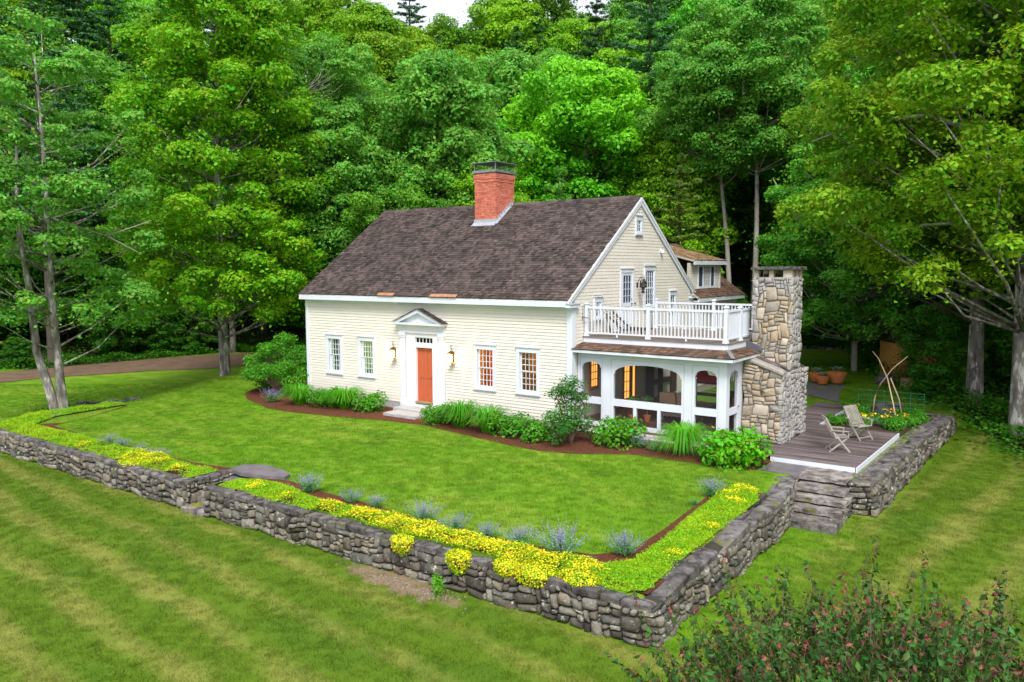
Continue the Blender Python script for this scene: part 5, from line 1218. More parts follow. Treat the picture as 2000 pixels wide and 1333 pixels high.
def mound_mesh(n, r, h, size, rs, up=.45, c0=.12):
    return leaf_cloud(n, ellfn((0, 0, c0), (r, r, h), rs, .35), size, rs, up)
def lumpy(n, r, h, size, rs, lumps=9, up=.45):
    parts = []
    for i in range(lumps):
        a = rs.uniform(0, 6.28); q = r*rs.uniform(.15, .62); hh = h*rs.uniform(.5, .75)
        parts.append(leaf_cloud(n//lumps, ellfn((q*math.cos(a), q*math.sin(a), h*.28*rs.uniform(.5, 1.5)), (r*.45, r*.45, hh*.85), rs, .5), size, rs, up))
    return join(parts)
def stems_mesh(n, r, h, rs, rad=.008, lean=.3):
    b = B()
    for i in range(n):
        a = rs.uniform(0, 6.28); b.tube([(0+.05*math.cos(a), .05*math.sin(a), 0), (r*.5*math.cos(a), r*.5*math.sin(a), h*.5), (r*.8*math.cos(a), r*.8*math.sin(a), h*rs.uniform(.7, .9))], [rad, rad*.8, rad*.4], 5)
    return b.mesh('stem')
def plant(name, cat, loc, label, pieces, group=None, rz=0, sc=1.):
    t = empty(name, loc, label, cat, group); t.rotation_euler = (0, 0, rz); t.scale = (sc,)*3 if not hasattr(sc, '__len__') else sc
    for nm, me, m in pieces:
        o = link(nm, me, m, t)
        if nm == 'flowers': tag(o, kind='stuff')
    return t
def pm(name, vf, smooth=False): return np_mesh(name, vf[0], vf[1], smooth)
rs = np.random.RandomState(21)
peony_me = [pm('foliage', lumpy(1500, .62, .62, .085, rs, 10)) for _ in range(3)]; pst = stems_mesh(14, .5, .5, rs)
day_me = [pm('foliage', strap_mesh('foliage', 420, .62, .58, rs, .022)) for _ in range(2)]
G_BED = 'plants in the mulch bed along the house'
def gz(x, y): return Hs(x, y)+.02
for (x, y, s, lb, rz, k) in ((-11.2, -1.25, 1.0, 'dark leafy peony clump near the left corner of the house', 0, 0), (-8.7, -1.05, 1.05, 'large peony clump just left of the stone stoop', 1, 1),
                          (-4.75, -1.35, .95, 'peony clump just right of the stone stoop', 2, 2), (-1.25, -1.7, 1.05, 'peony clump right of the second daylily', 3, 0),
                          (-.2, -1.75, 1.0, 'round peony clump left of the tall holly', 4, 1), (2.25, -.95, 1.25, 'peony clump under the first porch arch', 5, 2)):
    plant('peony', 'plant', (x, y, gz(x, y)), lb, [('foliage', peony_me[k], L_PEONY), ('stem', pst, TWIG)], G_BED, rz, s*1.32)
for (x, y, s, lb, rz, k) in ((-12.2, -1.6, 1.05, 'daylily clump leftmost along the house', 0, 0), (-9.95, -1.2, 1.1, 'long daylily clump left of the door bed', 1, 1), (-10.6, -1.25, .95, 'daylily clump between the two left peonies', 2.5, 0),
                          (-3.75, -1.4, 1.15, 'daylily clump below the lit window', 2, 0), (-2.35, -1.6, 1.1, 'daylily clump below the rightmost front window', 3, 1)):
    plant('daylily', 'plant', (x, y, gz(x, y)), lb, [('foliage', day_me[k], L_DAY)], G_BED, rz, s*1.3)
plant('ornamental_grass', 'plant', (4.45, -.75, gz(4.45, -.75)), 'tall arching ornamental grass in front of the porch', [('foliage', pm('foliage', strap_mesh('foliage', 800, .95, .80, rs, .018, 6, .14, 1.3)), L_DAY)], sc=1.1)
# holly with an upright crown
hv = []
for i in range(34):
    t = i/33; a = rs.uniform(0, 6.28); q = rs.uniform(.1, .62)*(1-.45*t); z = .25+1.75*t*rs.uniform(.8, 1.05)
    hv.append(leaf_cloud(150, ellfn((q*math.cos(a), q*math.sin(a), z), (.24, .24, .18), rs, .3, False), .062, rs, .45))
b = B()
for i in range(10):
    a = i*.7; b.tube([(0, 0, 0), (.15*math.cos(a), .15*math.sin(a), .7), (.35*math.cos(a), .35*math.sin(a), 1.4+.06*i)], [.02, .014, .005], 5)
plant('holly_bush', 'shrub', (.95, -1.55, gz(.95, -1.55)), 'upright dark green holly bush at the right corner of the house', [('foliage', pm('foliage', join(hv)), L_HOLLY), ('stem', b.mesh('stem'), TWIG)], sc=(1.55, 1.55, 1.0))
plant('hydrangea', 'shrub', (6.25, -.95, gz(6.25, -.95)), 'broad bright green hydrangea bush in front of the stone chimney', [('foliage', pm('foliage', lumpy(2300, .98, .92, .13, rs, 16, .5)), L_HYD), ('stem', stems_mesh(16, .8, .7, rs, .01), TWIG)], sc=1.25)
# lilac-like shrub at the left corner
hv = []; b = B()
for i in range(64):
    a = rs.uniform(0, 6.28); q = 1.55*math.sqrt(rs.uniform(0, 1)); z = .55+2.05*rs.uniform(.0, 1)*(1-(q/1.75)**2)+.10
    x, y = q*math.cos(a), q*math.sin(a); hv.append(leaf_cloud(230, ellfn((x, y, z), (.42, .42, .26), rs, .2, False), .095, rs, .5))
    if i % 2 == 0: b.tube([(x*.1, y*.1, 0), (x*.35, y*.35, z*.45), (x*.75, y*.75, z*.8), (x, y, z)], [.022, .016, .01, .004], 5)
plant('lilac_bush', 'shrub', (-15.4, -.1, gz(-15.4, -.1)), 'large airy green shrub with many stems at the left corner of the house', [('foliage', pm('foliage', join(hv)), L_LILAC), ('stem', b.mesh('stem'), TWIG)])
plant('peony', 'plant', (-16.9, .3, gz(-16.9, .3)), 'low dark shrub at the foot of the big airy shrub', [('foliage', peony_me[0], L_PEONY), ('stem', pst, TWIG)], sc=1.1)
# catmint
def catmint_meshes(seed):
    r = np.random.RandomState(seed); n = 84; Cs = []; Fl = []; b = B()
    for i in range(n):
        a = r.uniform(0, 6.28); q = r.uniform(.0, .27); l = r.uniform(.26, .46); dx, dy = math.cos(a)*q, math.sin(a)*q
        top = (dx*1.7, dy*1.7, l)
        for t in np.linspace(.1, .66, 13): Cs.append((dx*(.5+1.2*t), dy*(.5+1.2*t), l*t))
        for t in np.linspace(.62, 1, 12): Fl.append((dx*(.5+1.2*t), dy*(.5+1.2*t), l*t))
    Cs = np.array(Cs)+r.normal(0, .012, (len(Cs), 3)); Fl = np.array(Fl)+r.normal(0, .006, (len(Fl), 3))
    up_ = lambda A: (lambda n: (A, np.tile([0, 0, 1.], (len(A), 1))))
    return pm('foliage', leaf_cloud(0, up_(Cs), .036, r, .2)), pm('flowers', leaf_cloud(0, up_(Fl), .022, r, .2))
cm = [catmint_meshes(i) for i in range(3)]
CATM = [(-13.6, -1.95, 1.4, 'pale blue catmint clump at the left end of the mulch bed'), (-10.9, -10.3, .95, 'leftmost catmint behind the left yellow sedum'), (-10.2, -10.25, .8, 'catmint second from left in the front border'),
        (-9.2, -10.25, .7, 'low grey-green catmint in the left border'), (-8.5, -10.3, .6, 'small thin catmint in the left border'), (-7.9, -10.3, .8, 'catmint left of the wall gap'),
        (-1.5, -10.1, 1.15, 'blue catmint just right of the gap slab'), (.05, -10.1, .75, 'small catmint right of the big one by the slab'), (.85, -10.05, .7, 'small low catmint at the left end of the flowering sedum'), (2.5, -10.2, 1.1, 'catmint behind the middle of the yellow sedum'),
        (3.5, -10.35, .95, 'narrow catmint right of the middle one'), (4.35, -10.3, .85, 'low catmint with thin spikes right of the middle'), (5.1, -10.2, .95, 'catmint left of the largest one'), (6.1, -10.25, 1.45, 'largest blue catmint near the corner of the wall'),
        (7.1, -9.45, 1.1, 'loose two-spiked catmint at the inner corner of the border'), (6.9, -4.6, 1.1, 'catmint at the steps end of the side border'), (6.75, -10.2, .4, 'tiny green seedling in the corner mulch'), (6.85, -5.5, .45, 'tiny green seedling by the side border mulch'),
        (2.95, -.75, 1.15, 'loose pale catmint left of the ornamental grass, first of two'), (3.55, -.85, 1.1, 'loose pale catmint touching the ornamental grass')]
for i, (x, y, s, lb) in enumerate(CATM):
    f, g = cm[i % 3]; plant('catmint', 'plant', (x, y, gz(x, y)), lb, [('foliage', f, L_CAT)]+([('flowers', g, F_CAT)] if s > .5 else []), 'catmint clumps in the borders', i*1.3, (s, s, s*.95))
# sedum mat along the wall top
SED_A = [(-18.6, -5.8), (-18.0, -5.9), (-17.6, -8.9), (-16.5, -10.15), (-12.2, -10.1), (-6.0, -10.3), (-5.15, -10.25), (-5.1, -11.1), (-6.8, -11.27), (-9.8, -11.2), (-14.9, -11.2), (-17.6, -11.15), (-18.9, -9.0)]
SED_B = [(-3.85, -10.5), (-2.9, -10.1), (-.3, -10.55), (.7, -10.5), (2.2, -10.45), (3.7, -10.5), (5.9, -10.45), (7.0, -10.35), (7.43, -9.8), (7.37, -8.2), (7.15, -5.6), (7.05, -4.7), (7.25, -3.6), (7.75, -3.7), (8.02, -4.5), (8.06, -6.0), (8.14, -8.6), (8.28, -10.9), (7.9, -11.16), (7.0, -11.12), (6.2, -11.2), (4.3, -11.24), (2.3, -11.26), (.4, -11.15), (-1.1, -11.22), (-2.9, -11.1), (-3.8, -11.15)]
def sd_to_edge(P, poly):
    d = np.full(len(P), 9.)
    for i in range(len(poly)):
        a = np.array(poly[i]); c = np.array(poly[(i+1) % len(poly)]); e = c-a; t = np.clip(((P-a)@e)/(e@e), 0, 1); d = np.minimum(d, np.hypot(*(P-(a+t[:, None]*e)).T))
    return d
FLOWER = [(-8.05, -10.75, 1.0), (-7.2, -10.8, .45), (-2.6, -10.9, .35), (-1.2, -11.0, .3), (.2, -10.95, .45), (1.3, -10.85, .7), (2.3, -10.9, .8), (3.2, -10.95, .8), (4.1, -10.95, .8), (4.9, -10.9, .75), (5.6, -10.95, .7), (6.25, -10.8, .6), (7.0, -10.75, .5), (8.05, -9.2, .25), (8.0, -7.2, .25), (-11.2, -11.0, .3), (-5.9, -11.0, .4), (7.55, -4.0, .50), (7.3, -4.6, .35), (7.7, -5.1, .35)]
def sedum(name, poly, seed, dens):
    sheet(name+'_base', poly, mat('sedum_base', (.10, .26, .01), (.20, .34, .01), 4, 1.), .055, kind='stuff')
    r = np.random.RandomState(seed); P = scatter_in(poly, dens, r); d = sd_to_edge(P, poly)
    hgt = .05+.16*np.clip(d/.28, 0, 1)**.6*(.75+.25*np.sin(P[:, 0]*2.9+P[:, 1]*1.7)*np.cos(P[:, 1]*4.1+P[:, 0]*.7)+.30*r.uniform(-1, 1, len(P)))*(.7+.5*np.sin(P[:, 0]*5.3+1)*np.sin(P[:, 1]*6.1))
    z0 = np.where(inpoly(P[:, 0], P[:, 1], poly), -.29, -.29); z = z0+hgt*r.uniform(.55, 1.0, len(P))**.5
    fm = np.zeros(len(P))
    for fx, fy, fr_ in FLOWER: fm = np.maximum(fm, 1-np.hypot(P[:, 0]-fx, P[:, 1]-fy)/fr_)
    z += .08*np.clip(fm*2, 0, 1)
    P = P+r.normal(0, .035, P.shape); C = np.stack([P[:, 0], P[:, 1], z], 1)
    fl = (fm+.3*r.uniform(-1, 1, len(P)) > .42) & (r.uniform(0, 1, len(P)) < .55)
    up_ = np.tile([0, 0, 1.], (len(P), 1)); sd_ = up_*.35+r.normal(0, .6, (len(P), 3))
    a = leaf_cloud(0, lambda n: (C[~fl], sd_[~fl]), .052, r, .15, .38); tag(link(name, np_mesh(name, *a), L_SEDUM), kind='stuff')
    if fl.any():
        Cf = C[fl]; Cf[:, 2] += .025; a = leaf_cloud(0, lambda n: (Cf, up_[fl]), .036, r, .6, .9); tag(link(name+'_flowers', np_mesh(name+'_flowers', *a), F_SEDUM), kind='stuff')
sedum('sedum', SED_A, 3, 150000); sedum('sedum', SED_B, 4, 260000)
# mounds of flowering sedum hanging over the wall: each is a plant
def sed_mound(x, y, r, h, label, drop=.25, seed=0):
    q = np.random.RandomState(seed); n = int(5200*r*r*2.2)+500
    d = q.normal(0, 1, (n, 3)); d /= np.linalg.norm(d, axis=1)[:, None]; C = d*np.array([r, r*.8, h])*q.uniform(.75, 1, n)[:, None]; C[:, 2] = np.where(C[:, 2] < 0, C[:, 2]*drop/h, C[:, 2])
    fl = (q.uniform(0, 1, n) < .55) & (C[:, 2] > -drop*.7)
    t = plant('flowering_sedum', 'plant', (x, y, -.25), label, [], 'flowering sedum mounds over the wall')
    link('foliage', np_mesh('foliage', *leaf_cloud(0, lambda m: (C[~fl], d[~fl]), .05, q, .2, .6)), L_SEDUM, t); link('flowers', np_mesh('flowers', *leaf_cloud(0, lambda m: (C[fl]*1.05, d[fl]), .036, q, .3, .9)), F_SEDUM, t)
for i, a in enumerate(((-8.1, -11.0, .55, .14, 'yellow flowering sedum mound on the left wall', .22), (3.0, -11.42, .28, .10, 'yellow sedum tuft trailing down the wall face near its middle', .35), (4.55, -11.48, .28, .12, 'second yellow sedum tuft trailing down the wall face', .38),
                    (6.2, -11.25, .45, .15, 'yellow sedum mound spilling over the wall left of the corner', .30), (7.05, -11.05, .42, .17, 'round yellow sedum cushion nearest the wall corner', .20), (5.6, -11.3, .3, .12, 'small yellow sedum lobe over the wall beside the larger mound', .25))):
    sed_mound(*a[:5], drop=a[5], seed=i)
# weeds
V1, F1 = lumpy(260, .18, .6, .06, rs, 6)
plant('weed', 'weed', (4.35, -11.85, -1.0), 'tall green weed growing in the bare soil before the wall', [('foliage', np_mesh('foliage', V1, F1), L_HYD)])
# garden bed behind the chairs
def gp(x, y, s, lb, m=L_GARD, kind=0): 
    me = peony_me[kind]; return plant('garden_plant', 'plant', (x, y, -.25), lb, [('foliage', me, m)], 'plants in the stone-edged garden bed', x*3, s)
for i, (x, y, s, lb) in enumerate(((7.1, 6.3, .7, 'bright green bushy plant at the left end of the garden bed'), (7.4, 7.9, .95, 'green bushy plant behind the slatted chair'), (7.0, 9.5, .9, 'green plant beside the white deck edge'), (7.9, 6.1, .6, 'leafy plant next to the deck in the garden bed'),
                                   (7.6, 6.9, .75, 'dense green plant beside the slatted chair in the garden bed'), (8.0, 7.6, .6, 'small green plant at the foot of the bean poles'), (9.2, 7.5, .75, 'leafy green plant against the wall caps in the garden bed'), (8.9, 6.6, .85, 'bright green plant at the deck corner of the garden bed'), (9.3, 8.5, .85, 'broad-leaved green plant near the wall in the garden bed'), (8.5, 9.2, .7, 'low green plant in the middle of the garden bed'), (7.8, 10.2, .7, 'green plant at the back of the garden bed'), (9.0, 10.0, .6, 'small dark plant at the back wall of the garden bed'))):
    gp(x, y, s, lb, L_GARD if i != 11 else L_FERN, i % 3)
gp(8.4, 9.9, .55, 'blue-green cabbage plant in the garden bed', L_BLUE, 1)
fm_ = B()
MG = mat('marigold', (.85, .42, .01), (.9, .6, .02), 20)
for i, (x, y) in enumerate(((7.9, 6.6), (8.1, 7.0), (8.55, 6.9), (7.2, 8.6), (8.3, 8.3), (8.6, 8.1), (9.1, 7.3), (8.0, 6.3), (8.8, 7.1))):
    q = np.random.RandomState(i); t = plant('marigold', 'flower', (x, y, -.25), 'yellow-orange marigold flowering in the garden bed', [('foliage', cm[0][0], L_GARD)], 'marigolds in the garden bed', i, 1.0)
    nn = 14+i*3 % 11; C = q.uniform(-.12, .12, (nn, 3)); C[:, 2] = .40+q.uniform(-.06, .06, nn); tag(link('flowers', np_mesh('flowers', *leaf_cloud(0, lambda m: (C, np.tile([0, 0, 1.], (nn, 1))), .065, q, .6, .9)), MG, t), kind='stuff')
t = empty('bean_poles', (8.4, 7.6, -.25), 'crossed crooked bean poles standing in the garden bed', 'poles')
PL = mat('pole_wood', (.40, .28, .17), (.50, .37, .24), 8, .8)
for path in ([(8.95, 6.9, -.25), (8.75, 7.2, .5), (8.45, 7.6, 1.35), (8.05, 8.0, 2.0), (7.8, 8.15, 2.25)], [(7.9, 8.0, -.25), (7.98, 7.95, .6), (8.15, 7.9, 1.1), (8.55, 7.9, 1.7), (9.0, 8.0, 2.15)], [(8.9, 8.2, -.25), (8.75, 8.1, .6), (8.5, 7.85, 1.35)]):
    B().tube(path, [.028, .026, .022, .018, .014][:len(path)], 7).make('pole', PL, t, smooth=True)
t = empty('bean_netting', (8.4, 8, -.25), 'thin green garden netting strung in the garden bed', 'netting')
b = B()
for k in range(6): b.tube([(7.2+.45*k, 8.9, -.25), (7.2+.45*k, 8.9, .75)], .006, 4)
for k in range(5): b.tube([(7.2, 8.9, -.05+.19*k), (9.45, 8.9, -.05+.19*k)], .006, 4)
b.make('netting', mat('green_net', (.02, .28, .18)), t)
stn = empty('garden_boulder', (8.2, 8.7, -.2), 'dark squared boulder in the middle of the garden bed', 'boulder')
rough_slab('boulder_face', 7.75, 8.65, 9.1, 9.7, -.3, .18, CAPSTONE, stn, amp=.04, seed=3, n=(4, 3))
# terracotta pots
def pot(x, y, r, h, lb, leaf=True):
    z = Hs(x, y)+.06; t = empty('terracotta_pot', (x, y, z), lb, 'plant pot', 'terracotta pots on the patio')
    B().lathe((x, y, z), [(r*.62, 0), (r*.80, h*.3), (r*.97, h*.72), (r*.99, h*.86), (r*1.06, h*.88), (r*1.06, h), (r*.92, h), (r*.88, h*.9), (.01, h*.88)], 24).make('pot', TERRA, t, smooth=False)
    q = np.random.RandomState(int(x*7)); n = 7; b = B()
    V = []; 
    for k in range(16):
        a = k*2.4; rr = r*.55*(k/16)**.5*1.5; c = (x+rr*math.cos(a), y+rr*math.sin(a), z+h+.10+.12*(1-k/16))
        p = Vector((math.cos(a), math.sin(a), .5 if leaf else .9)).normalized(); s_ = Vector((-math.sin(a), math.cos(a), 0)); L = r*.55
        C = Vector(c); V += [C-p*L*.4, C+s_*L*.38+p*.1*L, C+p*L*.7, C-s_*L*.38+p*.1*L]
    b.raw(V, [(4*k, 4*k+1, 4*k+2, 4*k+3) for k in range(16)]); b.make('leaves', L_BLUE if leaf else L_GARD, t)
pot(3.55, 16.6, .36, .42, 'orange terracotta pot with a blue-green cabbage, on the left'); pot(4.45, 16.7, .44, .50, 'largest orange terracotta pot with a blue-green cabbage'); pot(3.98, 16.0, .30, .32, 'small orange terracotta pot in front of the two larger')
# stump, rocks, shed
t = empty('tree_stump', (7.5, 16.9, Hs(7.5, 16.9)), 'cut tree stump in front of the wooden shed', 'stump')
z = Hs(7.5, 16.9); B().lathe((7.5, 16.9, z-.1), [(.40, 0), (.33, .15), (.30, .55), (.29, .57), (.01, .57)], 14).make('stump', mat('stump_bark', (.20, .13, .08), (.34, .25, .16), 6, .9, .8, 20, stretch=(1, 1, .3)), t)
t = empty('boulder', (6.4, 17.9, Hs(6.4, 17.9)), 'brown boulder left of the wooden shed', 'boulder'); z = Hs(6.4, 17.9)
b = B().lathe((6.4, 17.9, z-.1), [(.42, 0), (.5, .2), (.42, .45), (.2, .6), (.05, .63)], 9); b.v = [(x+rnd.uniform(-.05, .05), y+rnd.uniform(-.05, .05), zz+rnd.uniform(-.04, .04)) for x, y, zz in b.v]; b.make('rock', CAPSTONE, t, smooth=True)
shd = empty('wooden_shed', (7.3, 20.2, Hs(7.3, 20.2)), 'small orange-brown board shed under the trees', 'shed'); z = Hs(7.0, 19.5)-.1
def shp(u, w): return (6.55+u*.80+w*.59, 19.3+u*.59-w*.81)
n = 9; Wsh = 2.0
for k in range(n):
    u0, u1 = k*Wsh/n+.008, (k+1)*Wsh/n-.008; hh = lambda u: 2.35-.95*max(0, (u-.7))/1.3 if u > .7 else 2.35-.5*(.7-u)
    a, c = shp(u0, 0), shp(u1, 0); d_, e_ = shp(u0, -.03), shp(u1, -.03)
    B().hexa([(*a, z), (*c, z), (*e_, z), (*d_, z), (*a, z+hh(u0)), (*c, z+hh(u1)), (*e_, z+hh(u1)), (*d_, z+hh(u0))]).make('board', SHEDWOOD, shd)
b = B()
for (u0, u1, h0, h1) in ((-.15, .72, 2.0, 2.40), (.72, 2.15, 2.40, 1.33)):
    P = [(*shp(u0, .15), z+h0), (*shp(u1, .15), z+h1), (*shp(u1, -1.9), z+h1), (*shp(u0, -1.9), z+h0)]; b.hexa(P+[(x, y, zz+.06) for x, y, zz in P])
b.make('roof', mat('shed_roof', (.06, .03, .025), rough=.9), shd)
b = B()
for u in (.0, 1.97): a, c = shp(u, -.04), shp(u+.03, -1.8); P = [(*shp(u, -.04), z), (*shp(u+.03, -.04), z), (*shp(u+.03, -1.8), z), (*shp(u, -1.8), z)]; b.hexa(P+[(x, y, zz+(1.9 if u < 1 else 1.35)) for x, y, zz in P])
b.make('side_wall', SHEDWOOD, shd)
t = empty('stone_edge', (0, 32.5, Hs(0, 32.5)), 'low row of flat stones where the back lawn meets the wood', 'stones')
for i in range(9):
    x, y = -2.2+.55*i, 32.2+.12*i; z = Hs(x, y); rough_slab('stone', x-.24, x+.24, y-.2, y+.2, z-.1, z+.14+.05*(i % 2), CAPSTONE, t, amp=.04, seed=200+i, n=(3, 2))
b = B()
for i in range(260):
    x = 3.3+rnd.gauss(0, .9); y = -11.72-.06*x+rnd.gauss(0, .2)+.1; s = rnd.uniform(.012, .035)
    if y < -11.42: b.box(x, x+s, y, y+s*.8, -1.0, -1.0+s*.7)
tag(b.make('soil_pebbles', mat('pebble', (.16, .15, .14))), kind='stuff')
# old stone rim and ivy by the double-trunked tree
t = empty('stone_ring', (-22, -4.4, -1), 'low ring of dark stones beside the double-trunked tree', 'stones')
for i in range(9):
    a = -.3+i*.28; x, y = -21.8+1.9*math.cos(a+1.0), -5.2+1.4*math.sin(a+1.0); zz = Hs(x, y)
    rough_slab('stone', x-.26, x+.26, y-.2, y+.2, zz-.1, zz+.20+.06*(i % 3), RUBBLE, t, amp=.05, seed=i, n=(3, 2))
q = np.random.RandomState(8); C2 = np.stack([q.normal(-21.9, 1.15, 5200), q.normal(-5.7, .75, 5200)], 1); zz = H(C2[:, 0], C2[:, 1])+q.uniform(0, .22, len(C2))
tag(link('ivy', np_mesh('ivy', *leaf_cloud(0, lambda n: (np.column_stack([C2, zz]), np.tile([0, 0, 1.], (len(C2), 1))), .09, q, .6)), leafmat('ivy_leaf', (.012, .07, .02), (.02, .11, .03), trans=.2)), kind='stuff')

# ------------------------------------------------------------------ trees
L_MAPLE = leafmat('maple_leaf', (.11, .34, .008), (.26, .52, .012), trans=.38, scale2=.45, vary=.24)
L_PALE = leafmat('pale_leaf', (.11, .33, .04), (.20, .47, .055), trans=.35, scale2=.4, vary=.24)
L_YEL = leafmat('yellow_green_leaf', (.11, .30, .010), (.31, .50, .014), trans=.38, scale2=.5, vary=.26)
L_FOR = leafmat('forest_leaf', (.065, .27, .018), (.16, .44, .024), trans=.32, scale2=.12, vary=.22, treevar=.34, hue=.022)
L_FORL = leafmat('forest_bright_leaf', (.12, .34, .010), (.26, .52, .015), trans=.35, scale2=.15, vary=.22, treevar=.25, hue=.02)
L_BEECH = leafmat('beech_leaf', (.09, .32, .025), (.18, .50, .045), trans=.38, scale2=.5, vary=.24)
L_PINE = leafmat('pine_needle', (.035, .14, .040), (.075, .22, .055), trans=.15, scale2=.3, vary=.3, treevar=.25, hue=.02)
L_PINEY = leafmat('pine_yellow_needle', (.08, .17, .02), (.22, .30, .03), trans=.2, scale2=.5, vary=.3)
def trunk_path(h, rs, wander=.25, lean=(0, 0), n=9):
    P = []; a, b_ = rs.uniform(0, 6, 2)
    for i in range(n):
        t = i/(n-1); P.append((lean[0]*t*h+wander*math.sin(a+t*4)*t, lean[1]*t*h+wander*math.cos(b_+t*3.4)*t, h*t))
    return P
def at_path(P, z):
    for a, c in zip(P[:-1], P[1:]):
        if a[2] <= z <= c[2]:
            t = (z-a[2])/(c[2]-a[2]+1e-9); return (a[0]+(c[0]-a[0])*t, a[1]+(c[1]-a[1])*t, z)
    return P[-1]
def prof(kind, t):
    if kind == 'maple': return (1-t)**.34*(.78+.22*min(1, t*3))
    if kind == 'round': return math.sqrt(max(.03, 1-((t-.42)/.62)**2))
    if kind == 'umbrella': return math.sqrt(max(.05, 1-((t-.55)/.60)**2))
    if kind == 'column': return .55+.45*math.sin(math.pi*min(1, .15+t*.85))
def make_tree(seed, h, base, Rm, nl, leaves, ls, kind='round', flat=.35, clump=.9, r0=.25, lean=(0, 0), rise=(.15, .8), up=.6, sub=4, bark_n=8, sparse=0., upper=True, wander=.25, fork=None):
    rs = np.random.RandomState(seed); P = trunk_path(h*.93, rs, wander, lean); b = B()
    b.tube([(P[0][0], P[0][1], -.5)]+P, [r0*1.35, r0*1.12]+[r0*(1-.86*(i/(len(P)-1)))+.015 for i in range(1, len(P))], bark_n+2)
    lb = B(); parts = []; cl = []
    for i in range(nl):
        t = (i+rs.uniform(0, .8))/nl; z = base+(h*.95-base)*t; z += rs.uniform(-.6, .6); s = at_path(P, max(.1, min(z, h*.92))); az = i*2.39996+rs.uniform(-.7, .7)
        L = Rm*prof(kind, t)*rs.uniform(.72, 1.08); rz_ = rise[0]+(rise[1]-rise[0])*t+rs.uniform(-.15, .25)
        z0 = max(s[2]-L*rz_*.55, base*.6); s = at_path(P, z0)
        dx, dy = math.cos(az), math.sin(az)
        e = (s[0]+dx*L, s[1]+dy*L, s[2]+L*rz_); m = (s[0]+dx*L*.5, s[1]+dy*L*.5, s[2]+L*rz_*.62)
        lr = r0*.30*(1-t*.6); lb.tube([s, m, e], [lr, lr*.6, .012], 5)
        for k in range(sub):
            q = .30+.70*(k+rs.uniform(.2, 1))/sub; off = rs.uniform(-1, 1)*L*.36*(1.1-q*.4)
            c = (s[0]+dx*L*q-dy*off, s[1]+dy*L*q+dx*off, s[2]+L*rz_*(q*.95+.08)+rs.uniform(-.55, .55)-.06*abs(off))
            if rs.uniform() < sparse: continue
            cl.append(c); 
            if k % 2 == 0: lb.tube([(s[0]+dx*L*q*.6, s[1]+dy*L*q*.6, s[2]+L*rz_*.62*q), c], [lr*.35+.006, .006], 4)
    cl.append(P[-1]); npc = max(10, int(leaves/len(cl)))
    for c in cl:
        a = clump*rs.uniform(.65, 1.3)
        parts.append(leaf_cloud(int(npc*(a/clump)**2), ellfn(c, (a, a, a*flat), rs, .35, upper), ls, rs, up))
    V, F = join(parts)
    if flat < .5: V[:, 2] -= 0
    tm = b.mesh('trunk', smooth=True); lm = lb.mesh('limb', smooth=True)
    return tm, lm, np_mesh('crown', V, F)
def make_broad(seed, h, base, Rm, nc, leaves, ls, kind='round', rc=1.1, flat=.7, r0=.25, lean=(0, 0), up=.3, sparse=0., wander=.25, inner=.3, drop=.0):
    """crown of separate leafy clumps carried by limbs that leave the trunk below them"""
    rs = np.random.RandomState(seed); P = trunk_path(h*.9, rs, wander, lean); b = B()
    b.tube([(P[0][0], P[0][1], -.5)]+P, [r0*1.35, r0*1.12]+[r0*(1-.88*(i/(len(P)-1)))+.012 for i in range(1, len(P))], 10)
    lb = B(); cl = []
    for i in range(nc):
        best = None; bd = -1
        for _ in range(7):
            t = rs.uniform(0, 1)**.9; az = rs.uniform(0, 2*math.pi); q = math.sqrt(rs.uniform(inner, 1)); r_ = Rm*prof(kind, t)*q*rs.uniform(.82, 1.08); z = base+(h-.4-base)*t-drop*q*r_*.3
            s = at_path(P, min(z, h*.88)); c = (s[0]+r_*math.cos(az), s[1]+r_*math.sin(az), z)
            d = min([(c[0]-e[0])**2+(c[1]-e[1])**2+((c[2]-e[2])*1.25)**2 for e in cl] or [99])
            if d > bd: bd = d; best = c
        c = best; cl.append(c); z0 = max(base*.55, c[2]-math.hypot(c[0], c[1])*rs.uniform(.35, .8)); s = at_path(P, min(z0, h*.85))
        L = math.dist(c, s); m = tuple(s[k]+(c[k]-s[k])*.5+rs.uniform(-.08, .08)*L for k in range(2))+(s[2]+(c[2]-s[2])*.35,)
        lr = .010*L+.010; lb.tube([s, m, c], [lr, lr*.6, .008], 5)
    npc = leaves/len(cl); parts = []
    for c in cl:
        a = rc*rs.uniform(.6, 1.35)
        if rs.uniform() < sparse: a *= .6
        for j in range(3):
            o = rs.normal(0, .38*a, 3); o[2] *= .6; aa = a*rs.uniform(.5, .85)
            parts.append(leaf_cloud(max(8, int(npc*(aa/rc)**2*.75)), ellfn((c[0]+o[0], c[1]+o[1], c[2]+o[2]), (aa, aa, aa*flat), rs, .45, True), ls, rs, up))
    nf_ = int(leaves*.16); idx = rs.randint(0, len(cl), nf_); Cf = np.array(cl)[idx]+rs.normal(0, 1, (nf_, 3))*np.array([rc*.62, rc*.62, rc*.42]); Df = rs.normal(0, .5, (nf_, 3))+np.array([0, 0, .6])
    parts.append(leaf_cloud(0, lambda n: (Cf, Df), ls*.9, rs, .45))
    V, F = join(parts); return b.mesh('trunk', smooth=True), lb.mesh('limb', smooth=True), np_mesh('crown', V, F)
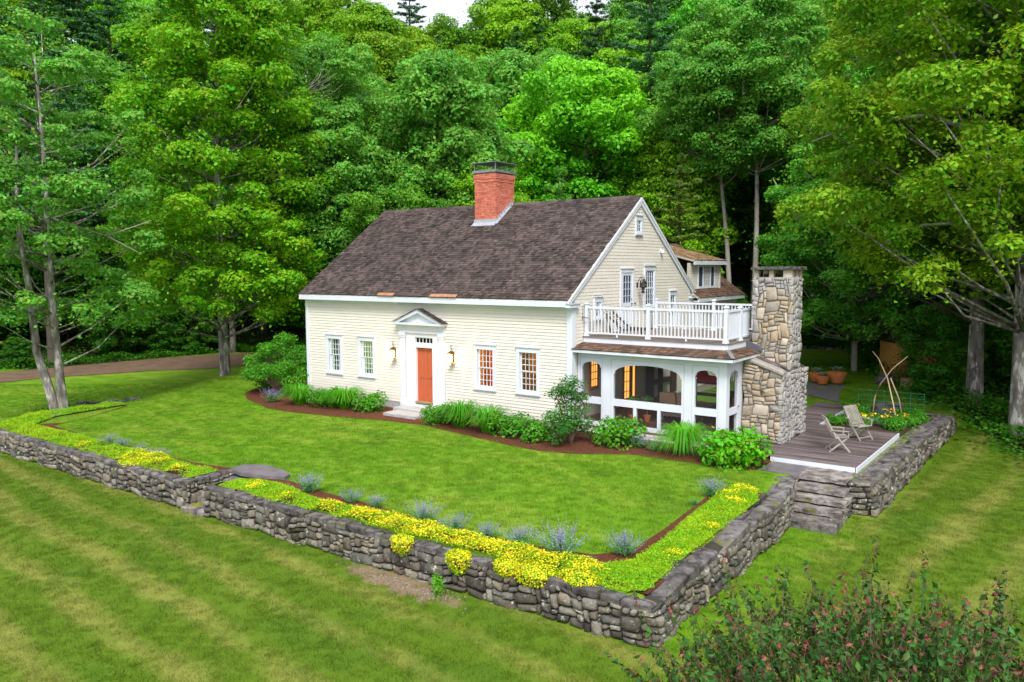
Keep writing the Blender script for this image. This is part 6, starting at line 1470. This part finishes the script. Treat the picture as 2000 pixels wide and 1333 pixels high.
def make_conifer(seed, h, base, Rm, leaves, ls, r0=.22, whorls=16, per=6, droop=.25, tip=True):
    rs = np.random.RandomState(seed); P = trunk_path(h, rs, .12); b = B(); b.tube([(0, 0, -.5)]+P, [r0*1.3]+[r0*(1-.93*i/(len(P)-1))+.01 for i in range(len(P))], 9); lb = B(); parts = []; cs = []
    for w in range(whorls):
        t = w/(whorls-1); z = base+(h-base)*t*.97; L0 = Rm*(1-t)**.75*(.8+.2*min(1, t*5))+.25
        for k in range(per):
            az = k*2*math.pi/per+w*1.1+rs.uniform(-.35, .35); L = L0*rs.uniform(.6, 1.15); s = at_path(P, min(z+rs.uniform(-.2, .2), h*.99)); dx, dy = math.cos(az), math.sin(az)
            dr = droop*(1-t)-.35*t
            e = (s[0]+dx*L, s[1]+dy*L, s[2]-L*dr); lb.tube([s, e], [.03*(1-t)+.012, .006], 4)
            for q in np.linspace(.3, 1, max(2, int(L/.42))):
                cs.append((s[0]+dx*L*q, s[1]+dy*L*q, s[2]-L*dr*q, .50*(1.15-q*.5)*min(1, L), dx, dy))
    n = max(6, int(leaves/len(cs)))
    for c in cs: parts.append(leaf_cloud(n, ellfn(c[:3], (c[3], c[3], .10), rs, .1, False), ls, rs, .55, .22, .1))
    V, F = join(parts); return b.mesh('trunk', smooth=True), lb.mesh('limb', smooth=True), np_mesh('crown', V, F)
def tree(name, cat, loc, label, meshes, bark, leaf, group=None, rz=0., sc=1.):
    t = empty(name, loc, label, cat, group); t.rotation_euler = (0, 0, rz); t.scale = (sc,)*3 if not hasattr(sc, '__len__') else sc
    link('trunk', meshes[0], bark, t); link('limbs', meshes[1], BARKD if bark is BARK else bark, t); link('crown', meshes[2], leaf, t); return t
def gnd(x, y, z=0): return (x, y, Hs(x, y)+z)
# the large maple left of the house
tree('maple_tree', 'tree', gnd(-24.0, 2.9), 'tall bright green maple with layered branches left of the house', make_broad(101, 24.5, 3.9, 5.9, 185, 138000, .215, 'maple', 1.1, .62, .27, up=.35, drop=.3), BARKM, L_MAPLE)
# double-trunked tree at the left end of the wall
m1 = make_broad(102, 16.8, 4.3, 4.0, 74, 42000, .18, 'round', .85, .55, .19, (-.03, -.035), .35, .3, .35)
t = tree('double_trunk_tree', 'tree', gnd(-20.1, -7.4), 'pale green tree with two grey leaning trunks at the left end of the wall', m1, BARKM, L_PALE)
b = B(); b.tube([(-.05, -.15, -.5), (-.32, -.35, 1.2), (-.75, -.62, 3.0), (-.9, -.7, 5.5), (-1.2, -.9, 8.5), (-1.3, -.7, 11.5)], [.24, .19, .16, .13, .10, .05], 10); link('second_trunk', b.mesh('second_trunk', smooth=True), BARKM, t)
b = B()
for (p, q) in (((.0, .0, 8.4), (1.8, 1.2, 7.7)), ((1.8, 1.2, 7.7), (3.4, 2.2, 8.3)), ((1.8, 1.2, 7.7), (2.8, 2., 7.0)), ((-.4, -.3, 7.0), (-2.6, -2, 7.4)), ((0, 0, 6.2), (1.0, .8, 7.4))): b.tube([p, q], [.035, .012], 5)
link('dead_branches', b.mesh('dead_branches', smooth=True), BARKL, t)
# right-hand trees
def vis(px, py, d):
    q = _fw*1576.3+_r2*(px-1000)-_u2*(py-666.5); return CAMP+q*(d/1576.3)
R1 = make_broad(111, 22, 6.6, 7.2, 170, 125000, .19, 'round', 1.15, .68, .40, (-.008, -.01), .4, .1, .3, drop=.6)
t = tree('large_maple', 'tree', gnd(12.35, 10.9), 'largest yellow-green maple at the right edge with a thick grey trunk', R1, BARKM, L_YEL)
b = B(); b.tube([(0, 0, 9.0), (-1.4, -1.0, 10.6), (-3.2, -2.2, 11.3), (-5.2, -3.2, 11.1), (-6.6, -3.9, 10.5)], [.15, .12, .09, .05, .02], 7); b.tube([(-.1, 0, 6.5), (-1.5, -1.0, 7.6), (-3.2, -2.0, 7.5), (-4.4, -2.6, 6.8)], [.11, .08, .05, .02], 6); b.tube([(-3.2, -2.2, 11.3), (-4.2, -3.1, 12.2)], [.05, .015], 5)
link('bare_limbs', b.mesh('bare_limbs', smooth=True), BARKL, t)
R2 = make_broad(112, 19, 5.8, 5.4, 110, 80000, .19, 'round', 1.1, .68, .31, (-.01, .01), .4, .1, drop=.5)
tree('maple_tree', 'tree', gnd(10.45, 14.2), 'yellow-green maple with a straight trunk, left of the largest one at the right edge', R2, BARK, L_YEL)
R3 = make_broad(113, 13.0, 2.9, 4.8, 130, 80000, .18, 'column', 1.0, .5, .16, (0, 0), .4, .1, drop=1.0)
tree('beech_tree', 'tree', gnd(4.0, 22.0), 'bright fresh green beech with drooping branches above the shed', R3, BARKL, L_BEECH)
tree('beech_tree', 'tree', gnd(11.6, 21.0), 'green understorey tree right of the shed', R3, BARK, L_BEECH, rz=2.1, sc=.8)
tree('maple_tree', 'tree', gnd(15.8, 12.6), 'yellow-green maple partly cut off by the right edge of the photo', R2, BARK, L_YEL, rz=1.7, sc=1.1)
tree('maple_tree', 'tree', gnd(13.4, 18.5), 'maple behind the largest one at the right edge', R1, BARK, L_YEL, rz=2.9, sc=.95)
# tall thin-trunked trees behind the wing
T1 = make_broad(121, 21.0, 12.0, 4.6, 95, 70000, .19, 'umbrella', 1.0, .65, .21)
p = vis(1473, 520, 50); tree('tall_pale_tree', 'tree', gnd(p.x, p.y), 'tall tree with a straight bare pale trunk behind the stone chimney', T1, BARKL, L_PALE, rz=.5)
T2 = make_broad(122, 20.0, 11.8, 4.2, 85, 60000, .19, 'umbrella', 1.0, .65, .20, (.01, .01), wander=.9)
p = vis(1425, 510, 51); tree('tall_pale_tree', 'tree', gnd(p.x, p.y), 'tall tree with a crooked grey trunk left of the straight pale one', T2, BARKL, L_PALE, rz=1.5, sc=.98)
p = vis(600, 520, 51); tree('tall_pale_tree', 'tree', gnd(p.x, p.y), 'tall tree with a thin bare pale trunk at the left end of the roof', T1, BARKL, L_FOR, rz=3.5, sc=.95)
t = empty('dead_snag', vis(1600, 520, 44), 'bare leaning dead forked trunk right of the pale trunks', 'tree')
b = B(); c0 = vis(1640, 600, 44); k1 = vis(1560, 430, 44); k2 = vis(1510, 350, 44); k3 = vis(1545, 360, 44)
b.tube([c0, vis(1590, 500, 44), k1, k2], [.12, .10, .07, .02], 6); b.tube([k1, k3], [.06, .015], 6); b.make('trunk', BARKL, t, smooth=True)
# conifers that can be told apart
C1 = make_conifer(131, 14, 1.4, 3.6, 30000, .26, .20, 15, 6, .22)
C2 = make_conifer(132, 22, 7, 3.8, 30000, .30, .26, 16, 6, .05)
C3 = make_conifer(133, 7, .6, 1.7, 14000, .20, .09, 13, 6, .1)
p = vis(1325, 500, 46); tree('young_pine', 'tree', gnd(p.x, p.y), 'pine with yellow-green boughs rising behind the rear wing', C1, BARKD, L_PINEY, rz=.3, sc=.85)
p = vis(1095, 420, 43); tree('young_tree', 'tree', (p.x, p.y, Hs(p.x, p.y)), 'fresh green young tree just above the ridge right of the brick chimney', C3, BARK, L_BEECH, sc=(1.15, 1.15, 1.55))
# distinct crowns behind the house
A = [make_broad(140+i, hh, bb, rr, 82, 52000, .27, kk, 1.3, .75, .24) for i, (hh, bb, rr, kk) in enumerate(((17.5, 6., 4.9, 'round'), (19, 7, 4.5, 'round'), (16.5, 5.5, 5.2, 'umbrella'), (18.5, 6, 4.1, 'maple')))]
U1 = make_broad(150, 6.5, .8, 2.6, 40, 17000, .20, 'round', .85, .5, .08)
NAMED = [(1150, 58, 0, 1.12, L_FORL, 'broad bright yellow-green maple crown behind the ridge, right of the brick chimney'), (860, 50, 1, .95, L_PALE, 'pale feathery tree behind the roof, left of the brick chimney'),
         (870, 66, 2, 1.1, L_FOR, 'rounded dark green oak crown above the pale tree'), (1235, 66, 3, 1.1, L_FORL, 'bright green tree above the gable peak'), (700, 56, 0, 1.0, L_FOR, 'mid green tree above the left half of the roof'),
         (640, 48, 1, .8, L_FOR, 'green tree at the left shoulder of the roof'), (960, 47, 3, .62, L_FORL, 'small bright tree directly behind the brick chimney'), (780, 45, 2, .6, L_FOR, 'low spreading tree behind the left half of the ridge'), (1680, 52, 0, .95, L_FOR, 'green tree right of the tall pale trees'), (1480, 62, 2, 1.15, L_FORL, 'bright round crown above the tall pale trees')]
placed = [(-24, 2.9), (-20, -7.4), (12.35, 10.9), (10.45, 14.2), (4, 22), (11.6, 21), (15.8, 12.6), (13.4, 18.5)]
for k in (1473, 1425, 600): q = vis(k, 520, 50.5); placed.append((q.x, q.y))
for k, d in ((1325, 46), (1095, 43)): q = vis(k, 500, d); placed.append((q.x, q.y))
for px, d, k, s, lm, lb in NAMED:
    p = vis(px, 500, d); placed.append((p.x, p.y)); tree('forest_tree', 'tree', gnd(p.x, p.y), lb, A[k], BARK, lm, rz=px*.01, sc=s)
# the rest of the wooded hillside
PLACES = ['at the left edge of the photo', 'behind the double-trunked tree', 'behind the tall left maple', 'beyond the left end of the roof', 'above the left half of the roof', 'behind the brick chimney', 'above the gable', 'behind the stone chimney', 'above the shed', 'at the right edge of the photo']
def SIDE(u, d=50):
    k = PLACES[int(min(9, max(0, (u+.64)/1.28*10)))]; return ('near row, ' if d < 55 else 'middle rows, ' if d < 78 else 'far rows, ')+k
frs = np.random.RandomState(77); nf = 0
fwx, fwy = -math.sin(_yaw), math.cos(_yaw); rx_, ry_ = math.cos(_yaw), math.sin(_yaw)
cells = [(gx, gy) for gx in np.arange(-130, 80, 6.3) for gy in np.arange(-30, 140, 6.3)]
for gx, gy in cells:
    x, y = gx+frs.uniform(-2.4, 2.4), gy+frs.uniform(-2.4, 2.4); dx, dy = x-CAMP.x, y-CAMP.y; d = dx*fwx+dy*fwy; u = (dx*rx_+dy*ry_)/max(d, 1)
    if d < 24 or d > 112 or abs(u) > .80 or forest_fac(np.array([x]), np.array([y]))[0] < .5: continue
    if min(math.hypot(x-a, y-c) for a, c in placed) < 4.0: continue
    pxx = 1000+1576*u
    if d < 52 and (1350 < pxx < 1540 or 560 < pxx < 640): continue
    if d < 48 and 1540 <= pxx < 1640: continue
    if math.hypot(x-7.3, y-19.8) < 5.5: continue
    rr = frs.uniform(); con = rr < (.36 if u < -.2 else .26)+(.12 if d < 60 else 0); s = frs.uniform(.88, 1.2)*(1+max(0, d-60)*.0035)
    side = SIDE(u, d)
    if con:
        far = d > 62
        tree('forest_conifer', 'tree', gnd(x, y), 'dark feathery pine, '+side, C2 if (far or frs.uniform() < .5) else C1, BARKD, L_PINE, 'pines, '+side, frs.uniform(0, 6.3), s*(1. if far else 1.15))
    else:
        k = frs.randint(4); br = frs.uniform() < .33
        if abs(u) > .42 and u > 0: lm, cn = L_YEL, 'yellow-green'
        elif br: lm, cn = L_FORL, 'bright green'
        else: lm, cn = L_FOR, 'mid green'
        tree('forest_tree', 'tree', gnd(x, y), 'leafy %s tree, %s' % (cn, side), A[k], BARK if frs.uniform() < .7 else BARKD, lm, '%s trees, %s' % (cn, side), frs.uniform(0, 6.3), s)
    placed.append((x, y)); nf += 1
# understorey along the forest edge
nu = 0; Pn = np.array(CLEAR)
for i in range(1, len(CLEAR)-3):
    a = Vector(CLEAR[i]); c = Vector(CLEAR[i+1]); L = (c-a).length; nrm = Vector((-(c-a).y, (c-a).x)).normalized()
    for k in range(int(L/2.2)):
        for row in (0, 1, 2):
            p = a.lerp(c, (k+frs.uniform(0, 1))/max(1, int(L/2.2)))+nrm*(1.6+row*3.8+frs.uniform(-.8, 1.2))
            if not forest_fac(np.array([p.x]), np.array([p.y]))[0]: continue
            dx, dy = p.x-CAMP.x, p.y-CAMP.y; d = dx*fwx+dy*fwy; u = (dx*rx_+dy*ry_)/max(d, 1)
            if d < 22 or abs(u) > .72: continue
            if frs.uniform() < (.45, .45, .3)[row]: continue
            side = SIDE(u, d)
            if p.y < 4 and p.x > 10: continue
            if math.hypot(p.x-7.3, p.y-19.5) < 3.4: continue
            if d < 52 and 1370 < 1000+1576*u < 1530: continue
            if row == 0: tree('sapling', 'tree', gnd(p.x, p.y), 'low leafy sapling, '+side, U1, BARKD, L_FERN if frs.uniform() < .6 else L_FOR, 'low saplings, '+side, frs.uniform(0, 6.3), frs.uniform(.32, .75))
            else: tree('sapling', 'tree', gnd(p.x, p.y), 'tall leafy sapling under the trees, '+side, U1, BARKD, L_FERN, 'tall saplings, '+side, frs.uniform(0, 6.3), frs.uniform(.8, 1.25)*(1.25 if row == 2 else 1))
            nu += 1
print('forest', nf, 'saplings', nu)
# low undergrowth strip along the edge
uq = np.random.RandomState(6); V = []
pts = []
for i in range(2, len(CLEAR)-4):
    a = np.array(CLEAR[i]); c = np.array(CLEAR[i+1]); L = np.hypot(*(c-a)); n = int(L*420); t = uq.uniform(0, 1, n)[:, None]; nr = np.array([-(c-a)[1], (c-a)[0]])/L
    pts.append(a+(c-a)*t+nr*(uq.normal(.9, .8, n)[:, None]))
for i in range(2, len(CLEAR)-5):
    a = np.array(CLEAR[i]); c = np.array(CLEAR[i+1]); L = np.hypot(*(c-a)); n = int(L*520); t = uq.uniform(0, 1, n)[:, None]; nr = np.array([-(c-a)[1], (c-a)[0]])/L
    q_ = a+(c-a)*t+nr*(uq.uniform(1.5, 17, n)[:, None]); pts.append(q_[forest_fac(q_[:, 0], q_[:, 1]) > .5])
pts = np.concatenate(pts); zc = H(pts[:, 0], pts[:, 1]); lump = .5+.5*np.sin(pts[:, 0]*1.3+pts[:, 1]*.8)*np.cos(pts[:, 1]*1.1)
zz = zc+uq.uniform(0, 1, len(pts))*(.25+.65*lump)
tag(link('undergrowth', np_mesh('undergrowth', *leaf_cloud(0, lambda n: (np.column_stack([pts, zz]), np.tile([0, 0, 1.], (len(pts), 1))), .18, uq, .45)), L_FERN), kind='stuff')

# foreground shrub
fx, fy = 13.2, -15.45; fz = Hs(fx, fy)
q = np.random.RandomState(3); t = empty('foreground_shrub', (fx, fy, fz), 'dark green shrub with reddish young shoots in the near right corner', 'shrub')
L_SHR = leafmat('shrub_leaf', (.022, .085, .014), (.075, .17, .022), trans=.25, scale2=2.2, vary=.5, hue=.03); L_RED = leafmat('red_shoot_leaf', (.13, .055, .035), (.30, .06, .08), trans=.25, scale2=3., vary=.5)
b = B(); C = []; D = []; Cr = []; Dr = []
for i in range(1100):
    d = q.normal(0, 1, 3); d /= np.linalg.norm(d); d[2] = abs(d[2]); k = q.uniform(.35, 1)**.5
    s = np.array([d[0]*2.3*k, d[1]*2.0*k, 1.55+d[2]*1.25*k]); L = q.uniform(.25, .62)*(1.8 if q.uniform() < .14 else 1); dr = np.array([d[0]*.5, d[1]*.5, .55+d[2]*.6])+q.normal(0, .22, 3); dr /= np.linalg.norm(dr)
    mid = s+dr*L*.5+q.normal(0, .03, 3); e = s+dr*L
    b.tube([tuple(s+(fx, fy, fz)), tuple(mid+(fx, fy, fz)), tuple(e+(fx, fy, fz))], [.007, .005, .002], 3, False)
    m_ = int(L*46)
    for j in range(m_):
        tt = (j+.5)/m_; c = s+(e-s)*tt; a = q.uniform(0, 6.28); o = np.array([math.cos(a), math.sin(a), .3]); (Cr if tt > .80 and q.uniform() < .55 or q.uniform() < .05 else C).append(c+o*.03); (Dr if len(Cr)+len(C) > len(D)+len(Dr) and len(Cr) > len(Dr) else D).append(o)
for i in range(16):
    a = i*.95; b.tube([(fx, fy, fz-.1), (fx+.5*math.cos(a), fy+.5*math.sin(a), fz+.8), (fx+1.3*math.cos(a), fy+1.2*math.sin(a), fz+1.7)], [.04, .03, .012], 6)
b.make('stems', TWIG, t)
C, D, Cr, Dr = map(np.array, (C, D, Cr, Dr))
link('foliage', np_mesh('foliage', *leaf_cloud(0, lambda n: (C, D), .082, q, .35, .5)), L_SHR, t); link('young_leaves', np_mesh('young_leaves', *leaf_cloud(0, lambda n: (Cr, Dr), .062, q, .35, .45)), L_RED, t)
t = plant('low_bush', 'shrub', gnd(13.2, -13.2), 'bright green low bush showing through the near shrub', [('foliage', pm('foliage', lumpy(2600, 1.1, 1.1, .075, rs, 12, .5)), L_HYD)])
plant('low_bush', 'shrub', gnd(15.2, -15.4), 'bright green low bush at the bottom right edge', [('foliage', t.children[0].data, L_HYD)], sc=.9)

# ------------------------------------------------------------------ grass blades: tufts placed on the lawn
def tuft_mesh(seed, n=26, r=.11, h=.045, w=.007):
    q = np.random.RandomState(seed); a = q.uniform(0, 6.28, n); d = r*np.sqrt(q.uniform(0, 1, n)); x, y = d*np.cos(a), d*np.sin(a); b_ = q.uniform(0, 6.28, n); hh = h*q.uniform(.5, 1.3, n); ln = hh*q.uniform(.2, 1.1, n)
    px, py = -np.sin(b_)*w*.5, np.cos(b_)*w*.5
    V = np.stack([np.stack([x-px, y-py, -0.01+0*x], 1), np.stack([x+px, y+py, -.01+0*x], 1), np.stack([x+ln*np.cos(b_), y+ln*np.sin(b_), hh], 1)], 1).reshape(-1, 3)
    return np_mesh('grass_tuft', V, np.arange(3*n).reshape(n, 3))
gq = np.random.RandomState(4)
def lawn_points(n, x0, x1, y0, y1):
    P = np.stack([gq.uniform(x0, x1, n), gq.uniform(y0, y1, n)], 1)
    dx, dy = P[:, 0]-CAMP.x, P[:, 1]-CAMP.y; d = dx*fwx+dy*fwy; u = (dx*rx_+dy*ry_)/np.maximum(d, 1)
    k = (d > 6) & (d < 46) & (np.abs(u) < .72) & (gq.uniform(0, 1, n) < np.clip(24/np.maximum(d, 1), .25, 1)**1.2)
    k &= forest_fac(P[:, 0], P[:, 1]) < .5
    for poly in (MAIN_BED, BORDER, BORDER2, GARDEN): k &= ~inpoly(P[:, 0], P[:, 1], poly)
    X, Y = P[:, 0], P[:, 1]
    k &= ~((Y > -11.5) & (Y < -10.95) & (X < 8.7) & (X > -18.8))
    k &= ~((X > -4.9) & (X < -3.0) & (Y > -11.6) & (Y < -9.2) & ~((X > -3.2)))
    xo = np.interp(Y, [-11.5, -3.6, -1.5], [8.62, 8.44, 8.05]); k &= ~((X > xo-.62) & (X < xo+.03) & (Y > -11.5) & (Y < -1.3))
    k &= ~((X > 7.95) & (X < 9.52) & (Y > -3.4) & (Y < 0)); k &= ~((X > 6.9) & (X < 9.4) & (Y > -1.5) & (Y < 5.7)); k &= ~((X > 5.2) & (X < 6.8) & (Y > -.3) & (Y < 10.5))
    k &= ~((X > 9.1) & (X < 10.2) & (Y > -1.35) & (Y < 10.8)); k &= ~((X > HX0) & (X < 5.4) & (Y > -.1) & (Y < 9.9)); k &= ~((X > -6.8) & (X < .1) & (Y > 9) & (Y < 15.4))
    k &= ~((((X-3.3)/1.7)**2+((Y+11.6+X*.06)/.42)**2+gq.uniform(-.3, 1.1, n)) < 1.1)
    P = P[k]; ro = inpoly(P[:, 0], P[:, 1], ROADN+ROADF[::-1]); P = P[~ro]
    return P
GP = lawn_points(300000, -40, 26, -24, 34)
GP = np.column_stack([GP, H(GP[:, 0], GP[:, 1])])
tcol = bpy.data.collections.new('grass_tufts')
for i in range(5): o = bpy.data.objects.new('grass_tuft', tuft_mesh(i, 30 if i else 22, .12, .04 if i else .075)); o.data.materials.append(BLADE); tcol.objects.link(o)
gm = bpy.data.meshes.new('grass'); gm.vertices.add(len(GP)); gm.vertices.foreach_set('co', GP.astype(np.float32).ravel()); gm.update()
go = link('grass', gm, None); tag(go, kind='stuff')
ng = bpy.data.node_groups.new('grass_scatter', 'GeometryNodeTree'); ng.interface.new_socket('Geometry', in_out='INPUT', socket_type='NodeSocketGeometry'); ng.interface.new_socket('Geometry', in_out='OUTPUT', socket_type='NodeSocketGeometry')
N = ng.nodes; gi = N.new('NodeGroupInput'); gout = N.new('NodeGroupOutput'); ip = N.new('GeometryNodeInstanceOnPoints'); ci = N.new('GeometryNodeCollectionInfo'); ci.inputs['Collection'].default_value = tcol; ci.inputs['Separate Children'].default_value = True; ci.inputs['Reset Children'].default_value = True
rv = N.new('FunctionNodeRandomValue'); rv.data_type = 'FLOAT_VECTOR'; rv.inputs[0].default_value = (-.12, -.12, 0); rv.inputs[1].default_value = (.12, .12, 6.283)
rf = N.new('FunctionNodeRandomValue'); rf.data_type = 'FLOAT'; rf.inputs[2].default_value = .75; rf.inputs[3].default_value = 1.25; rf.inputs['Seed'].default_value = 3
mp = N.new('GeometryNodeMeshToPoints'); ng.links.new(gi.outputs[0], mp.inputs['Mesh']); ng.links.new(mp.outputs[0], ip.inputs['Points']); ng.links.new(ci.outputs[0], ip.inputs['Instance']); ip.inputs['Pick Instance'].default_value = True
ng.links.new(rv.outputs[0], ip.inputs['Rotation']); ng.links.new(rf.outputs[1], ip.inputs['Scale']); ng.links.new(ip.outputs[0], gout.inputs[0])
md = go.modifiers.new('scatter', 'NODES'); md.node_group = ng
print('grass points', len(GP))
